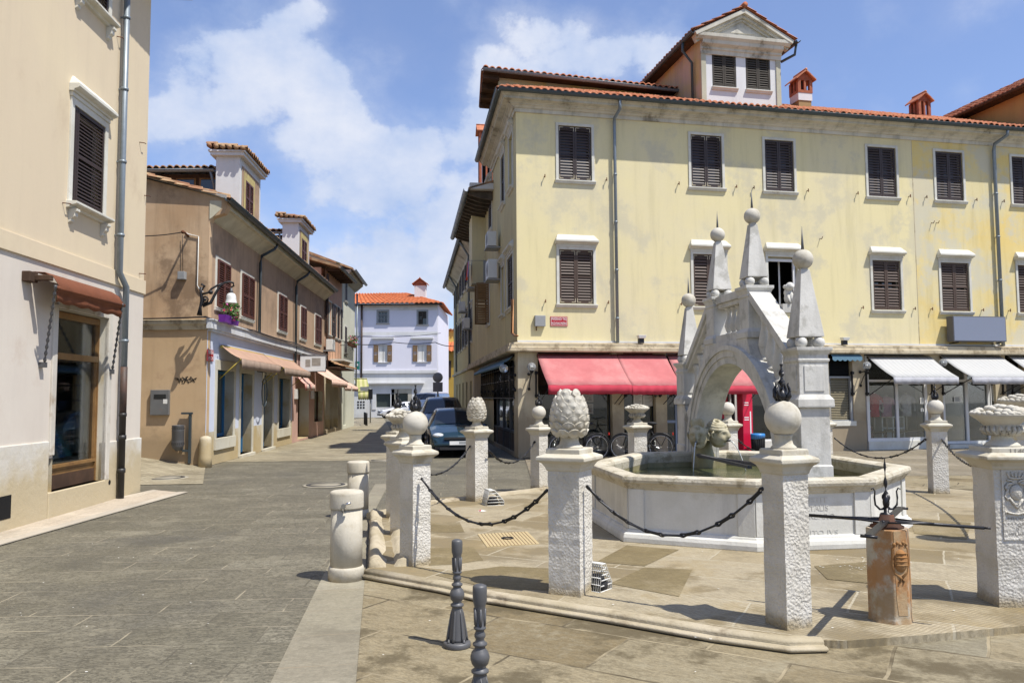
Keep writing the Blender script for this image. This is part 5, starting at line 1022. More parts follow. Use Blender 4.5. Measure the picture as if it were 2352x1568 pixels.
tiles(g, a0_, a1_, EF.T(Lw, -5, zR), EF.T(r0_, -5, zR), .42, .8, .09); tiles(g, EF.T(-.5, -11, zEe), a0_, EF.T(r0_, -5, zR), EF.T(r0_, -5.2, zR), .42, .8, .09); g.build('roof', m_tilen, lh)
g = MB(); gutter(g, EF.T(-.5, .5, zEe-.05), EF.T(Lw, .5, zEe-.05), .12); g.build('gutter', m_iron, lh)
s = EF.s(831, 780); g = MB(); g.tube([EF.T(s, .12, zEe-.1), EF.T(s, .12, z_(870))], .09, 8); g.build('drainpipe', m_pipeb, lh)
s, z = EF.off(966, 690, -3); chimney(lh, EF, s, -3, z-1.2, 1.1, 3.2, .9)
# yellow house far right of the street end
YG = 92; y0 = AT(985, 850, YG); FG = Fac((y0.x, y0.y), 90); fy = thing('distant_yellow_house', (y0.x, y0.y, 0), 'bright yellow house glimpsed beyond the street signs', 'house')
zt_ = FG.uv(1020, 760)[1]; zlow = FG.uv(1020, 812)[1]
g = MB(); g.box(0, 8, -8, 0, -1, zt_, FG.T); g.build('wall', surf('bright_yellow_render', (0.74, 0.56, 0.14), s=.3), fy)
g = MB(); g.box(.0, 8, 0.1, 4.0, -1, zlow, FG.T); g.build('low_wing', surf('deep_yellow_render', (0.50, 0.33, 0.07), s=.3), fy)
g = MB(); tiles(g, FG.T(-.3, 4.5, zlow), FG.T(8, 4.5, zlow), FG.T(8, 0, zlow+1.3), FG.T(-.3, 0, zlow+1.3), .4, .7, .09); g.build('roof', m_tilen, fy)
g = MB(); g.box(-.2, 8.2, -8, .2, zt_, zt_+.1, FG.T); 
for i in range(20): g.tube([FG.T(i*.42, .3, zt_+.16), FG.T(i*.42, -4, zt_+.4)], .13, 6)
g.build('upper_roof', m_tileo, fy)
for (xx, yy0, yy1) in ((1021, 832, 866), (1033, 828, 866), (1027, 917, 975), (1016, 917, 975)): w = px_rect(FG, xx-3, xx+3, yy0, yy1, 4); g = MB(); g.box(w[0], w[1], 4.0, 4.08, max(w[2], 0), w[3], FG.T); g.build('window', m_shut, fy)
# ------------------------------------------------------------------ right side of the street, behind the corner
rP = YS.T(SE, 0, 0); RF = Fac(rP, -7.5, -1)
rh = thing('rafter_eaved_house', rP, 'narrow yellow house with rafter eaves beside the corner house', 'house')
LR2 = RF.s(1088, 600); zE5 = RF.off(1097, 375, .9)[1]
def rw(F, a, c, t, d_, o=0): return px_rect(F, a, c, t, d_, o)
w1 = rw(RF, 1122, 1130, 428, 530); w2 = rw(RF, 1112, 1126, 664, 755); w1 = (w1[0], w1[0]+1, w1[2], w1[3]); w2 = (1.3, 2.3, 4.7, 6.3)
g = MB(); wall(g, RF, 0, LR2, 0, zE5, [w1, w2], .15); g.box(0, LR2, -9, -.2, 0, zE5, RF.T); g.build('wall', m_yelshade, rh)
s_ = RF.s(1114, 500); g = MB(); g.box(s_, s_+1.5, 0, .55, RF.off(1108, 615, .5)[1], zE5-.1, RF.T); g.build('bay', m_yel, rh)
window(RF, rh, *w1, 'closed', hood=.2, n=20, o=.0); window(RF, rh, *w2, 'out', m=m_shuto, n=16)
g = MB(); g.prism([(.95, zE5), (.95, zE5+.07), (-3, zE5+1.3), (-3, zE5+1.2)], -.3, LR2+.2, RF.T); g.build('roof', m_tileo, rh)
for k in range(int(LR2/.6)+1): g = MB(); g.prism([(0, zE5-.32), (.5, zE5-.25), (.9, zE5-.12), (.92, zE5-.02), (0, zE5-.0)], k*.6, k*.6+.16, RF.T); g.build('rafter', m_woodg, rh)
g = MB(); gutter(g, RF.T(-.3, 1.03, zE5), RF.T(LR2+.2, 1.03, zE5), .1); g.build('gutter', m_zinc, rh)
g = MB(); g.box(-.3, .0, -.2, .9, zE5+.02, zE5+.25, RF.T); g.build('eaves_end', m_white, rh)
s, z = RF.off(1116, 372, -.7); chimney(rh, RF, s, -.7, zE5+.1, .72, max(1.5, RF.off(1116, 263, -.7)[1]-zE5-.1), 0.0)
lP = RF.T(LR2, 0, 0); LF = Fac(lP, -7.3, -1)
ll = thing('long_street_house', lP, 'long yellow street house with many shutters, receding behind the corner house', 'house')
LR3 = LF.s(1042, 800); zE6 = LF.off(1083, 470, .6)[1]; zE6 = min(zE6, 11.8)
nW = 7; W6 = []
for i in range(nW):
    s = 1.0+i*(LR3-2)/nW
    for (a, h) in ((4.6, 1.7), (7.8, 1.7)): W6.append((s, s+1.0, a, a+h))
D6 = [(1.5+i*(LR3-3)/5, 2.6+i*(LR3-3)/5, 0, 2.6) for i in range(5)]
g = MB(); wall(g, LF, 0, LR3, 0, zE6-.4, W6+D6, .15); g.box(0, LR3, -9, -.2, 0, zE6-.4, LF.T); g.build('wall', m_yelshade, ll)
for i, w in enumerate(W6): window(LF, ll, *w, ('open' if i % 3 else 'closed'), n=12, o=.0, hood=(.12 if w[2] < 6 else 0))
for h in D6: g = MB(); g.box(h[0], h[1], -.14, -.1, h[2], h[3], LF.T); g.build('door', m_woodd, ll)
g = MB(); g.prism([(0, zE6-.6), (.06, zE6-.6), (.1, zE6-.45), (.5, zE6-.15), (.55, zE6), (0, zE6)], 0, LR3+.1, LF.T); g.build('cornice', m_corn, ll)
g = MB(); g.prism([(0, 3.2), (.1, 3.2), (.12, 3.32), (0, 3.36)], -2.5, LR3, LF.T); g.build('string_course', m_corn, ll)
g = MB(); g.prism([(.6, zE6), (.6, zE6+.08), (-4, zE6+1.8), (-4, zE6+1.7)], -.1, LR3+.2, LF.T); g.build('roof', m_tileo, ll)
g = MB(); gutter(g, LF.T(-.2, .68, zE6), LF.T(LR3+.2, .68, zE6), .1); g.build('gutter', m_zincd, ll)
for s in (1.5, 13.0): pipe(LF, ll, [(s-.5, zE6-.1, .6), (s, zE6-.7, .15), (s, 3.4)], .06, m_zinc, clips=False)
chimney(ll, LF, 7, -1.5, zE6+.5, .8, 1.4, .1)
# glazed corner shop on the street side with wrought iron
sA_, sB_ = YS.s(1183, 900), YS.s(1108, 900)
g = MB(); wall(g, YS, 0, SL+.2, 0, ZL0, [(sA_-.3, sB_, .12, ZL0-.15)], .3, 0); g.build('side_ground_wall', m_pier, yb)
g = MB(); n_ = 6; zsil = YS.uv(1150, 982)[1]
for i in range(n_+1): s = sA_-.3+(sB_-sA_+.3)*i/n_; g.box(s-.04, s+.04, -.12, -.02, .12, ZL0-.15, YS.T)
g.box(sA_-.3, sB_, -.12, -.03, zsil-.05, zsil+.03, YS.T); g.box(sA_-.3, sB_, -.11, -.03, 2.25, 2.33, YS.T); cw = g.build('corner_window', plain('dark_grey_frame', (.07, .075, .075), .5), yb)
g = MB(); g.box(sA_-.3, sB_, -.08, -.07, zsil, ZL0-.15, YS.T); g.build('glass', m_glass, cw)
g = MB(); g.box(sA_-.3, sB_, -.10, -.05, .12, zsil-.05, YS.T)
for i in range(28): s = sA_-.3+(sB_-sA_+.3)*(i+.5)/28; g.box(s-.06, s+.06, -.05, -.04, .14, zsil-.06, YS.T)
g.build('board_panel', m_woodg, cw)
g = MB(); z0_, z1_ = 1.75, ZL0-.25
for i in range(44):
    s = sA_-.25+(sB_-sA_+.2)*i/43; g.tube([YS.T(s, .06, z0_-.1*(i % 2)), YS.T(s, .06, z1_)], .012, 5)
    if i % 3 == 0: g.tube([YS.T(s+.07*math.sin(t*.7), .08, z0_+.1+t*.1) for t in range(11)], .012, 5); g.ball((s, .07, z0_+.25+.3*(i % 2)), .05, YS.T, seg=6, rings=4)
for z in (z0_, (z0_+z1_)/2, z1_-.15): g.box(sA_-.3, sB_, .045, .075, z-.015, z+.015, YS.T)
g.build('iron_grille', m_iron, yb)
a = awning(YS, 'blue_awning', sA_-.2, sB_, ZL0-.02, ZL0-.28, .36, .12, (m_bluecan, m_bluecan, m_iron), yb, arms=False)
# ------------------------------------------------------------------ stone with hammered faces
def rough_stone(name, c1, c2, depth=0.02, low=(0.26, 0.20, 0.10)):
    t = NT(name); big = t.noise(9, 8, 0.72, dist=.6); vor = t.N.new('ShaderNodeTexVoronoi'); vor.feature = 'SMOOTH_F1'; vor.inputs['Scale'].default_value = 42; vor.inputs['Smoothness'].default_value = .5
    wv = t.noise(11, 4, .6, color=True); mp = t.N.new('ShaderNodeVectorMath'); mp.operation = 'MULTIPLY_ADD'; t.L.new(wv, mp.inputs[0]); mp.inputs[1].default_value = (.05, .05, .05); t.L.new(t.pos, mp.inputs[2]); t.L.new(mp.outputs[0], vor.inputs['Vector'])
    fine = t.noise(85, 6, .7); col = t.mix(t.ramp(t.noise(3, 6, .6), .35, .65), c1, c2)
    col = t.mix(t.math('MULTIPLY', t.ramp(big, .56, .74), .45), col, mul(c1, .45)); col = t.mix(t.math('MULTIPLY', t.ramp(fine, .55, .75), .3), col, mul(c1, .35))
    z = t.N.new('ShaderNodeSeparateXYZ'); t.L.new(t.pos, z.inputs[0]); zz = t.math('ADD', z.outputs[2], t.math('MULTIPLY', t.noise(7, 6, .65), -.16)); col = t.mix(t.ramp(zz, -.02, .10, .8, 0.0), col, low)
    h = t.math('ADD', t.math('MULTIPLY', vor.outputs[0], .55), t.math('ADD', t.math('MULTIPLY', big, .75), t.math('MULTIPLY', fine, .35)))
    return t.fin(col, .85, 0, t.bump(h, .85, depth), .25)
m_rough = rough_stone('hammered_limestone', (0.61, 0.585, 0.525), (0.52, 0.49, 0.42), .022)
m_cap = surf('carved_limestone', (0.52, 0.475, 0.37), (0.57, 0.54, 0.45), s=3, dirt=(0.27, 0.225, 0.14), ds=3.5, dt=(.5, .68), da=.65, bump=.4, bs=45, bd=.008, streak=.2)
m_finial = surf('weathered_finial_stone', (0.56, 0.53, 0.455), (0.48, 0.445, 0.36), s=4, dirt=(0.27, 0.235, 0.17), ds=4, dt=(.5, .7), da=.6, bump=.35, bs=40, bd=.006)
m_fgrey = surf('grey_carved_marble', (0.63, 0.615, 0.565), (0.53, 0.515, 0.465), s=2.5, dirt=(0.25, 0.24, 0.20), ds=3.0, dt=(.53, .64), da=.5, bump=.35, bs=30, bd=.01, streak=.7)
m_basin = surf('basin_limestone', (0.68, 0.67, 0.62), (0.60, 0.59, 0.53), s=1.6, dirt=(0.38, 0.35, 0.27), ds=1.8, dt=(.54, .72), da=.55, bump=.35, bs=28, bd=.01, streak=.45, low=((0.30, 0.24, 0.12), -.30, .25))
m_rim = surf('worn_rim_limestone', (0.56, 0.52, 0.42), (0.48, 0.43, 0.32), s=3, dirt=(0.20, 0.165, 0.10), ds=5, dt=(.5, .66), da=.7, bump=.7, bs=18, bd=.02)
m_wet = surf('algae_stained_stone', (0.22, 0.20, 0.10), (0.30, 0.27, 0.16), s=2, dirt=(0.10, 0.09, 0.04), ds=2, rough=.5, bump=.3, streak=.4)
def sqlathe(mb, prof, T=ID, mi=0, oct=False, sub=1):
    """square (or chamfered) section swept up a profile of (half width, z)"""
    vs = []; 
    def ring(h):
        if oct: k = h*.4142; return [(h, -k), (h, k), (k, h), (-k, h), (-h, k), (-h, -k), (-k, -h), (k, -h)]
        c = [(h, -h), (h, h), (-h, h), (-h, -h)]; return [(c[i][0]+(c[(i+1) % 4][0]-c[i][0])*j/sub, c[i][1]+(c[(i+1) % 4][1]-c[i][1])*j/sub) for i in range(4) for j in range(sub)]
    n = 8 if oct else 4*sub
    for h, z in prof: vs += [T(x, y, z) for x, y in ring(h)]
    fs = [(j*n+k, j*n+(k+1) % n, (j+1)*n+(k+1) % n, (j+1)*n+k) for j in range(len(prof)-1) for k in range(n)]
    fs += [tuple(reversed(range(n))), tuple((len(prof)-1)*n+k for k in range(n))]
    mb.add(vs, fs, mi)
def spike(root, z, k=1.0):
    k *= .95
    g = MB(); g.lathe([(.012*k, z-.01), (.036*k, z+.005), (.044*k, z+.04*k), (.028*k, z+.07*k), (.012*k, z+.09*k)], 12)
    for i in range(4):
        a = i*math.pi/2+.4; c, s = math.cos(a), math.sin(a)
        g.tube([(c*r*k, s*r*k, z+h*k) for r, h in ((.03, .0), (.058, .04), (.062, .085), (.045, .12), (.052, .135))], [.018*k, .020*k, .014*k, .008*k, .005*k], 6)
    n = 26; vs = []; fs = []
    for i in range(n+1):
        t = i/n; w = .032*k*(1-t*.7)+.003; a = t*8.5
        for j in range(4): b_ = a+j*math.pi/2+(.35 if j % 2 else 0); rr = w if j % 2 == 0 else w*.45; vs.append((rr*math.cos(b_), rr*math.sin(b_), z+(.08+.20*t)*k))
    for i in range(n):
        for j in range(4): fs.append((i*4+j, i*4+(j+1) % 4, i*4+4+(j+1) % 4, i*4+4+j))
    g.add(vs, fs+[(n*4+3, n*4+2, n*4+1, n*4)], 0, False); return g.build('spike', m_chain, root)
def pinecone(g, z0, h, r):
    g.lathe([(r*.45, z0), (r*.82, z0+h*.10), (r*.95, z0+h*.3), (r*.93, z0+h*.5), (r*.78, z0+h*.72), (r*.5, z0+h*.89), (r*.12, z0+h*.985)], 20)
    rows = 7
    for j in range(rows):
        t = .07+.86*j/(rows-1)*.98; zz = z0+h*t; rr = r*math.sqrt(max(.02, 1-((t-.38)/.64)**2))*.93; n = max(4, int(round(2*math.pi*rr/(r*.60)))); tilt = (t-.38)*1.3
        for i in range(n):
            a = 2*math.pi*(i+.5*(j % 2))/n; c, s = math.cos(a), math.sin(a); w = r*.345*(1-.35*max(0, t-.5)); hh = h*.105*(1-.3*max(0, t-.5))
            def Tq(x, y, z, a=a, c=c, s=s, rr=rr, zz=zz, tilt=tilt): # x tangential, y outward, z up
                y2 = y*math.cos(tilt)-z*math.sin(tilt); z2 = y*math.sin(tilt)+z*math.cos(tilt); R_ = rr+y2; return Vector((R_*c-x*s, R_*s+x*c, zz+z2))
            # scale: thick leaf shape with a rim and a ridge
            pts = [(-w, r*.02, -hh*.1), (-w*.86, r*.08, hh*.5), (-w*.5, r*.12, hh*.95), (0, r*.14, hh*1.1), (w*.5, r*.12, hh*.95), (w*.86, r*.08, hh*.5), (w, r*.02, -hh*.1), (w*.5, r*.0, -hh*.8), (0, r*.0, -hh*1.0), (-w*.5, r*.0, -hh*.8)]
            b0 = [Tq(x, y, z) for x, y, z in pts]; ctr = Tq(0, r*.145, -hh*.05); inn = [Tq(x*.74, r*.015+y*.82, z*.74) for x, y, z in pts]; bk = [Tq(x*1.05, -r*.08, z) for x, y, z in pts]
            k = len(pts); fs = []
            for q in range(k): q2 = (q+1) % k; fs += [(q, q2, k+q2, k+q), (k+q, k+q2, 2*k), (2*k+1+q, 2*k+1+q2, q2, q)]
            g.add(b0+inn+[ctr]+bk, fs, 0, False)
def basket(g, z0, k=1.0, seed=0):
    R_ = random.Random(seed)
    g.lathe([(.05*k, z0), (.12*k, z0+.012*k), (.135*k, z0+.05*k), (.125*k, z0+.085*k), (.14*k, z0+.10*k), (.18*k, z0+.135*k), (.222*k, z0+.165*k), (.228*k, z0+.18*k), (.20*k, z0+.19*k)], 28)
    for i in range(18): # gadroons
        a = 2*math.pi*i/18; c, s = math.cos(a), math.sin(a); g.tube([(c*r*k, s*r*k, z0+z*k) for r, z in ((.07, .008), (.125, .02), (.145, .05), (.135, .082))], [.010*k, .016*k, .018*k, .010*k], 6)
    for i in range(46):
        r = .20*math.sqrt(R_.random()); a = R_.random()*6.28; s_ = R_.uniform(.022, .036)*k; zz = z0+(.185+.055*(1-(r/.2)**2))*k; g.ball((r*k*math.cos(a), r*k*math.sin(a), zz), s_, seg=8, rings=5, sq=(1.25, .95, .8))
    for i in range(26): a = 2*math.pi*i/26; g.ball((.205*k*math.cos(a), .205*k*math.sin(a), z0+.185*k), .025*k, seg=8, rings=5, sq=(1.2, 1, .7))
PIL = 'limestone pillars standing round the fountain'
def pillar(px_, Y, side, a, capy, fin, label, h=None, k=1.0, spk=False, front=None, jit=3):
    X = AT(px_, 1000, Y).x; zc = h or AT(px_, capy, Y).z; base = .055
    yaw = math.atan2(-Y, -X)-math.radians(a); r_ = thing('stone_pillar', (X, Y, base), label, 'pillar', PIL, rz=yaw); hs = side/2; rnd = random.Random(jit*7+int(px_)); zc -= base
    g = MB(); n = 20; prof = [(hs*(1.03 if i == 0 else 1)+rnd.uniform(-.0018, .0018), (zc-.10*k)*i/n) for i in range(n+1)]
    sqlathe(g, prof, sub=6)
    g.v = [(x+rnd.uniform(-.0016, .0016), y+rnd.uniform(-.0016, .0016), z) for x, y, z in g.v]; g.build('shaft', m_rough, r_)
    q = side/.24; g = MB(); sqlathe(g, [(hs*1.03, zc-.115*k), (hs*1.10, zc-.105*k), (hs*1.14, zc-.085*k), (hs*1.28, zc-.055*k), (hs*1.50, zc-.035*k), (hs*1.56, zc-.03*k), (hs*1.56, zc-.004), (hs*1.52, zc), (hs*1.12, zc+.022*k)])
    sqlathe(g, [(hs*1.09, zc+.012*k), (hs*1.09, zc+.058*k), (hs*1.02, zc+.064*k)]); g.build('cap', m_cap, r_, bev=.006)
    zt = zc+.064*k; g = MB()
    if fin != 'basket': g.lathe([(hs*.84, zt), (hs*.80, zt+.012*k), (hs*.62, zt+.03*k), (hs*.54, zt+.06*k), (hs*.56, zt+.085*k), (hs*.60, zt+.10*k)], 20)
    else: g.lathe([(hs*.84, zt), (hs*.74, zt+.02*k), (hs*.50, zt+.05*k), (hs*.46, zt+.08*k), (hs*.55, zt+.095*k)], 20)
    g.build('neck', m_cap, r_); g = MB(); zt += .095*k
    if fin == 'ball': R_ = .128*k; g.ball((0, 0, zt+R_*.94), R_, seg=32, rings=20); f_ = g.build('ball', m_finial, r_)
    elif fin == 'cone': pinecone(g, zt-.005, .375*k, .152*k); f_ = g.build('pinecone', m_finial, r_)
    else: basket(g, zt-.01, k, jit); f_ = g.build('fruit_basket', m_finial, r_)
    if spk: spike(r_, zt+.128*k*1.9, k)
    r_['_zc'] = zc; return r_
pA = pillar(1799, 6.20, .237, 48.6, 1050, 'ball', 'ball-topped pillar with twisted spike nearest the camera, right of the front basin face', k=1.08, spk=True)
pB = pillar(1308, 7.26, .300, 23, 1046, 'cone', 'large pinecone pillar in front, between two sagging chains', k=1.12)
pC = pillar(954, 8.50, .228, 53.4, 1036, 'ball', 'ball-topped pillar with iron spike at the left corner of the terrace', k=1.05, spk=True)
pD = pillar(926, 10.30, .228, 50, 1015, 'basket', 'basket-topped pillar half hidden behind the left ball pillar', k=1.0)
pE = pillar(913, 11.75, .228, 50, 1000, 'ball', 'ball pillar with spike rearmost behind the left corner ball pillar', k=1.0, spk=True)
pF = pillar(1095, 13.6, .265, 53.7, 988, 'cone', 'small pinecone pillar on the far terrace edge before the teal car', k=1.05)
pG_ = pillar(1238, 15.2, .235, 45, 983, 'ball', 'distant spiked ball pillar before the red awning, left of the big pinecone', k=1.05, spk=True)
pH = pillar(1464, 15.7, .275, 63, 978, 'basket', 'basket pillar behind the basin in front of the bicycles', k=1.05)
pI = pillar(1673, 15.9, .255, 45, 974, 'ball', 'plain ball pillar seen through the fountain arch', k=1.08)
pM = pillar(1890, 16.2, .255, 40, 972, 'ball', 'pillar almost hidden behind the right fountain pylon', k=1.0)
pJ = pillar(2151, 14.25, .262, 70, 974, 'ball', 'spiked ball pillar in front of the clothes shop window', k=1.08, spk=True)
pL = pillar(2347, 9.3, .24, 62, 985, 'basket', 'basket pillar cut by the right picture edge, behind the crested pillar', k=1.0)
pK = pillar(2301, 6.82, .345, 62, 1042, 'basket', 'grey pillar with fruit basket and carved coat of arms at the right edge', k=1.03)
# finer details of the crested pillar
def text_mesh(txt, size, T, depth=.004, align='CENTER', name='lettering', mat=None, parent=None, fit=None, **kw):
    cu = bpy.data.curves.new('tmp', 'FONT'); cu.body = txt; cu.size = 1; cu.align_x = align; cu.align_y = 'CENTER'; cu.extrude = .5; cu.space_character = 1.02
    o = bpy.data.objects.new('tmp', cu); COL.objects.link(o); dg = bpy.context.evaluated_depsgraph_get(); me = bpy.data.meshes.new_from_object(o.evaluated_get(dg)); g = MB()
    xs = [v.co.x for v in me.vertices]; w = max(xs)-min(xs); kx = (fit/w if fit else size)
    g.v = [tuple(T(v.co.x*kx, v.co.y*size, v.co.z*depth*2)) for v in me.vertices]; g.f = [tuple(p.vertices) for p in me.polygons]; g.mi = [0]*len(g.f); g.sm = [False]*len(g.f)
    bpy.data.objects.remove(o); bpy.data.curves.remove(cu); bpy.data.meshes.remove(me); return g.build(name, mat, parent, recalc=False, **kw)
m_grave = plain('engraved_letter_shadow', (0.26, 0.24, 0.20), .9)
hs = .1725; zc = pK['_zc']
FK = lambda x, y, z: Vector((z*0-x, hs+z, y)) if False else Vector((-x, hs+z, y))     # right-hand visible face: local +y
g = MB()
for (x0, x1, z0, z1) in ((-.115, -.10, .56, 1.14), (.10, .115, .56, 1.14), (-.115, .115, .545, .56)): g.box(min(-x0, -x1), max(-x0, -x1), hs-.002, hs+.010, z0, z1)
g.build('panel_frame', m_rough, pK)
g = MB(); cz = .93
def rel(pts, r): g.tube([FK(x, y+cz, .006) for x, y in pts], r, 6)
g.lathe([(.001, .032), (.03, .028), (.048, .014), (.055, 0)], 20, lambda x, y, z: FK(x, cz+y*1.25-.0, z*.8))
for s in (-1, 1):
    rel([(s*.03, .075), (s*.065, .07), (s*.085, .04), (s*.07, .02), (s*.08, -.01), (s*.095, -.03), (s*.075, -.055), (s*.05, -.045)], .011); rel([(s*.05, -.05), (s*.03, -.085), (0, -.10)], .012); rel([(s*.02, .08), (s*.04, .10), (s*.07, .10)], .009)
rel([(-.02, -.09), (0, -.125), (.02, -.09)], .013); rel([(-.06, .125), (-.03, .117), (0, .115), (.03, .117), (.06, .125)], .010)
for i in range(5): x = -.055+.0275*i; rel([(x*.9, .125), (x*1.15, .15+.008*(i % 2))], .009); g.ball(FK(x*1.18, cz+.155+.008*(i % 2), .006), .010, seg=8, rings=5)
for k_ in (-.02, .0, .02): rel([(-.045, k_+.01), (0, k_), (.045, k_+.01)], .0035)
rel([(-.095, -.17), (-.085, -.155), (-.07, -.165), (0, -.178), (.07, -.165), (.085, -.155), (.095, -.17)], .009); g.build('coat_of_arms', m_rough, pK)
for i, tx in enumerate(('MEDICI', 'MTARI', 'D', 'IVSTE ANNO')): text_mesh(tx, .030, lambda x, y, z, i=i: FK(x, .715-i*.042+y, z+.001), .0012, mat=m_grave, parent=pK, fit=(.15 if len(tx) > 2 else None))
text_mesh('1140', .05, lambda x, y, z: Vector((-x-.02, hs*1.09+z+.001, zc+.036+y)), .0015, mat=m_grave, parent=pK, fit=.13)
# ------------------------------------------------------------------ terrace and its kerb
kp = [(844, 1323), (1031, 1357), (1124, 1378), (1409, 1424), (1654, 1467), (1812, 1489), (1885, 1487)]
K3 = [G(x, y) for x, y in kp]; tz = .055
rear = [G(849, 1191), G(993, 1161), G(1219, 1134)]
ring = [Vector((1.6, 16.6, 0)), Vector((3.0, 17.2, 0)), Vector((5.2, 17.2, 0)), Vector((7.9, 15.2, 0)), Vector((9.3, 12.5, 0)), Vector((9.0, 9.6, 0)), Vector((6.3, 7.4, 0))]
front_r = [G(1938, 1489), G(2122, 1475), G(2352, 1453)]
front_r.reverse()
outer = [p.xy for p in K3]+[p.xy for p in reversed(front_r)]+[p.xy for p in reversed(ring)]+[p.xy for p in reversed(rear)]
g = MB(); top = [Vector((p.x, p.y, tz)) for p in outer]; bot = [Vector((p.x, p.y, -.01)) for p in outer]; g.hexa(bot, top); g.build('fountain_terrace', m_plat, loc=top[0], kind='structure', label='low stone terrace under the fountain')
g = MB(); path = [p.xy for p in K3]
sweep(g, path, [(-.02, 0), (.10, 0), (.125, .015), (.128, .030), (.115, .036), (.09, .040), (.07, .034), (.055, .042), (.06, .054), (.05, .068), (.03, .076), (0, .078), (-.03, .074), (-.045, .066), (-.06, .070), (-.08, .066), (-.12, tz-.004), (-.12, 0)])
for i in range(len(g.f)): g.sm[i] = True
rnd = random.Random(4); kv = []
g.build('terrace_kerb', m_kerb, loc=K3[0], kind='structure', label='worn rounded kerb moulding along the terrace front')
g = MB(); c0_, c1_ = G(846, 1316), G(850, 1192); d_ = (c1_-c0_); L_ = d_.length; d_.normalize(); nx = Vector((-d_.y, d_.x, 0))*-1; n = 60; vs = []; R_ = random.Random(9)
pr_ = [(0, 0), (.01, .10), (.05, .13), (.10, .125), (.14, .07), (.20, .02), (.26, .03), (.30, .10), (.36, .12), (.44, .10), (.50, .07), (.52, 0)]
for i in range(n+1):
    t = i/n; dip = max(0, math.sin(t*math.pi*3.0))**2*.55+.0; w = .75+.25*math.sin(t*9)
    for (x, z) in pr_: jz = mnoise.noise(Vector((x*9, t*14, 1)))*.022; vs.append(c0_+d_*(t*L_)+nx*(x+mnoise.noise(Vector((t*11, 3, x*3)))*.015)+Vector((0, 0, max(0, z*(1-dip*.55)+jz*(z > 0)+.02))))
m_ = len(pr_); g.add(vs, [(i*m_+k, i*m_+k+1, (i+1)*m_+k+1, (i+1)*m_+k) for i in range(n) for k in range(m_-1)]+[tuple(range(m_)), tuple(n*m_+k for k in range(m_))], 0, True)
g.build('channel_stone', m_kerb, loc=c0_, label='eroded grooved channel stone at the left edge of the fountain terrace', cat='stone channel')
g = MB(); sweep(g, [rear[0].xy, rear[1].xy, rear[2].xy, ring[0].xy, ring[1].xy], [(0, 0), (-.06, 0), (-.07, .05), (-.05, .09), (0, .10), (.12, .09), (.16, 0)]); g.build('rear_kerb', m_kerb, loc=rear[0], kind='structure', label='low rounded kerb at the back of the terrace')
# ------------------------------------------------------------------ the fountain
V = [Vector((1.15, 11.6)), G(1447, 1243, tz).xy, G(1737, 1264, tz).xy, G(2000, 1255, tz).xy, Vector((5.22, 10.75)), Vector((4.95, 13.2)), Vector((3.7, 13.95)), Vector((2.15, 13.6))]
V[1] = V[1]+Vector((-.0, .04)); fc = sum(V, Vector((0, 0)))/8
ft = thing('fountain', (fc.x, fc.y, tz), 'white marble fountain shaped as an arched bridge with four spiked obelisks over an octagonal basin', 'fountain')
zr = .845
g = MB(); sweep(g, V, [(-.02, tz), (.09, tz), (.09, .11), (.075, .15), (.04, .175), (.03, .20), (0, .205), (0, zr-.16), (-.16, zr-.16), (-.16, .15), (-.02, .15)], closed=True); g.build('basin', m_basin, ft, bev=.008)
g = MB(); sweep(g, V, [(0, zr-.17), (.02, zr-.165), (.035, zr-.13), (.05, zr-.12), (.055, zr-.10), (.085, zr-.085), (.095, zr-.05), (.085, zr-.01), (.05, zr), (-.12, zr), (-.17, zr-.02), (-.18, zr-.06), (-.165, zr-.17)], closed=True); rim = g.build('rim', m_rim, ft, bev=.006)
g = MB()
for i in range(8):
    A_, B_ = V[i], V[(i+1) % 8]; d_ = (B_-A_).normalized(); F = Fac(A_, math.degrees(math.atan2(d_.x, d_.y))); L_ = (B_-A_).length
    for (a, c) in ((-.0, .19), (L_-.19, L_)): g.box(a, c, 0, .022, .205, zr-.165, F.T); g.cut()
g.build_each('pilaster', m_basin, ft, bev=.004)
g = MB(); sweep(g, V, [(-.158, .16), (-.150, .16), (-.150, zr-.17), (-.158, zr-.17)], closed=True)
vin = []
for i in range(8):
    c_ = (V[i]-fc); vin.append(fc+c_*.93)
g = MB(); g.hexa([Vector((p.x, p.y, .1)) for p in vin], [Vector((p.x, p.y, .2)) for p in vin]); g.build('basin_floor', m_wet, ft)
g = MB(); sweep(g, V, [(-.164, .16), (-.164, zr-.17), (-.168, zr-.17), (-.168, .16)], closed=True); g.build('basin_lining', m_wet, ft)
t = NT('pool_water'); wn = t.noise(6, 4, .6, vec=t.map(t.pos, sc=(1, 1.6, 1)), dist=1.0)
t.b.inputs['Transmission Weight'].default_value = .35; t.b.inputs['IOR'].default_value = 1.33
m_water = t.fin(t.mix(t.ramp(t.noise(2.5, 5, .6), .4, .6), (0.10, 0.115, 0.045), (0.16, 0.165, 0.075)), .04, 0, t.bump(wn, .35, .03), .6)
g = MB(); g.add([Vector((p.x, p.y, .60)) for p in vin], [tuple(range(8))]); g.build('water', m_water, ft)
F = None
A_, B_ = V[2], V[3]; d_ = (B_-A_).normalized(); F = Fac(A_, math.degrees(math.atan2(d_.x, d_.y)))
m_ins = plain('faint_inscription', (0.59, 0.575, 0.52), .9)
for i, (tx, x, w) in enumerate((('IMPENSTIT', .62, .50), ('IMMORTALIS', .62, .52), ('AS  BARBARO', .66, .60), ('TO', .42, .1), ('NNO ITO IVS', .68, .62))): text_mesh(tx, .085, lambda a, b_, z, i=i, x=x: F.T(x+a, z+.003, .60-i*.092+b_), .0015, name='inscription', mat=m_ins, parent=ft, fit=w)
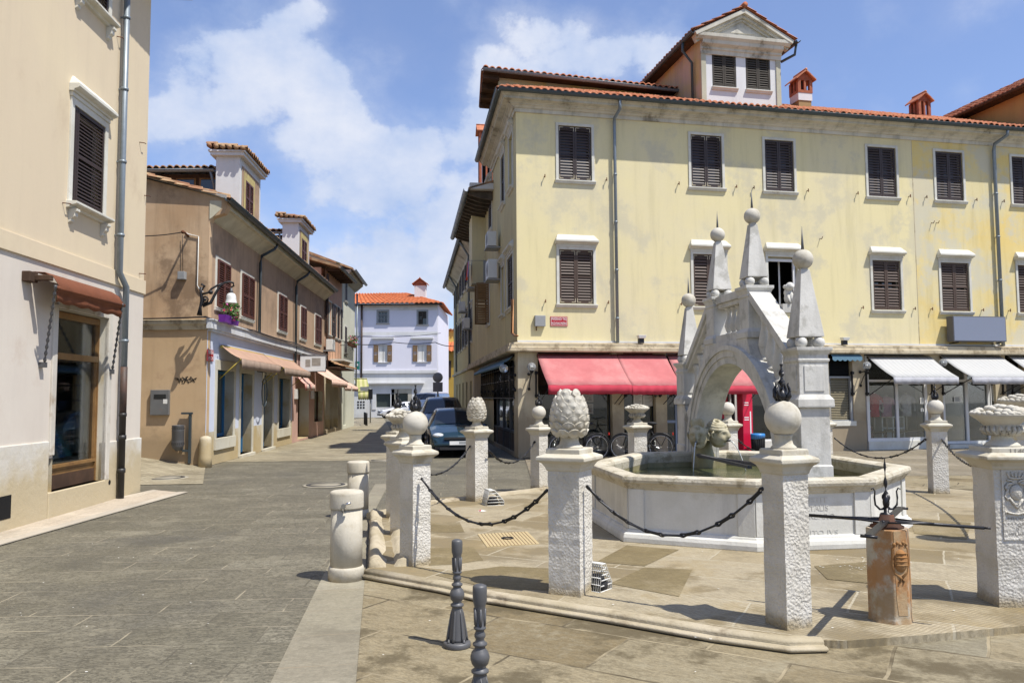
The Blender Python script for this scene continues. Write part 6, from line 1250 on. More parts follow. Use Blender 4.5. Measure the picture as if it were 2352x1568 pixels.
# bridge
BP = Vector((3.71, 10.05)); BF = Fac(BP, -6.7, -1); SL_ = 4.33; SC = 2.05; RA = 1.55; ZC_ = .73
def sq(g, s, o, prof, mi=0, sub=1): sqlathe(g, prof, lambda x, y, z: BF.T(s+x, o+y, z), mi, sub=sub)
def obelisk(s, zb, k=1.0, o=0.0):
    g = MB(); hb, ht = .168*k, .058*k; h = .86*k
    R_ = random.Random(int(s*10)); n = 12; sq(g, s, o, [(hb, zb), (hb, zb+.02)]+[(hb+(ht-hb)*i/n, zb+.02+(h-.02)*i/n) for i in range(1, n+1)], sub=3)
    ob = g.build('obelisk', m_fgrey, ft, bev=.005)
    for sx in (-1, 1):
        for ox in (-1, 1): g = MB(); g.ball((s+sx*.115*k, o+ox*.115*k, zb-.070*k), .076*k, BF.T, seg=14, rings=9); g.build('support_ball', m_fgrey, ob)
    g = MB(); g.lathe([(.05*k, zb+h-.01), (.06*k, zb+h+.02*k)], 14, lambda x, y, z: BF.T(s+x, o+y, z)); g.ball((s, o, zb+h+.135*k), .128*k, BF.T, seg=24, rings=16); g.build('ball', m_finial, ob)
    g = MB(); g.lathe([(.021*k, zb+h+.25*k), (.016*k, zb+h+.35*k), (.002, zb+h+.56*k)], 8, lambda x, y, z: BF.T(s+x, o+y, z)); g.build('spike', m_ironp, ob)
for s in (0.0, SL_):
    g = MB(); w = .192; sq(g, s, 0, [(w*1.08, .30), (w*1.08, .92), (w, .94), (w, 1.64)]); sq(g, s, 0, [(w*1.22, 1.64), (w*1.24, 1.66), (w*1.22, 1.74), (w*1.04, 1.79), (w, 1.80), (w, 2.20), (w*1.07, 2.21), (w*1.08, 2.24), (w*1.0, 2.25), (w*1.0, 2.29), (w*1.1, 2.32), (w*1.22, 2.35), (w*1.24, 2.385)])
    py = g.build('pylon', m_fgrey, ft, bev=.006)
    for f in range(4):
        c_, s_ = [(1, 0), (0, 1), (-1, 0), (0, -1)][f]; T = lambda x, y, z, c_=c_, s_=s_, s=s: BF.T(s+c_*y-s_*x, s_*y+c_*x, z)
        g = MB(); g.box(-.13, .13, w-.01, w+.012, 1.84, 2.16, T); g.build('panel', m_fgrey, py, bev=.006)
    obelisk(s, 2.52)
AP = (1.50, 2.86)
for s in AP:
    g = MB(); w = .165; sq(g, s, 0, [(w*1.25, 2.62), (w*1.25, 2.70), (w*1.08, 2.74), (w, 2.76), (w, 3.20), (w*1.1, 3.22), (w*1.04, 3.25), (w*1.15, 3.30), (w*1.28, 3.33), (w*1.28, 3.37)]); g.build('pedestal', m_fgrey, ft, bev=.006); obelisk(s, 3.50, .92)
# arch body
n = 40; hw = .19; ins = []; outs = []
def arc(r, k, n=n): return [(SC+r*math.cos(math.pi*(1-i/n))*-1*-1 if False else SC-r*math.cos(math.pi*i/n), ZC_+r*math.sin(math.pi*i/n)) for i in range(n+1)]
def toptrim(s):
    if s < .2: return 1.66
    rg = ZC_+math.sqrt(max(0, (RA+.24)**2-(s-SC)**2))
    if s < AP[0]-.2: return max(rg, 1.40+(2.35-1.40)*(s-.2)/(AP[0]-.4))
    if s < AP[1]+.2: return 2.62
    if s < SL_-.2: return max(rg, 2.35-(2.35-1.40)*(s-AP[1]-.2)/(SL_-.2-AP[1]-.2))
    return 1.66
pin = arc(RA, 0); vs = []; fs = []
ptop = [(min(max(.19, SC-(RA+.05+.55*abs(math.cos(math.pi*i/n)))*math.cos(math.pi*i/n)), SL_-.19), 0) for i in range(n+1)]; ptop = [(s, max(toptrim(s), 0)) for s, _ in ptop]
for i in range(n+1):
    (a, za), (c, zc_) = pin[i], ptop[i]
    if i < 3 or i > n-3: zc_ = min(zc_, max(za, .8)) if False else zc_
    for o in (-hw, hw): vs += [BF.T(a, o, za), BF.T(c, o, zc_)]
for i in range(n):
    b0_ = 4*i; b1_ = b0_+4; fs += [(b0_, b1_, b1_+2, b0_+2), (b0_+1, b0_+3, b1_+3, b1_+1), (b0_, b0_+1, b1_+1, b1_), (b0_+2, b1_+2, b1_+3, b0_+3)]
fs += [(0, 2, 3, 1), (4*n, 4*n+1, 4*n+3, 4*n+2)]
g = MB(); g.add(vs, fs); 
for s in (.15, SL_-.55): g.box(s, s+.40, -hw+.002, hw-.002, .4, .85, BF.T)
g.build('arch', m_fgrey, ft)
g = MB()
for (r0, r1, oo) in ((RA-.004, RA+.10, .030), (RA+.10, RA+.20, .045), (RA+.20, RA+.27, .07)):
    for sg in (1, -1):
        vs = []; 
        for (a, za), (c, zc_) in zip(arc(r0, 0), arc(r1, 0)): vs += [BF.T(a, sg*(hw-.01), za), BF.T(a, sg*(hw+oo), za), BF.T(c, sg*(hw+oo), zc_), BF.T(c, sg*(hw-.01), zc_)]
        g.add(vs, [(4*i+q, 4*i+(q+1) % 4, 4*i+4+(q+1) % 4, 4*i+4+q) for i in range(n) for q in range(4)]+[(0, 1, 2, 3), (4*n+3, 4*n+2, 4*n+1, 4*n)])
g.build('archivolt', m_fgrey, ft)
# ruined steps of the bridge on the near slope, copings, balusters
g = MB(); ca, cb = (.18, 2.39), (AP[0]+.05, 3.46)
for (p, q) in ((ca, cb), ((SL_-.18, 2.39), (AP[1]-.05, 3.46))):
    dx, dz = q[0]-p[0], q[1]-p[1]
    g.prism([(p[0], p[1]), (q[0], q[1]), (q[0], q[1]-.13), (p[0], p[1]-.13)], -.16, .16, lambda t, a, z: BF.T(a, t, z)); g.prism([(p[0], p[1]-.13), (q[0], q[1]-.13), (q[0], q[1]-.20), (p[0], p[1]-.20)], -.12, .12, lambda t, a, z: BF.T(a, t, z)); g.cut()
g.build_each('sloping_coping', m_fgrey, ft, bev=.006)
g = MB(); g.box(AP[0]+.2, AP[1]-.2, -.14, .14, 3.24, 3.36, BF.T); g.box(AP[0]+.2, AP[1]-.2, -.11, .11, 3.17, 3.24, BF.T); g.cut(); g.box(AP[0]+.2, AP[1]-.2, -.15, .15, 2.62, 2.74, BF.T); g.build_each('rail', m_fgrey, ft, bev=.006)
bprof = lambda z, h: [(.06, z), (.06, z+.05*h), (.035, z+.08*h), (.05, z+.14*h), (.075, z+.32*h), (.065, z+.45*h), (.035, z+.66*h), (.03, z+.78*h), (.045, z+.84*h), (.035, z+.88*h), (.06, z+.93*h), (.06, z+h)]
def baluster(s, z0, z1, k=1): g = MB(); g.lathe([(r*k, z) for r, z in bprof(z0, z1-z0)], 14, lambda x, y, z: BF.T(s+x, y, z)); g.build('baluster', m_fgrey, ft)
for i in range(4): baluster(AP[0]+.36+.20*i, 2.74, 3.17)
for i in range(5):
    t_ = (i+.6)/5.4; s = .22+(AP[0]-.35)*t_; zt_ = ca[1]+(cb[1]-ca[1])*((s-ca[0])/(cb[0]-ca[0]))-.19; baluster(s, toptrim(s)-.03, zt_, 1.15); baluster(SL_-s, toptrim(s)-.03, zt_, 1.15)
# small lion on the far side
g = MB(); s, o = 1.02, -.30; T = lambda x, y, z: BF.T(s+x, o+y, 3.06+z)
g.box(-.09, .07, -.02, .14, -.12, .0, T); g.ball((0, 0, .09), .085, T, sq=(1.1, .75, 1.1), seg=12, rings=8); g.ball((.03, 0, .17), .07, T, sq=(1, .8, 1), seg=12, rings=8); g.ball((-.03, .0, .25), .06, T, seg=12, rings=8); g.ball((-.085, .0, .235), .03, T, seg=8, rings=6)
for k_ in range(9): a_ = k_*.7; g.ball((.0+.055*math.cos(a_), .055*math.sin(a_), .25), .028, T, seg=7, rings=5)
g.tube([T(-.06, -.04, .12), T(-.09, -.045, .05), T(-.09, -.045, .0)], .022, 6); g.tube([T(-.06, .04, .12), T(-.09, .045, .05), T(-.09, .045, .0)], .022, 6); g.build('carved_lion', m_fgrey, ft)
# water-spouting masks
m_mask = surf('mask_limestone', (0.47, 0.43, 0.31), (0.35, 0.31, 0.20), s=6, dirt=(0.20, 0.17, 0.09), ds=7, dt=(.5, .65), bump=.3, bs=50, bd=.006)
def mask(cx, cy, cz, yaw, turban, k=1.0):
    cs, sn = math.cos(yaw), math.sin(yaw)
    T = lambda x, y, z: Vector((cx+(cs*x-sn*y)*k, cy+(sn*x+cs*y)*k, cz+z*k))          # face looks along -y
    g = MB(); N1, N2 = 40, 36; vs = []; fs = []
    def B_(u, v, u0, v0, su, sv): return math.exp(-((u-u0)/su)**2-((v-v0)/sv)**2)
    for j in range(N2+1):
        v = j/N2; ph = math.pi*v; z = -math.cos(ph)*.21; rr = math.sin(ph)**.8
        for i in range(N1):
            a = 2*math.pi*i/N1; x = math.sin(a); y = -math.cos(a); R1 = rr*(.145+.02*v); 
            u = math.atan2(x, -y)  # 0 = front
            f = 0
            f += .055*B_(u, v, 0, .47, .16, .10)+.03*B_(u, v, 0, .54, .10, .12)                               # nose
            f += .028*(B_(u, v, .42, .60, .30, .05)+B_(u, v, -.42, .60, .30, .05))                              # brows
            f -= .032*(B_(u, v, .40, .535, .17, .045)+B_(u, v, -.40, .535, .17, .045))                          # eye sockets
            f += .018*(B_(u, v, .40, .53, .10, .022)+B_(u, v, -.40, .53, .10, .022))
            f += .024*(B_(u, v, .55, .40, .22, .08)+B_(u, v, -.55, .40, .22, .08))                              # cheeks
            f -= .055*B_(u, v, 0, .30, .20, .035); f += .022*B_(u, v, 0, .365, .28, .022)+.028*B_(u, v, 0, .235, .26, .03)  # open mouth, lips
            f += .03*B_(u, v, 0, .16, .25, .06)                                                                # chin
            vs.append(T(x*(R1+f), y*(R1*1.05+f), z))
    for j in range(N2):
        for i in range(N1): fs.append((j*N1+i, j*N1+(i+1) % N1, (j+1)*N1+(i+1) % N1, (j+1)*N1+i))
    g.add(vs, fs, 0, True)
    for sx in (-1, 1): g.tube([T(sx*.15, .0, .03), T(sx*.175, -.01, .06), T(sx*.18, .02, .02), T(sx*.165, .02, -.03), T(sx*.15, .0, -.04)], [.016, .02, .02, .017, .012], 7)
    h_ = g.build('mask_head', m_mask, ft)
    g = MB()
    if turban:
        for q, (zz, R_, t_) in enumerate(((.115, .15, .035), (.155, .135, .036), (.19, .105, .034), (.215, .06, .03))): g.tube([T(R_*math.cos(a), R_*math.sin(a)+.02, zz+.03*math.sin(a*1+.6)) for a in [i*.349 for i in range(18)]], t_, 8, closed=True)
    else:
        for q in range(7): a = -.9+q*.3; g.ball((math.sin(a)*.11, -.07+.03*math.cos(a), .20+.05*math.cos(a)), .05, T, sq=(.75, .6, 1.5), seg=10, rings=8)
        for q in range(26): a = q*.55; g.ball((math.cos(a)*.14, .06+math.sin(a)*.08, .05+.012*(q % 9)), .035, T, seg=8, rings=5)
    g.build('turban' if turban else 'hair', m_mask, h_)
    return T
cm = AT(1622, 1000, 13.2)
g = MB(); g.lathe([(.20, .35), (.20, .80), (.17, .86), (.15, .95), (.17, 1.05)], 12, lambda x, y, z: Vector((cm.x+x, cm.y+.22+y, z))); g.build('mask_block', m_wet, ft)
TL = mask(AT(1602, 1000, 13.1).x, 13.05, 1.13, math.radians(-24), False, .94); TR2 = mask(AT(1650, 1000, 13.1).x, 13.12, 1.15, math.radians(48), True, .96)
m_jet = glass_mat('water_jet', (.85, .88, .88)); 
for T in (TL, TR2):
    p = [T(0, -.20-.05*i*(1.0), -.085-.0-.014*i*i*1.05) for i in range(0, 7)]
    g = MB(); g.tube([T(0, -.14, -.085), T(0, -.23, -.085)], .02, 8); g.build('spout', m_ironp, ft)
    g = MB(); g.tube(p, [.011, .011, .010, .010, .009, .009, .008], 6); g.build('water_jet', surf('white_water', (0.55, 0.58, 0.56), rough=.15, bump=0, spec=.8), ft)
for (xa, ya, xb, yb_) in ((1603, 1047, 1722, 1076), (1606, 1050, 1722, 1069)):
    a_, c_ = AT(xa, ya, 13.25), AT(xb, yb_, 10.7); g = MB(); d_ = (c_-a_).normalized(); n_ = Vector((-d_.y, d_.x, 0))*.03; u_ = Vector((0, 0, .04)); off = Vector((.10 if yb_ < 1072 else 0, 0, 0)); g.hexa([a_-n_, c_-n_+off, c_+n_+off, a_+n_], [a_-n_+u_, c_-n_+u_+off, c_+n_+u_+off, a_+n_+u_]); g.build('basin_bar', m_ironp, ft)
# ------------------------------------------------------------------ chains
def chain(p0, p1, low, label, step=.155, r=.0100):
    p0, p1 = Vector(p0), Vector(p1); mid = (p0+p1)/2; hd = (p1-p0).length; sag = max(.02, mid.z-low)
    N_ = 240; P = [p0.lerp(p1, i/N_)-Vector((0, 0, 4*sag*(i/N_)*(1-i/N_))) for i in range(N_+1)]; Ls = [0]
    for i in range(N_): Ls.append(Ls[-1]+(P[i+1]-P[i]).length)
    tot = Ls[-1]; nseg = max(4, int(tot/step))
    def at(l):
        l = min(max(l, 0), tot); i = min(N_-1, max(0, next((k for k in range(N_) if Ls[k+1] >= l), N_-1))); return P[i].lerp(P[i+1], (l-Ls[i])/(Ls[i+1]-Ls[i]+1e-9))
    g = MB(); st = tot/nseg
    for i in range(nseg):
        a, b = at(i*st), at((i+1)*st); d = (b-a).normalized(); sd_ = d.cross(Vector((0, 0, 1))).normalized(); upv = sd_.cross(d)
        ax = sd_ if i % 2 else (upv*.75+sd_*.66).normalized(); e = .026
        # one forged link: two rods drawn together in the middle with an eye at each end
        loop = []
        for (t, w) in ((-.04, .5), (0, 1.0), (.06, 1.35), (.14, 1.1), (.26, .62), (.5, .55), (.74, .62), (.86, 1.1), (.94, 1.35), (1.0, 1.0), (1.04, .5)): loop.append(a+(b-a)*t+ax*w*.0135)
        loop += [a+(b-a)*t-ax*w*.0135 for (t, w) in reversed(((-.04, .5), (0, 1.0), (.06, 1.35), (.14, 1.1), (.26, .62), (.5, .55), (.74, .62), (.86, 1.1), (.94, 1.35), (1.0, 1.0), (1.04, .5)))]
        g.tube(loop, r*.95, 6, closed=True)
    for p in (p0, p1): g.ball(p, .017, seg=8, rings=6)
    return g.build('chain', m_chain, loc=p0, label=label, cat='chain', group='iron chains hung between the pillars')
chain(AT(969, 1099.5, 8.36), AT(1256, 1126, 7.22), AT(1118, 1206, 7.7).z, 'iron chain sagging between the left ball pillar and the big pinecone pillar')
chain(AT(1349, 1117, 7.12), AT(1752, 1122, 6.26), AT(1541, 1232, 6.65).z, 'iron chain sagging before the basin, between big pinecone and nearest ball pillar')
chain(AT(925, 1060, 11.7), AT(1079, 1025, 13.5), AT(1010, 1088, 12.6).z, 'iron chain left of the small pinecone pillar, before the teal car')
chain(AT(1124, 1036, 13.5), AT(1228, 1014, 15.1), AT(1176, 1062, 14.3).z, 'short iron chain right of the small pinecone pillar')
chain(AT(1490, 1015, 15.6), AT(1655, 1015, 15.8), AT(1575, 1058, 15.7).z, 'iron chain behind the basin left of the arch, from the basket pillar')
chain(AT(1689, 1005, 15.9), AT(1880, 1006, 16.1), AT(1785, 1050, 16).z, 'iron chain seen under the arch beside the red panel')
chain(AT(1917, 1006, 16.0), AT(2126, 1008, 14.3), AT(2030, 1053, 15).z, 'iron chain sagging in front of the clothes shop')
chain(AT(2163, 1008, 14.15), AT(2330, 1060, 9.5), AT(2230, 1075, 11.5).z, 'iron chain running from the shop-side ball pillar behind the crested pillar')
for (A_, B_, lb) in (((945, 1075, 8.6), (930, 1065, 10.2), 'short chain hidden between the left ball pillar and basket pillar'),): pass
# ------------------------------------------------------------------ turnstile post
tc = G(2046, 1438).xy; tp = thing('turnstile_post', (tc.x, tc.y, tz), 'rust-stained carved stone post carrying a wrought iron cross with a twisted finial', 'post')
T = lambda x, y, z: Vector((tc.x+x, tc.y+y, z))
m_post = surf('rust_stained_post', (0.50, 0.46, 0.37), (0.40, 0.34, 0.24), s=5, dirt=(0.36, 0.17, 0.055), ds=3.1, dt=(.43, .56), da=.85, bump=.5, bs=40, bd=.01, low=((0.28, 0.17, 0.07), .02, .12))
g = MB(); a = .148
def octp(prof, mi=0):
    vs = []; 
    for r, z in prof: vs += [T(r*math.cos(math.radians(22.5+45*k+10))*1.08, r*math.sin(math.radians(22.5+45*k+10))*1.08, z) for k in range(8)]
    g.add(vs, [(j*8+k, j*8+(k+1) % 8, (j+1)*8+(k+1) % 8, (j+1)*8+k) for j in range(len(prof)-1) for k in range(8)]+[tuple(reversed(range(8))), tuple((len(prof)-1)*8+k for k in range(8))], mi)
octp([(a*1.05, tz-.01), (a*1.0, tz+.04), (a, .40), (a*.99, .76)]); g.build('shaft', m_post, tp, bev=.008)
g = MB(); cr0 = lambda x, y, z: T(math.cos(math.radians(-80))*(.1475+z)-math.sin(math.radians(-80))*x, math.sin(math.radians(-80))*(.1475+z)+math.cos(math.radians(-80))*x, y); vs = [cr0(x, y, 0) for x, y in ((-.052, .755), (.052, .755), (.055, .5), (.04, .3), (.045, .12), (-.03, .12), (-.045, .25), (-.05, .5))]; g.add(vs+[v+Vector((math.cos(math.radians(-80)), math.sin(math.radians(-80)), 0))*.003 for v in vs], [tuple(range(8, 16))]+[(i, (i+1) % 8, 8+(i+1) % 8, 8+i) for i in range(8)]); g.build('rust_streak', surf('rust_streaked_stone', (0.38, 0.19, 0.075), (0.42, 0.30, 0.17), s=7, dirt=(.22, .1, .04), ds=9, bump=.4), tp)
g = MB(); m_ru2 = surf('orange_rust_stain_stone', (0.33, 0.16, 0.055), (0.28, 0.17, 0.08), s=6, dirt=(0.18, 0.08, 0.03), ds=8, bump=.5, bs=30)
na = math.radians(-80); nx_, ny_ = math.cos(na), math.sin(na); cr_ = lambda x, y, z: T(nx_*(.143+z)-ny_*x, ny_*(.143+z)+nx_*x, y)
g.lathe([(.001, .030), (.035, .028), (.055, .015), (.06, 0)], 18, lambda x, y, z: cr_(x, .53+y*1.5, z)); 
for s in (-1, 1): g.tube([cr_(s*.03, .66, .0), cr_(s*.062, .62, .0), cr_(s*.066, .50, .0), cr_(s*.05, .44, .0), cr_(s*.0, .40, .01), cr_(s*.02, .37, .01)], .011, 6)
for z_q in (.50, .53, .56, .59): g.tube([cr_(-.045, z_q, .022), cr_(0, z_q, .033), cr_(.045, z_q, .022)], .006, 5)
for i in range(5): g.ball(cr_(-.05+.025*i, .655+.012*(i % 2), .006), .014, seg=8, rings=5)
g.build('carved_shield', m_ru2, tp)
g = MB(); g.lathe([(.12, .755), (.125, .775), (.10, .785), (.105, .80), (.06, .815), (.05, .86), (.02, .87)], 20, T); g.build('iron_collar', m_rust, tp)
zb_ = .81; e0_, e1_ = AT(2003, 1238, 5.62), AT(2076, 1173, 7.0); dv = (e1_-e0_); dv.z = 0; Lb = dv.length/2; dv.normalize(); nv = Vector((-dv.y, dv.x, 0)); C_ = Vector((tc.x, tc.y, 0))
g = MB(); nvw = nv*.028; q = lambda v, z: v+Vector((0, 0, z)); g.hexa([q(C_-dv*Lb-nvw, zb_), q(C_+dv*Lb-nvw, zb_), q(C_+dv*Lb+nvw, zb_), q(C_-dv*Lb+nvw, zb_)], [q(C_-dv*Lb-nvw, zb_+.014), q(C_+dv*Lb-nvw, zb_+.014), q(C_+dv*Lb+nvw, zb_+.014), q(C_-dv*Lb+nvw, zb_+.014)])
for sg in (-1, 1): E_ = C_+dv*Lb*sg; g.tube([q(E_-nv*.055, zb_+.0), q(E_+nv*.055, zb_)], .012, 6)
for sg in (-1, 1): g.ball(q(C_+dv*.17*sg, zb_+.014), .012, seg=8, rings=5)
g.build('flat_arm', m_chain, tp)
g = MB(); Lr = .66; g.tube([q(C_-nv*Lr*1.0, zb_+.0), q(C_+nv*Lr, zb_+.0)], .014, 6); 
for sg in (-1, 1): g.tube([q(C_+nv*Lr*sg, zb_), q(C_+nv*(Lr+.04)*sg, zb_)], [.009, .009], 6)
for sg in (-1, 1):
    for s2 in (-1, 1): g.tube([q(C_+nv*.34*sg, zb_+.004), q(C_+dv*.14*s2, zb_+.004)], .008, 5)
g.build('round_arm', m_chain, tp)
g = MB(); g.lathe([(.045, .82), (.045, .87), (.02, .875), (.018, .91)], 12, T)
n = 40; vs = []
for i in range(n+1):
    t_ = i/n; z = .90+.40*t_; w = .03*abs(math.cos(t_*2.2))*(1-t_*.6)+.006; a_ = t_*11; 
    if t_ < .3: w *= 1.1
    for (rr, aa) in ((w, 0), (.004, 1.57), (w, 3.14), (.004, 4.71)): vs.append(T(rr*math.cos(a_+aa), rr*math.sin(a_+aa), z))
g.add(vs, [(4*i+k, 4*i+(k+1) % 4, 4*i+4+(k+1) % 4, 4*i+4+k) for i in range(n) for k in range(4)]+[(4*n+3, 4*n+2, 4*n+1, 4*n)])
g.ball((0, 0, 0), 1, lambda x, y, z: T(x*.026, y*.026, .955+z*.055), seg=12, rings=8)
for sg in (-1, 1): g.tube([T(0, 0, .905)]+[T(sg*x, 0, z) for x, z in ((.05, .90), (.085, .935), (.09, .99), (.085, 1.04), (.10, 1.065), (.115, 1.055))], [.010, .009, .008, .007, .006, .006, .005], 6)
g.build('twisted_finial', m_chain, tp)
# ------------------------------------------------------------------ cast iron and stone bollards
def iron_bollard(px_, py_, label, topy, rz=0):
    b_ = G(px_, py_); k = .00114*5.87/5.87; P = [(92, 0), (95, 6), (95, 30), (88, 38), (66, 42), (63, 60), (61, 75), (56, 120), (42, 230), (38, 262), (36, 272), (48, 280), (48, 290), (34, 300), (30, 306), (46, 325), (53, 350), (53, 362), (46, 385), (31, 402), (28, 412), (39, 420), (40, 430), (26, 440), (23, 452), (31, 464), (31, 476), (24, 490), (24, 498), (34, 505), (34, 512), (28, 520), (27, 560), (30, 615), (33, 630), (39, 650), (40, 700), (39, 722), (36, 730), (20, 737), (2, 738)]
    r_ = thing('iron_bollard', b_, label, 'bollard', 'grey cast iron bollards', rz=rz, local=True); k = .001037
    g = MB(); g.lathe([(r*k*.97, z*k) for r, z in P[4:]], 24); g.build('post', m_ironp, r_)
    g = MB(); g.lathe([(r*k, z*k) for r, z in P[:5]], 28); g.build('base_flange', m_ironp, r_)
    for i in range(6):
        a_ = i*math.pi/3+.2; c_, s_ = math.cos(a_), math.sin(a_); g = MB(); g.tube([(c_*r*k, s_*r*k, z*k) for r, z in ((70, 42), (64, 70), (58, 120), (42, 225), (33, 262))], [.010, .012, .010, .007, .004], 6); g.build('rib', m_ironp, r_)
        g = MB(); g.tube([(c_*r*k, s_*r*k, z*k) for r, z in ((26, 522), (27, 560), (31, 612))], [.008, .009, .006], 6); g.build('rib', m_ironp, r_)
    for i in range(4): a_ = i*math.pi/2+.75; g = MB(); g.lathe([(.011, .04), (.011, .055), (.006, .058), (.006, .068)], 6, lambda x, y, z: Vector((.078*math.cos(a_)+x, .078*math.sin(a_)+y, z-.003))); g.build('bolt', m_ironp, r_)
iron_bollard(1050, 1484, 'cast iron bollard fully in view with its flange bolted to the flagstones', 1240); iron_bollard(1103, 1667, 'cast iron bollard nearest the camera, its foot cut by the bottom edge', 1345, .5)
def stone_bollard(px_, py_, h, label, ring=True, seed=0):
    b_ = G(px_, py_); r_ = thing('stone_bollard', b_, label, 'bollard', 'round stone bollards at the street edge'); T = lambda x, y, z: Vector((b_.x+x, b_.y+y, z)); R_ = random.Random(seed)
    g = MB(); g.lathe([(.158, .12), (.158, h*.45), (.155, h-.17)], 28, T); g.build('shaft', m_dstone, r_)
    g = MB(); g.lathe([(.166, h-.175), (.168, h-.16), (.168, h-.03), (.160, h-.008), (.14, h), (.001, h+.002)], 28, T); g.build('cap', m_dstone, r_)
    if ring: g = MB(); g.lathe([(.176, -.01), (.176, .105), (.168, .125), (.158, .13)], 28, T); g.build('foot', m_dstone, r_)
    else: g = MB(); g.lathe([(.17, -.01), (.172, .03), (.158, .13)], 20, T); g.build('foot', m_dstone, r_)
    return b_
sb1 = stone_bollard(795, 1328, .87, 'round stone bollard with a metal lock on its cap, nearer of two', True, 1)
stone_bollard(822, 1187, .84, 'round stone bollard standing behind the nearer one', False, 2)
g = MB(); T = lambda x, y, z: Vector((sb1.x+.03+x, sb1.y-.165+y, .74+z)); g.tube([T(-.03, 0, -.06), T(-.03, -.03, -.02), T(0, -.04, .02), T(.05, -.04, .03)], .012, 6); g.lathe([(.022, -.02), (.022, .02)], 10, lambda x, y, z: T(x-.02, z-.03, y-.0)); g.build('padlock', m_chrome, loc=T(0, 0, 0), label='small metal padlock fixed to the cap of the nearer stone bollard', cat='padlock')
# ------------------------------------------------------------------ cars
def car(loc, yaw, L, Wd, Ht, label, col, wagon=False, van=False, plate=True):
    r_ = thing('parked_car', loc, label, 'car', 'parked cars', rz=yaw, local=True); k = L/4.2; h = Ht/1.45; w = Wd/2
    paint = plain('paint_'+label.split()[0]+str(int(L*10)), col, .22, .35, var=.05, **{'Coat Weight': .6})
    rx = -2.02 if (wagon or van) else -1.72; ht = 1.45
    if van: st = [(2.1, .42, .5, .60, .60), (2.0, .7, .80, .78, .62), (1.75, .85, .98, .86, .70), (1.35, .95, 1.08, .88, .72), (.85, .95, ht-.03, .88, .68), (.5, .95, ht, .88, .70), (-1.9, .95, ht, .88, .72), (-2.05, .95, ht-.05, .86, .70), (-2.12, .6, .9, .84, .7)]
    else: st = [(2.12, .36, .42, .56, .50), (2.06, .56, .62, .74, .60), (1.9, .66, .745, .83, .66), (1.4, .76, .86, .87, .72), (.95, .86, .95, .88, .72), (.2, .90, 1.385, .885, .58), (-.1, .90, ht-.01, .885, .60), (-.8, .90, ht, .885, .60), (rx+.3, .92, ht-.07, .875, .57), (rx, .93, ht-.17, .865, .55), (min(rx-.28, -2.02), .90, .98, .84, .66), (-2.1, .55, .8, .80, .62)]
    def sec(x):
        for i in range(len(st)-1):
            if st[i+1][0] <= x <= st[i][0]: t = (st[i][0]-x)/(st[i][0]-st[i+1][0]); return [st[i][j]*(1-t)+st[i+1][j]*t for j in range(5)]
        return list(st[0] if x > st[0][0] else st[-1])
    def P(x, v, off=0):       # v: 0 sill .. 1 belt .. 2 roof edge .. 3 centre line
        _, be, tp, wb, wt = sec(x); z0 = .20+(.12 if abs(x) > 1.95 else 0)
        ks = [(wb*.93, z0), (wb, z0+.10), (wb*1.0, (z0+be)/2), (wb*.985, be), (wt+.0, tp-.05), (wt*.86, tp-.012), (0, tp+.012)]; vs_ = [0, .15, .5, 1, 2, 2.2, 3]
        for i in range(6):
            if v <= vs_[i+1]+1e-6: t = (v-vs_[i])/(vs_[i+1]-vs_[i]); y = ks[i][0]*(1-t)+ks[i+1][0]*t; z = ks[i][1]*(1-t)+ks[i+1][1]*t; break
        return Vector((x*k, (y+off)*w/.885, (z+off*(v > 1.9))*h))
    xs = sorted(set([s[0] for s in st]+[2.12-4.2*i/30 for i in range(31)]), reverse=True); xs = [x for x in xs if st[-1][0] <= x <= st[0][0]]; vv = [0, .15, .5, .75, 1, 1.5, 2, 2.1, 2.2, 2.6, 3]
    g = MB()
    for sg in (1, -1):
        vs = [Vector((p.x, p.y*sg, p.z)) for x in xs for p in (P(x, v) for v in vv)]; n = len(vv); g.add(vs, [(i*n+j, i*n+j+1, (i+1)*n+j+1, (i+1)*n+j) for i in range(len(xs)-1) for j in range(n-1)], 0, True)
    f0 = [P(st[0][0], v) for v in vv]; g.add(f0+[Vector((p.x, -p.y, p.z)) for p in reversed(f0)], [tuple(range(2*len(f0)))]); f0 = [P(st[-1][0], v) for v in vv]; g.add(f0+[Vector((p.x, -p.y, p.z)) for p in reversed(f0)], [tuple(range(2*len(f0)))])
    body = g.build('body', paint, r_)
    def patch(nm, x0, x1, v0, v1, m, sides=(1, -1), off=.006, nx=6, nv=5, shear=0):
        for sg in sides:
            g = MB(); vs = []
            for i in range(nx+1):
                for j in range(nv+1): tv = j/nv; q = P(x0+(x1-x0)*i/nx-shear*tv*(1 if i < nx/2 else -.3), v0+(v1-v0)*tv, off); vs.append(Vector((q.x, q.y*sg, q.z)))
            g.add(vs, [(i*(nv+1)+j, i*(nv+1)+j+1, (i+1)*(nv+1)+j+1, (i+1)*(nv+1)+j) for i in range(nx) for j in range(nv)], 0, True); g.build(nm, m, r_)
    a, b_ = (.92, .30) if not van else (1.3, .9)
    def screen(nm, x0, x1):
        g = MB(); vs = []; nn = 10
        for i in range(6):
            for j in range(nn+1): s = -1+2*j/nn; v = 3-abs(s)*.93; q = P(x0+(x1-x0)*i/5, v, .0); vs.append(Vector((q.x+.004*(1 if x0 > 0 else -1), q.y*(1 if s >= 0 else -1), q.z+.012)))
        g.add(vs, [(i*(nn+1)+j, i*(nn+1)+j+1, (i+1)*(nn+1)+j+1, (i+1)*(nn+1)+j) for i in range(5) for j in range(nn)], 0, True); g.build(nm, m_dglass, r_)
    screen('windscreen', a, b_); screen('rear_window', rx-.02, rx-.22)
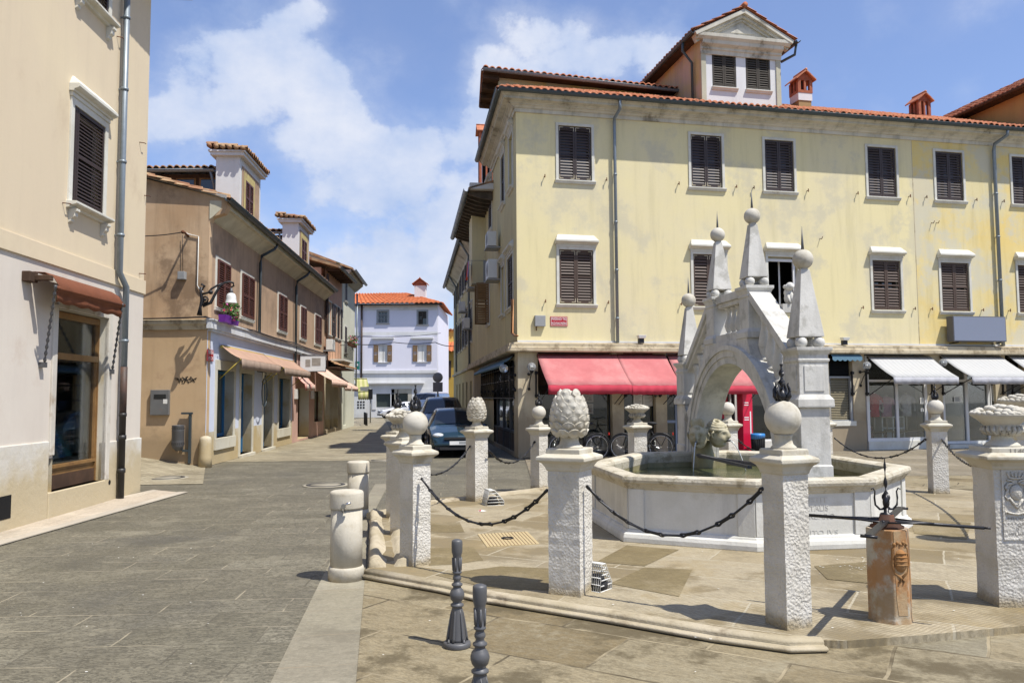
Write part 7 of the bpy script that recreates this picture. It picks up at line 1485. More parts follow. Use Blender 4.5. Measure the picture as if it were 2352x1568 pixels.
    if not van: patch('side_window', .55, -.18, 1.1, 1.88, m_dglass, shear=.35); patch('side_window', -.26, -1.0, 1.1, 1.88, m_dglass); patch('side_window', -1.08, rx+.05, 1.1, 1.82, m_dglass, shear=.0)
    else: patch('side_window', 1.0, .3, 1.1, 1.9, m_dglass, shear=.2)
    mh = plain('headlamp_glass', (.75, .78, .80), .08, .3, spec=.9)
    for sg in (-1, 1): g = MB(); g.ball((1.90*k, sg*.66*w, .655*h), .19, sq=(.85, .95, .42), seg=16, rings=10); g.build('headlight', mh, r_)
    patch('tail_light', -1.98, -2.08, .8, 1.3, plain('tail_lamp', (.45, .01, .01), .2), off=.006, nx=3); patch('trim_strip', 1.3, -1.6, .55, .62, m_rubber, off=.012)
    X = 2.13*k
    g = MB(); g.box(X-.05, X+.012, -.42*w/.88, .42*w/.88, .54*h, .61*h); g.build('grille', m_rubber, r_); g = MB(); g.box(X-.06, X+.014, -.55*w/.88, .55*w/.88, .24*h, .34*h); g.build('air_intake', m_rubber, r_)
    g = MB(); g.box(X-.12, X+.035, -.72*w/.88, .72*w/.88, .36*h, .44*h); g.build('bumper', paint, r_, bev=.02)
    if plate: g = MB(); g.box(X+.03, X+.045, -.26, .26, .385*h, .385*h+.11); g.box(X+.044, X+.047, .02, .22, .41*h, .41*h+.07, mi=1); g.build('number_plate', [m_signw, m_plg], r_)
    for sg in (1, -1): g = MB(); q = P(.75, 1.15); g.ball((q.x-.05, (q.y+.09)*sg, q.z), .085, seg=10, rings=7, sq=(.6, 1, .7)); g.build('wing_mirror', paint, r_)
    for x in (1.32*k, -1.30*k):
        for sg in (1, -1):
            T = lambda a, b, c: Vector((x+a, sg*(w-.10)+c*sg, .31+b)); g = MB(); g.lathe([(.19, .11), (.29, .115), (.31, .09), (.31, -.08), (.29, -.1), (.19, -.1)], 24, T); wh = g.build('wheel', m_rubber, r_)
            g = MB(); g.lathe([(.195, .09), (.19, .105), (.17, .09), (.05, .10), (.001, .105)], 20, T)
            for i in range(7): c_, s_ = math.cos(i*.9), math.sin(i*.9); g.tube([T(c_*.04, s_*.04, .11), T(c_*.18, s_*.18, .108)], .022, 5)
            g.build('rim', m_chrome, wh)
            g = MB(); g.lathe([(.36, .118), (.36, .1), (.30, .1)], 24, lambda a, b, c: Vector((x+a, sg*(w-.12)+c*sg, .31+b))); g.build('wheel_arch', m_rubber, wh)
    return r_
dY = -Vector((math.sin(math.radians(-7.5)), math.cos(math.radians(-7.5)))); yw = math.atan2(dY.y, dY.x)
def cpos(px_, Yf, L): X = (px_-1176)/1829.5*Yf; return (X-dY.x*L/2, Yf-dY.y*L/2, 0)
car(cpos(1052, 23.8, 4.25), yw, 4.25, 1.76, 1.44, 'dark teal hatchback parked nearest, facing the camera beside the corner house', (.014, .040, .058))
car(cpos(1022, 29.8, 4.6), yw, 4.6, 1.85, 1.80, 'dark blue tall estate car parked behind the teal hatchback', (.03, .05, .085), wagon=True)
car(cpos(990, 55, 5.2), yw-.3, 5.2, 1.95, 2.1, 'white van parked behind the blue estate car', (.72, .73, .74), van=True)
car(AT(845, 910, 73.5).xy.to_3d(), math.pi-.05, 4.3, 1.78, 1.5, 'white hatchback seen side-on in front of the lavender house', (.75, .76, .78))
car(AT(925, 910, 70).xy.to_3d(), math.pi+.4, 4.2, 1.75, 1.42, 'white car with dark front between the white hatchback and the van', (.70, .70, .71))
# ------------------------------------------------------------------ bicycles
def bicycle(loc, yaw, label, tall=True):
    r_ = thing('bicycle', loc, label, 'bicycle', 'bicycles parked before the red awnings', rz=yaw, local=True); R = .345
    for x in (-.54, .54):
        g = MB(); T = lambda a, b, c: Vector((x+a, c, R+b)); g.tube([T(R*math.cos(i*.2094), R*math.sin(i*.2094), 0) for i in range(30)], .019, 6, closed=True); wh = g.build('wheel', m_rubber, r_)
        g = MB(); g.tube([T((R-.025)*math.cos(i*.2094), (R-.025)*math.sin(i*.2094), 0) for i in range(30)], .009, 5, closed=True)
        for i in range(24): a = i*math.pi/12; g.tube([T(.02*math.cos(a+.5), .02*math.sin(a+.5), .02*(-1)**i), T((R-.03)*math.cos(a), (R-.03)*math.sin(a), 0)], .0022, 3)
        g.lathe([(.03, -.04), (.03, .04)], 10, T); g.build('rim', m_chrome, wh)
        g = MB(); g.tube([T((R+.04)*math.cos(a), (R+.04)*math.sin(a), 0) for a in [(.25 if x < 0 else -.35)+i*.24 for i in range(13)]], .022, 5); g.build('mudguard', m_iron, r_)
    g = MB(); A_, B_, C_, D_, E_ = (-.54, 0, R), (-.08, 0, .29), (-.24, 0, .86), (.36, 0, .88), (.54, 0, R)
    for p, q, t in ((A_, B_, .012), (A_, C_, .011), (B_, C_, .018), (B_, D_, .021), (C_, D_, .017), (D_, E_, .015)): g.tube([p, q], t, 8)
    g.tube([C_, (-.27, 0, .98)], .014, 8); g.build('frame', m_iron, r_)
    g = MB(); g.tube([D_, (.33, 0, 1.02), (.40, 0, 1.08)], .013, 8); g.tube([(.26, -.30, 1.10), (.36, -.27, 1.12), (.42, -.1, 1.08), (.42, .1, 1.08), (.36, .27, 1.12), (.26, .30, 1.10)], .014, 8); g.build('handlebar', m_iron, r_)
    g = MB(); g.ball((-.30, 0, 1.01), .13, sq=(1.1, .75, .38), seg=14, rings=8); g.ball((-.16, 0, 1.01), .07, sq=(1.4, .5, .5), seg=10, rings=6); g.build('saddle', m_rubber, r_)
    g = MB(); g.tube([(-.28, .06, .74), (-.85, .06, .74), (-.85, -.06, .74), (-.28, -.06, .74)], .007, 5)
    for x in (-.4, -.55, -.7): g.tube([(x, -.06, .74), (x, .06, .74)], .005, 4)
    for s in (-.06, .06): g.tube([(-.75, s, .74), (-.54, s*.7, R)], .006, 4)
    g.build('carrier', m_iron, r_); g = MB(); g.box(-.90, -.87, -.05, .05, .68, .75); g.build('rear_light', plain('red_reflector', (.5, .02, .01), .3), r_)
    g = MB(); g.lathe([(.09, -.004), (.09, .004)], 20, lambda a, b, c: Vector((-.08+a, c-.05, .29+b))); g.tube([(-.08, -.06, .29), (.05, -.06, .20)], .010, 5); g.tube([(-.08, .06, .29), (-.21, .06, .38)], .010, 5); g.box(.0, .10, -.11, -.06, .19, .21); g.box(-.26, -.16, .06, .11, .37, .39); g.tube([(-.08, -.05, .37), (-.54, -.04, R+.04)], .005, 4); g.tube([(-.08, -.05, .21), (-.54, -.04, R-.04)], .005, 4); g.build('crankset', m_ironp, r_); return r_
q = AT(1330, 1030, 22.9); b1_ = bicycle((q.x, q.y, 0), math.pi+.18, 'black bicycle with blue frame bottle behind the big pinecone pillar')
g = MB(); g.lathe([(.035, 0), (.037, .16), (.02, .19), (.018, .22)], 10, lambda x, y, z: Vector((.1+x+z*.3, y, .50+z))); g.build('bottle', plain('blue_bottle', (.03, .10, .4), .3), b1_)
q = AT(1474, 1025, 22.9); bicycle((q.x, q.y, 0), math.pi-.1, 'dark bicycle with small saddle bag behind the basket pillar')
# ------------------------------------------------------------------ signs and wall fittings
def rect_on(F, x0, x1, y0, y1, o=0.0): return px_rect(F, x0, x1, y0, y1, o)
def wsign(F, name, box, o, mats, label, cat, texts=(), border=True, th=.02, flip=1):
    s0, s1, z0, z1 = box; g = MB(); g.box(s0, s1, o, o+th, z0, z1, F.T)
    if border:
        b_ = .018
        for (a, c, d, e) in ((s0+b_, s1-b_, z0+b_, z0+b_+.008), (s0+b_, s1-b_, z1-b_-.008, z1-b_), (s0+b_, s0+b_+.008, z0+b_+.008, z1-b_-.008), (s1-b_-.008, s1-b_, z0+b_+.008, z1-b_-.008)): g.box(a, c, o+th, o+th+.002, d, e, F.T, 1)
    r_ = g.build(name, mats, loc=F.T(s0, o, z0), label=label, cat=cat); n = len(texts)
    for i, tx in enumerate(texts): zc_ = z1-(z1-z0)*(i+.62)/(n+.24); text_mesh(tx, (z1-z0)/n*.74, lambda x, y, z: F.T((s0+s1)/2+x*flip, o+th+.001+max(0, z), zc_+y), .002, fit=(s1-s0)*.86, mat=mats[1], parent=r_)
    return r_
rs = [m_signr, m_signw]
wsign(YF, 'street_sign', rect_on(YF, 1264, 1303, 727, 749), 0.0, rs, 'red street name sign with white lettering under the first lower window', 'street sign', ('PREŠERNOV TRG', 'PIAZZA FRANCE PREŠEREN'))
wsign(OS, 'street_sign', (OS.s(474, 815), OS.s(488, 815), OS.uv(481, 829)[1], OS.uv(481, 803)[1]), .012, rs, 'red street name sign on the bluish wall beside the first blue window', 'street sign', ('TOMŠIČEVA', 'ULICA'))
def wbox(F, box, d, m, name, label, cat, extra=None, bev=.01, o=0.0):
    s0, s1, z0, z1 = box; g = MB(); g.box(s0, s1, o, o+d, z0, z1, F.T); r_ = g.build(name, m, loc=F.T(s0, 0, z0), label=label, cat=cat, bev=bev); return r_
r_ = wbox(YF, rect_on(YF, 1227, 1251, 725, 750), .12, m_plg, 'junction_box', 'square grey junction box beside the red street sign', 'junction box'); g = MB(); s, z = YF.uv(1231, 750); g.tube([YF.T(s, .05, z), YF.T(s, .05, z-.12)], .02, 6); g.build('cable_gland', m_rust, r_)
r_ = wbox(YF, rect_on(YF, 2168, 2288, 729, 786), .30, plain('dark_sign_case', (.10, .10, .11), .6), 'billboard', 'large blank grey billboard on the orange-yellow wall', 'billboard', o=.12)
q = rect_on(YF, 2168, 2288, 729, 786); g = MB(); g.box(q[0]+.03, q[1]-.03, .42, .425, q[2]+.03, q[3]-.03, YF.T); g.build('face', plain('blank_blue_grey_panel', (.19, .215, .28), .5, var=.02), r_); g = MB(); g.tube([YF.T(q[0]+.2, 0, q[2]-.05), YF.T(q[0]+.2, .4, q[2]-.03)], .02, 5); g.tube([YF.T(q[1]-.2, 0, q[2]-.05), YF.T(q[1]-.2, .4, q[2]-.03)], .02, 5); g.build('bracket', m_iron, r_)
for (px_, lb) in ((1473, 'small floodlight on the ledge above the red awnings'), (1940, 'small floodlight on the ledge right of the obelisks')):
    s, z = YF.off(px_, 777, .25); r_ = thing('floodlight', YF.T(s, .25, ZL1), lb, 'floodlight', 'ledge floodlights'); g = MB(); g.hexa([YF.T(s+a, .18+b_, ZL1+.12) for a, b_ in ((-.10, 0), (.10, 0), (.10, .16), (-.10, .16))], [YF.T(s+a, .16+b_, ZL1+.22) for a, b_ in ((-.13, 0), (.13, 0), (.13, .2), (-.13, .2))]); g.build('housing', m_plw, r_, bev=.01); g = MB(); g.box(s-.09, s+.07, .18, .30, ZL1-.02, ZL1+.12, YF.T); g.build('bracket', m_iron, r_)
def globe(F, px_, py_, lb):
    s, z = F.off(px_, py_, .38); r_ = thing('globe_lamp', F.T(s, 0, z), lb, 'wall lamp', 'clear globe wall lamps'); g = MB(); g.ball((s, .38, z), .13, F.T, seg=20, rings=12); g.build('globe', plain('clear_globe', (.85, .87, .86), .05, 0, spec=.8, **{'Transmission Weight': .8}), r_)
    g = MB(); g.ball((s, .38, z), .035, F.T, seg=10, rings=8); g.build('bulb', m_plw, r_)
    g = MB(); g.lathe([(.03, -.19), (.06, -.13), (.07, -.11)], 12, lambda x, y, q: F.T(s+x, .38+y, z+q)); g.tube([F.T(s, .38, z-.18), F.T(s, .03, z-.20)], .018, 6); g.tube([F.T(s, .36, z-.19), F.T(s, .2, z-.35), F.T(s, .03, z-.62)], .013, 6); g.ball((s, .04, z-.2), .05, F.T, seg=8, rings=6); g.ball((s, .04, z-.64), .045, F.T, seg=8, rings=6); g.build('bracket', m_iron, r_)
globe(YF, 1221, 842, 'clear globe wall lamp on the corner pier left of the red awning'); globe(YF, 1991, 839, 'clear globe wall lamp on the pier left of the clothes shop'); globe(YF, 2166, 833, 'clear globe wall lamp between the two grey awnings'); globe(YS, 1157, 846, 'clear globe wall lamp on the glazed street side of the corner shop')
# meter box, litter bin, graffiti on the ochre gable
bx = rect_on(OF, 348, 391, 895, 953); r_ = wbox(OF, bx, .09, surf('grey_metal_door', (.17, .17, .165), (.13, .13, .125), dirt=(.25, .12, .06), ds=6, dt=(.62, .7), rough=.5), 'meter_box', 'scratched grey metal meter box on the ochre gable wall', 'meter box')
g = MB(); s0, s1, z0, z1 = bx; g.box(s0+(s1-s0)*.16, s0+(s1-s0)*.80, .09, .095, z1-.24, z1-.12, OF.T); g.build('glass_slot', m_dglass, r_); g = MB(); g.box(s0+(s1-s0)*.08, s0+(s1-s0)*.3, .09, .093, z0+.30, z0+.42, OF.T); g.build('sticker', m_paper, r_)
s, z = OF.uv(418, 1000); r_ = thing('litter_bin', OF.T(s, .22, 0), 'round grey perforated litter bin on a post by the ochre gable', 'litter bin'); zb_, zt_ = OF.off(418, 1026, .22)[1], OF.off(418, 976, .22)[1]
g = MB(); T = lambda x, y, q: OF.T(s+x, .25+y, q); g.lathe([(.05, zb_-.10), (.13, zb_-.02), (.155, zb_+.04), (.155, zt_-.02), (.165, zt_), (.15, zt_), (.145, zt_-.03), (.145, zb_+.05)], 24, T)
for zz in (zb_+.14, zt_-.14): g.lathe([(.157, zz-.012), (.162, zz), (.157, zz+.012)], 24, T, cap=False)
for zz in (zb_+.07, zb_+.10, zt_-.08):
    for i in range(20): a = i*.314+(zz*10 % 1)*.15; g.ball((.157*math.cos(a), .157*math.sin(a), zz), .010, T, mi=1, seg=6, rings=4)
g.build('basket', [m_ironp, m_rubber], r_)
g = MB(); g.box(s-.26, s-.20, .02, .08, .10, zt_+.32, OF.T); g.box(s-.30, s-.0, .05, .09, zt_+.28, zt_+.33, OF.T); g.box(s-.05, s+.02, .02, .10, zb_-.1, zb_-.02, OF.T); g.box(s-.2, s-.05, .04, .08, zb_-.14, zb_-.08, OF.T); g.build('post', m_zincd, r_)
g = MB(); rnd = random.Random(12); p = []; a, c = OF.s(403), OF.s(450); zg__ = OF.uv(426, 872)[1]
for i in range(46): t_ = i/45; p.append(OF.T(a+(c-a)*t_+.04*math.sin(i*2.3), .006, zg__+.055*math.sin(i*1.35)*(.4+math.sin(t_*3.1))+.03*math.sin(i*.6)))
g.tube(p, .008, 4); g.build('graffiti', m_rubber, loc=p[0], label='small black graffiti scrawl above the litter bin', cat='graffiti')
# insulator, conduit and box on the gable
def OFp(x, y, o=.03): s, z = OF.off(x, y, o); return OF.T(s, o, z)
g = MB(); g.tube([OFp(x, y) for x, y in ((426, 534), (433, 538), (456, 543), (453, 655), (460, 668), (467, 670))], .014, 6); g.build('conduit', m_plw, loc=OFp(453, 600), label='white cable conduit bent down the ochre gable wall', cat='conduit')
r_ = wbox(OF, rect_on(OF, 413, 429, 625, 643), .16, m_plg, 'wall_box', 'small pale electric box high on the ochre gable', 'electric box'); g = MB(); g.tube([OFp(420, 625, .05), OFp(419, 540, .05)], .008, 5); g.build('cable', m_iron, r_)
g = MB(); g.tube([OFp(433, 543, .0), OFp(424, 534, .3), OFp(420, 533, .42)], .03, 6); g.ball(OFp(420, 533, .42), .05, seg=8, rings=6); g.build('insulator', m_rust, loc=OFp(433, 543, 0), label='rusty cable bracket under the dark stain of the ochre gable', cat='cable bracket')
def wire(pts, r, label, sag=.0, n=16):
    P = []
    for a, b_ in zip(pts[:-1], pts[1:]): P += [a.lerp(b_, i/n)-Vector((0, 0, 4*sag*(i/n)*(1-i/n))) for i in range(n)]
    g = MB(); g.tube(P+[pts[-1]], r, 5); return g.build('overhead_wire', m_iron, loc=pts[0], label=label, cat='wire', group='overhead wires')
wire([AT(150, 556, 20), AT(338, 542, 20.6), OFp(420, 533, .42)], .014, 'thick cable strung to the rusty bracket on the ochre gable', .02)
wire([OF.T(9, .12, zf1+.06), OF.T(3, .12, zf1+.03), OF.T(0, .14, zf1+.05), OS.T(4, .2, zf1+.03), OS.T(10, .2, zf1+.05), OS.T(S3, .2, zf1+.03)], .022, 'black cable bundle lying along the band of the ochre house', .03)
wire([AT(812, 772, 55), AT(1012, 765, 60)], .02, 'upper thin wire crossing before the lavender house', .15); wire([AT(812, 790, 55), AT(905, 786, 57), AT(1000, 786, 58), AT(1045, 795, 56)], .03, 'lower twisted wire crossing before the lavender house', .1)
wire([AT(800, 790, 48), AT(826, 772, 50)], .03, 'short bracket wire left of the lavender house')
# ornate bracket lamp
r_ = thing('bracket_lamp', OS.T(-.02, 0, zf1+.1), 'ornate black iron bracket lamp with white bell shade on the ochre corner', 'street lamp'); Yl = 20.6
L3_ = lambda l: [AT(x, y, Yl+(x-460)*.004) for x, y in l]
g = MB(); g.tube(L3_([(458, 724), (460, 705), (465, 690), (461, 672), (462, 660)]), [.07, .035, .06, .03, .05], 10); g.tube(L3_([(463, 666), (470, 657), (462, 652)]), .03, 6); g.build('wall_plate', m_iron, r_)
g = MB(); g.tube(L3_([(465, 702), (484, 695), (496, 672), (506, 656), (516, 649), (528, 647), (536, 650), (537, 656), (531, 660)]), [.05, .045, .035, .03, .03, .03, .028, .025, .02], 8); g.tube(L3_([(463, 676), (478, 672), (486, 663), (500, 655), (510, 651)]), .028, 8); g.ball(AT(484, 671, Yl), .06, seg=8, rings=6); g.tube([AT(471+7*math.cos(i*.6), 688+7*math.sin(i*.6), Yl) for i in range(11)], .022, 6, closed=True); g.ball(AT(471, 688, Yl), .045, seg=8, rings=6); g.build('arm', m_iron, r_)
lc = AT(531, 678, Yl+.2); T = lambda x, y, z: lc+Vector((x, y, z)); g = MB(); g.tube([T(0, 0, .16), T(0, 0, .10)], .03, 8); g.tube([T(0, 0, .20), T(0, 0, .02)], [.015, .07], 10); g.build('lamp_holder', m_ironp, r_); g = MB(); g.lathe([(.05, .06), (.10, .03), (.125, -.04), (.13, -.10), (.145, -.20), (.15, -.205), (.14, -.20), (.12, -.09)], 24, T, cap=False); g.build('lamp_shade', m_plw, r_)
# flowers
def flowers(c, wx, wz, n, seed, box, label, name='flower_box', F=OS):
    R_ = random.Random(seed); s, o, z = c; r_ = thing(name, F.T(s, o, z), label, 'flower box'); 
    for i, (a, b_) in enumerate(box): g = MB(); g.hexa([F.T(s+a+.03, o-.09, z), F.T(s+b_-.03, o-.09, z), F.T(s+b_-.03, o+.07, z), F.T(s+a+.03, o+.07, z)], [F.T(s+a, o-.10, z+.2), F.T(s+b_, o-.10, z+.2), F.T(s+b_, o+.10, z+.2), F.T(s+a, o+.10, z+.2)]); g.build('planter', m_purple if F is OS else m_rust, r_)
    g = MB(); fl = MB()
    for i in range(n):
        u_, v_ = R_.gauss(.0, .4), R_.random(); p = F.T(s+max(-wx, min(wx, u_*wx)), o+R_.uniform(-.16, .22), z+.12+wz*v_*(1-.3*abs(u_))); a = Vector((R_.gauss(0, 1), R_.gauss(0, 1), R_.gauss(0, 1))).normalized()*R_.uniform(.03, .06); b_ = Vector((R_.gauss(0, 1), R_.gauss(0, 1), R_.gauss(0, 1))).normalized()*.035
        (fl if i % 5 == 0 else g).add([p-a, p+b_, p+a, p-b_], [(0, 1, 2, 3)], 0 if i % 5 else R_.randint(0, 1))
    for i in range(len(fl.mi)): fl.mi[i] = i % 3 == 0
    g.mi = [0]*len(g.mi); g.build('leaves', m_leaf, r_, recalc=False); fl.build('blossoms', [m_flow, m_flow2], r_, recalc=False)
fs_, fz = OS.off(530, 742, .35); flowers((fs_+.1, .3, fz-.02), .42, .50, 520, 3, ((-.75, -.1), (.05, .6)), 'purple window box with pink flowers under the bracket lamp'); flowers((a_+.0 if False else PF.uv(775, 800)[0], .8, zc_+.8 if False else PF.off(785, 786, .8)[1]), 1.3, .5, 420, 5, ((-1.2, 1.2),), 'pink flower box on the balcony of the peach house', F=PF)
# air conditioners, laundry
def ac(F, px_, py_, lb, w=.75, h=.52):
    s, z = F.off(px_, py_, .4); r_ = thing('air_conditioner', F.T(s, 0, z), lb, 'air conditioner', 'air conditioners on the house walls'); g = MB(); g.box(s-w/2, s+w/2, .14, .46, z-h/2, z+h/2, F.T); g.build('casing', m_plw, r_, bev=.02)
    g = MB(); T = lambda x, y, q: F.T(s-.12+x, .462+q, z+y)
    for rr in (.06, .11, .16, .21, .245): g.tube([T(rr*math.cos(i*.35), rr*math.sin(i*.35), 0) for i in range(18)], .006, 4, closed=True)
    g.build('fan_grille', m_plg, r_); g = MB(); g.box(s-w/2, s+w/2, 0, .5, z-h/2-.06, z-h/2-.02, F.T); g.build('bracket', m_plg, r_)
ac(RF, 1121, 552, 'upper air conditioner on the rafter-eaved house'); ac(RF, 1122, 621, 'lower air conditioner on the rafter-eaved house', .9, .66); ac(LF, 1057, 705, 'air conditioner farther along the long street house'); ac(LF, 1066, 743, 'air conditioner lower and nearer on the long street house'); ac(PF, 764, 792, 'air conditioner beside the flower balcony of the peach house')
s, z = RF.off(1085, 655, .5); s = RF.off(1084, 640, .55)[0]; r_ = thing('laundry_rack', RF.T(s, 0, z), 'laundry rack with orange, lilac and dark clothes beside the air conditioner', 'laundry rack'); g = MB(); g.box(s-.52, s-.48, 0, .12, z-.22, z+.92, RF.T); g.tube([RF.T(s-.5, .7, z+.9), RF.T(s+.6, .7, z+.9)], .012, 5); g.tube([RF.T(s-.5, 0, z+.9), RF.T(s-.5, .75, z+.9)], .012, 5); g.tube([RF.T(s+.6, 0, z+.9), RF.T(s+.6, .75, z+.9)], .012, 5); g.box(s-.6, s+.7, .1, .75, z-.25, z-.2, RF.T); g.build('rack', m_plg, r_)
for i, c_ in enumerate(((.45, .35, .6), (.75, .10, .02), (.06, .06, .12), (.05, .03, .08))): g = MB(); a = s-.45+.27*i; g.prism([(.70, z+.9), (.72, z+.9), (.76+.05*(i % 2), z+.25-.1*(i % 2)), (.74, z+.25-.1*(i % 2))], a, a+.24, RF.T); g.build('garment', plain('garment_%d' % i, c_, .9), r_)
g = MB(); s, z = YS.off(1180, 760, .08); cp = [(1175, 687), (1175, 765), (1180, 770), (1186, 771)]
for dx, oo in ((0, .08), (5, .12)): g.tube([YS.T(YS.off(x+dx*.6, y, oo)[0], oo, YS.off(x+dx*.6, y, oo)[1]) for x, y in cp], .028, 7)
g.build('gas_pipe', m_copper, loc=YS.T(s, 0, z), label='paired copper-coloured gas pipes near the corner of the yellow house', cat='pipe')
g = MB(); s0 = OS.s(584, 900); 
g.tube([OS.T(OS.s(590, 900)+.34*math.cos(a), .25+.0*a, OS.uv(590, 901)[1]+.46*math.sin(a)) for a in [i*.3 for i in range(21)]], .02, 6, closed=True); g.tube([OS.T(OS.s(590, 900), 0, OS.uv(590, 901)[1]+.7), OS.T(OS.s(590, 900), .3, OS.uv(590, 901)[1]+.65), OS.T(OS.s(590, 900), .25, OS.uv(590, 901)[1]+.46)], .018, 6); g.build('ring_sign', m_zincd, loc=OS.T(OS.s(590, 900), 0, 2), label='oval iron ring sign hanging between the two blue doors', cat='sign')
s0 = OS.s(684); z0 = OS.off(684, 852, .1)[1]; g = MB(); g.box(s0, s0+.14, .08, 1.12, z0, z0+.68, OS.T); r_ = g.build('shop_sign', m_signw, loc=OS.T(s0, .1, z0), label='white framed projecting shop sign above the striped awning', cat='sign', bev=.01)
g = MB(); g.tube([OS.T(s0, .06, z0), OS.T(s0, 1.14, z0), OS.T(s0, 1.14, z0+.68), OS.T(s0, .06, z0+.68)], .022, 6, closed=True); g.build('frame', m_ironp, r_); g = MB(); g.box(s0-.006, s0, .3, .5, z0+.2, z0+.5, OS.T); g.cut(); g.box(s0-.006, s0, .56, .92, z0+.24, z0+.56, OS.T); g.build_each('faded_motif', plain('faded_brown_motif', (.45, .40, .34), .7, var=.5), r_)
for i, (x, lb) in enumerate(((677.5, 'small white meter box left of the pink house door'), (715, 'small white meter box right of the pink house door'))): s = OS.s(x, 910); wbox(OS, (s-.18, s+.18, 1.75, 2.15), .1, m_plw, 'meter_box', lb, 'meter box')
# street furniture at the far end
def pole(px_, Y, y0, y1, name, label, cat): a, b_ = AT(px_, y0, Y), AT(px_, y1, Y); r_ = thing(name, (a.x, Y, max(b_.z, 0)), label, cat); g = MB(); g.tube([(a.x, Y, b_.z), (a.x, Y, a.z)], .045, 8); g.build('pole', m_plg, r_); return r_, a
r_, a = pole(1005.6, 46, 862, 968, 'sign_pole', 'grey back of a round road sign with a square plate, on one pole', 'road sign'); c_ = AT(1005.6, 866.6, 45.9); g = MB(); g.lathe([(.001, -.01), (.28, -.012), (.29, 0), (.28, .012), (.001, .01)], 28, lambda x, y, z: Vector((c_.x+x, 45.9+z, c_.z+y))); g.build('disc', m_plg, r_); c_ = AT(1005.6, 888.5, 45.9); g = MB(); g.box(c_.x-.28, c_.x+.28, 45.88, 45.92, c_.z-.27, c_.z+.27); g.build('plate', plain('grey_plate', (.22, .22, .23), .5), r_)
r_, a = pole(851, 56, 892, 971, 'signpost', 'signpost with a blank arrow plate before the white hatchback', 'signpost'); p0, p1 = AT(828, 897.5, 56), AT(849, 888, 56); g = MB(); g.box(p0.x, p1.x, 55.9, 55.95, p0.z, p1.z); g.build('plate', m_plg, r_); g = MB(); q = AT(851, 905, 55.9); g.box(q.x-.14, q.x+.14, 55.8, 56, q.z-.35, q.z+.35); g.build('lamp_box', m_iron, r_)
g = MB(); a, b_ = AT(836, 958, 54), AT(841, 958, 51)
for i in range(6): p = a.lerp(b_, i/5); g.tube([(p.x, p.y, 0), (p.x, p.y, .8), (p.x+.12, p.y-.25, .8), (p.x+.12, p.y-.25, 0)], .02, 6)
g.tube([(a.x, a.y, .8), (b_.x, b_.y, .8)], .02, 6); g.build('bicycle_rack', m_iron, loc=(a.x, a.y, 0), label='low iron bicycle rack before the white hatchback', cat='bicycle rack')
m_ys = stripes('yellow_striped_canvas', (.48, .45, .24), (.34, .35, .12), .35, Vector((1, .3, 0)), .5); F = Fac(AT(813, 900, 58).xy, 60); q = AT(813, 868, 58).z; awning(F, 'awning_cloth', 0, .95, q, q-1.05, .9, .45, (m_ys, m_ys, m_iron), (yt_ := thing('yellow_awning', F.T(0, 0, q-1), 'small yellow and green striped awning past the pale green house', 'awning')), arms=False, scal=.1)
p0, p1 = AT(816, 848.5, 60), AT(826, 830, 60); g = MB(); g.box(p0.x, p1.x, 59.9, 60, p0.z, p1.z); g.box((p0.x+p1.x)/2-.07, (p0.x+p1.x)/2+.07, 59.88, 59.9, (p0.z+p1.z)/2-.04, (p0.z+p1.z)/2+.14, mi=1); g.build('green_sign', [plain('green_sign_paint', (.02, .20, .16), .5), m_signw], loc=(p0.x, 60, p0.z), label='small green hanging sign at the edge of the lavender house', cat='sign')
q = AT(829, 940, 71.4); g = MB(); g.box(q.x-.45, q.x+.45, 71.35, 71.45, q.z-.4, q.z+.9); 
for i in range(9): g.box(q.x-.32+.25*(i % 3), q.x-.16+.25*(i % 3), 71.33, 71.35, q.z+.1+.25*(i//3), q.z+.24+.25*(i//3), mi=1)
g.build('letter_boxes', [m_plw, m_dark], loc=(q.x, 71.4, 0), label='pale panel of dark slots on the white wall beside the signpost', cat='panel')
# things before the shops
q = [YF.off(x, 968, .30)[0] for x in (1702, 1725)]; r_ = thing('red_column', YF.T(q[0], .3, 0), 'tall bright red advertising column seen through the fountain arch', 'column'); g = MB(); g.box(q[0], q[1], .05, .42, 0, 2.05, YF.T); g.build('body', plain('bright_red_panel', (.62, .01, .05), .35), r_, bev=.02)
g = MB(); 
for i, z in enumerate((1.55, 1.48, 1.1, 1.03)): g.box(q[0]+.05, q[0]+.2, .42, .424, z, z+.03, YF.T); g.cut()
g.build_each('lettering', m_signw, r_); g = MB(); g.box(q[1]-.1, q[1]-.06, .42, .424, .6, 1.3, YF.T); g.build('stripe', m_signw, r_)
s, z = YF.off(1652, 935, -.2); g = MB(); g.box(s-.28, s+.28, -.2, -.19, z-.35, z+.42, YF.T); g.box(s-.2, s+.2, -.19, -.187, z+.1, z+.35, YF.T, 1); g.box(s-.2, s+.15, -.19, -.187, z-.2, z+.02, YF.T, 1); g.build('poster', [plain('red_poster', (.45, .02, .04), .5), m_paper], loc=YF.T(s, -.2, z), label='red and white poster on the shop door seen through the arch', cat='poster')
s, z = YF.off(1741, 1015, .8); r_ = thing('waste_bin', YF.T(s, .8, 0), 'black slatted waste bin with blue liner beside the red column', 'waste bin'); T = lambda x, y, q: YF.T(s+x, .8+y, q); g = MB(); g.lathe([(.17, 0), (.19, .58)], 20, T)
for i in range(22): a = i*.2856; g.tube([T(.185*math.cos(a), .185*math.sin(a), .03), T(.205*math.cos(a), .205*math.sin(a), .60)], .010, 4)
g.build('slats', m_rubber, r_); g = MB(); g.lathe([(.21, .50), (.215, .60), (.20, .64), (.17, .63)], 20, lambda x, y, q: T(x, y, q+.02*math.sin(9*x)*(q < .55))); g.build('liner', plain('blue_liner', (.04, .22, .55), .4), r_)
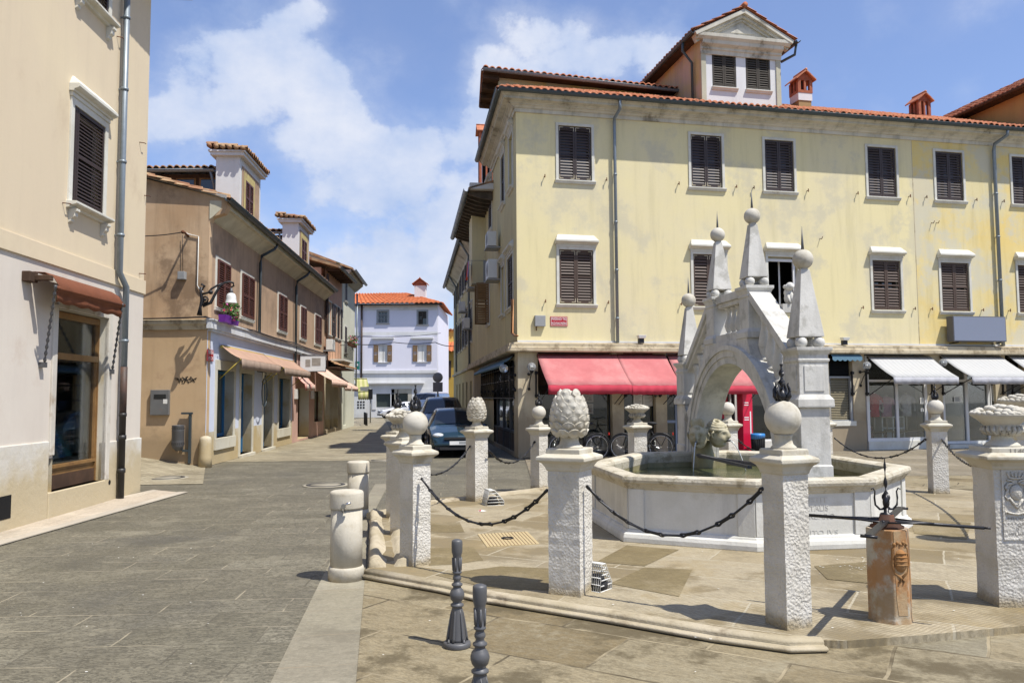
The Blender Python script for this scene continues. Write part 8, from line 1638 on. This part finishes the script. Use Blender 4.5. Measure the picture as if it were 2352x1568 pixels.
# mannequins and shelf in the clothes shop
def shirt(px_, y0, y1, col, lb, lean=.0, o=-.38, col2=None):
    s, zt_ = YF.off(px_, y0, o); zb_ = YF.off(px_, y1, o)[1]; h = zt_-zb_; r_ = thing('mannequin', YF.T(s, o, zb_), lb, 'mannequin', 'mannequins in the clothes shop'); T = lambda x, y, z: YF.T(s+x, o+y*.6, zb_+z)
    g = MB(); g.lathe([(.19, 0), (.18, h*.3), (.20, h*.7), (.215, h*.82), (.15, h*.9), (.07, h*.95)], 20, T)
    for sg in (-1, 1): g.tube([T(sg*.15, 0, h*.84), T(sg*.25, .02, h*.72), T(sg*.29, .03, h*.58)], [.07, .075, .08], 10)
    g.build('shirt', surf('cloth_'+lb.split()[0]+str(px_), col, mul(col, .7), s=5, bump=.5, bs=12, bd=.03, rough=.9), r_); g = MB(); g.tube([T(0, 0, h*.92), T(0, 0, h*1.02)], .05, 10)
    for sg in (-1, 1): g.tube([T(sg*.29, .03, h*.6), T(sg*.30, .1, h*.35), T(sg*.22, .2, h*.22)], [.04, .035, .03], 8)
    g.tube([T(0, 0, 0), T(0, 0, -.5)], .02, 8); g.build('body_form', plain('beige_form', (.55, .48, .38), .6), r_)
shirt(2006, 900, 957, (.55, .02, .03), 'mannequin in a bright red shirt at the left of the shop window'); shirt(2035, 908, 957, (.62, .30, .36), 'mannequin in a pink polo shirt beside the red one'); shirt(2080, 902, 955, (.55, .48, .46), 'mannequin in a pale vest behind the right pane'); 
s0, z0 = YF.off(2026, 1012, -.5); s1, z1 = YF.off(2074, 957, -.5); z0 = zp+.02; g = MB()
for a in (s0, (s0+s1)/2, s1): g.box(a-.02, a+.02, -.8, -.45, z0, z1, YF.T)
for z in (z0, (z0+z1)/2, z1): g.box(s0, s1, -.8, -.45, z-.018, z+.018, YF.T)
g.build('shelf', m_plw, loc=YF.T(s0, -.5, z0), label='white cube shelf standing under the mannequins in the clothes shop', cat='shelf')
for i, (px_, c_, lb) in enumerate(((2001, (.12, .03, .03), 'dark framed picture leaning at the left foot of the shop window'), (2045, (.30, .36, .42), 'pale blue book leaning in the cube shelf'))): s = YF.off(px_, 1000, -.35)[0]; g = MB(); g.box(s-.13, s+.13, -.42, -.39, zp+.03, zp+(.5 if i == 0 else .3), YF.T); g.box(s-.09, s+.09, -.39, -.386, zp+.07, zp+(.45 if i == 0 else .26), YF.T, 1); g.build('framed_picture' if i == 0 else 'book', [m_woodd, plain('pic%d' % i, c_, .4)], loc=YF.T(s, -.4, zp), label=lb, cat='picture' if i == 0 else 'book')
for i in range(6): s = YF.off(2092+6*i, 1003, -.3)[0]; g = MB(); g.ball((s, -.3, zp+.06), .08, YF.T, seg=12, rings=7, sq=(1.2, 1, .6)); g.build('folded_hat', plain('hat%d' % i, ((.25, .05, .05), (.10, .12, .05), (.5, .5, .48), (.05, .06, .1), (.3, .22, .1), (.35, .05, .08))[i], .9), loc=YF.T(s, -.3, zp), label='%s hat lying on the window floor right of the shelf' % ('dark red', 'olive', 'white', 'navy', 'straw-coloured', 'crimson')[i], cat='hat', group='hats in the clothes shop window')
# ------------------------------------------------------------------ covers, cages and small things on the ground
def manhole(px_, py_, r, lb, z=.004):
    c = G(px_, py_); T = lambda x, y, q: Vector((c.x+x, c.y+y, q)); g = MB(); g.lathe([(r, -.01), (r, z+.004), (r*.80, z+.006), (r*.80, z+.0)], 36, T, 0); r_ = g.build('manhole_cover', plain('iron_ring', (.06, .055, .05), .6, .3), loc=c, label=lb, cat='manhole cover', group='round manhole covers'); g = MB(); g.lathe([(r*.78, z-.002), (r*.78, z+.007), (.001, z+.0075)], 36, T); g.build('plate', surf('stone_fill', (.30, .27, .21), (.22, .2, .15), s=7), r_); g = MB(); g.lathe([(r*1.18, -.01), (r*1.18, z-.0015), (r, z-.001)], 36, T); g.build('collar', m_plaza if False else surf('pale_collar', (.36, .33, .26), (.3, .27, .2), s=5), r_)
manhole(380, 1097, .42, 'round manhole cover beside the alley corner guard', .008); manhole(748, 1113, .40, 'round manhole cover in the middle of the grey street'); manhole(880, 1057, .36, 'round manhole cover near the parked cars')
dc = [G(x, y, tz) for x, y in ((1097, 1227), (1211, 1221), (1239, 1249), (1118, 1256))]; g = MB(); g.hexa(dc, [p+Vector((0, 0, .008)) for p in dc]); r_ = g.build('drain_cover', plain('tan_metal_cover', (.46, .36, .19), .6), loc=dc[0], label='tan rectangular ribbed cover with a ring handle in the terrace', cat='drain cover')
g = MB()
for i in range(1, 15): a = dc[0].lerp(dc[1], i/15); b_ = dc[3].lerp(dc[2], i/15); g.tube([a+Vector((0, 0, .008)), b_+Vector((0, 0, .008))], .004, 4)
g.build('ribs', m_rust, r_); g = MB(); cc = (dc[0]+dc[2])/2; g.tube([cc+Vector((.07*math.cos(i*.5), .06*math.sin(i*.5), .014)) for i in range(13)], .009, 5, closed=True); g.build('ring_handle', m_iron, r_)
m_dslab = slabs('dark_terrace_slab', math.radians(20), 9, 9, (.20, .155, .075), (.18, .14, .065), (.24, .19, .10), (.17, .12, .05), groove=9, stain=(.30, .25, .16), stt=(.5, .7), stains=1.2, streaks=.5)
for i, l in enumerate((((980, 1199), (1056, 1199), (1067, 1222), (980, 1224)), ((985, 1259), (1088, 1256), (1110, 1286), (1040, 1296), (985, 1298)), ((1000, 1320), (1150, 1300), (1265, 1305), (1258, 1355), (1120, 1350)), ((1400, 1340), (1480, 1303), (1590, 1308), (1560, 1370)), ((1370, 1290), (1440, 1252), (1560, 1262), (1480, 1300)), ((2090, 1190), (2230, 1200), (2220, 1240), (2100, 1225)), ((1870, 1300), (1990, 1290), (2000, 1340), (1900, 1330)))): sheet('terrace_slab', [G(x, y, tz) for x, y in l], tz+.002+.0005*i, m_dslab, label='dark worn slab in the terrace')
def cage(px_, py_, w, h, rz, lb):
    c = G(px_, py_, tz); cs, sn = math.cos(rz), math.sin(rz); T = lambda x, y, z: Vector((c.x+cs*x-sn*y, c.y+sn*x+cs*y, c.z+z)); g = MB(); r = .0055
    pf = [(-w/2, 0), (-w*.32, h), (-w*.02, h), (w/2, h*.28), (w/2, 0)]
    for j in range(9): y = -w*.45+w*.9*j/8; g.tube([T(x, y, z) for x, z in pf], r, 4)
    for (a, b_) in zip(pf[:-1], pf[1:]):
        for k_ in range(5): t_ = k_/4; x, z = a[0]+(b_[0]-a[0])*t_, a[1]+(b_[1]-a[1])*t_; g.tube([T(x, -w*.45, z), T(x, w*.45, z)], r, 4)
    for s_ in (-1, 1):
        for z in (0, h*.2, h*.4, h*.6, h*.8): g.tube([T(-w*.45+z*.2, s_*w*.45, z), T(w*.5-max(0, z-h*.28)*.75, s_*w*.45, z)], r, 4)
    g.build('wire_cage', m_plw, loc=c, label=lb, cat='wire cage', group='white wire cages over floor lights')
    g = MB(); g.lathe([(.09, 0), (.1, .05), (.07, .09), (.06, .13)], 14, T); g.build('floor_light', m_rubber, loc=c, label=lb.replace('white wire cage', 'dark floor light inside the wire cage'), cat='floor light')
cage(1132, 1158, .30, .24, .3, 'white wire cage at the foot of the small pinecone pillar'); cage(1372, 1352, .20, .24, .9, 'white wire cage tucked behind the big pinecone pillar')
c = G(1106, 1174, tz); g = MB(); g.add([c+Vector(v) for v in ((-.06, 0, .006), (.0, .03, .02), (.08, .02, .008), (.02, -.04, .004))], [(0, 1, 2, 3)]); g.add([c+Vector(v) for v in ((-.05, -.01, .012), (-.01, .02, .024), (.0, -.01, .014))], [(0, 1, 2)], 1); g.build('paper_scrap', [m_paper, m_flow2], loc=c, label='crumpled white and red paper scrap near the small pinecone pillar', cat='litter', recalc=False)
rnd = random.Random(21); g = MB()
for i in range(95):
    x, y = (rnd.uniform(0, 2352), rnd.uniform(1130, 1560)) if i > 40 else (rnd.gauss(1960, 60), rnd.gauss(1300, 12)); c = G(x, y, .012 if x < 860 or y > 1480 else tz+.008); s = rnd.uniform(.003, .009); a = rnd.random()*6; g.add([c+Vector((s*math.cos(a+k_*1.57+rnd.random()*.5)*1.5, s*math.sin(a+k_*1.57), .002*rnd.random())) for k_ in range(4)], [(0, 1, 2, 3)])
g.build('litter', m_paper, loc=G(1100, 1400), kind='stuff', label='tiny pale scraps and droppings scattered over the paving', cat='litter', recalc=False)
for o in bpy.data.objects:
    if '_w' in o: del o['_w']
    if '_zc' in o: del o['_zc']
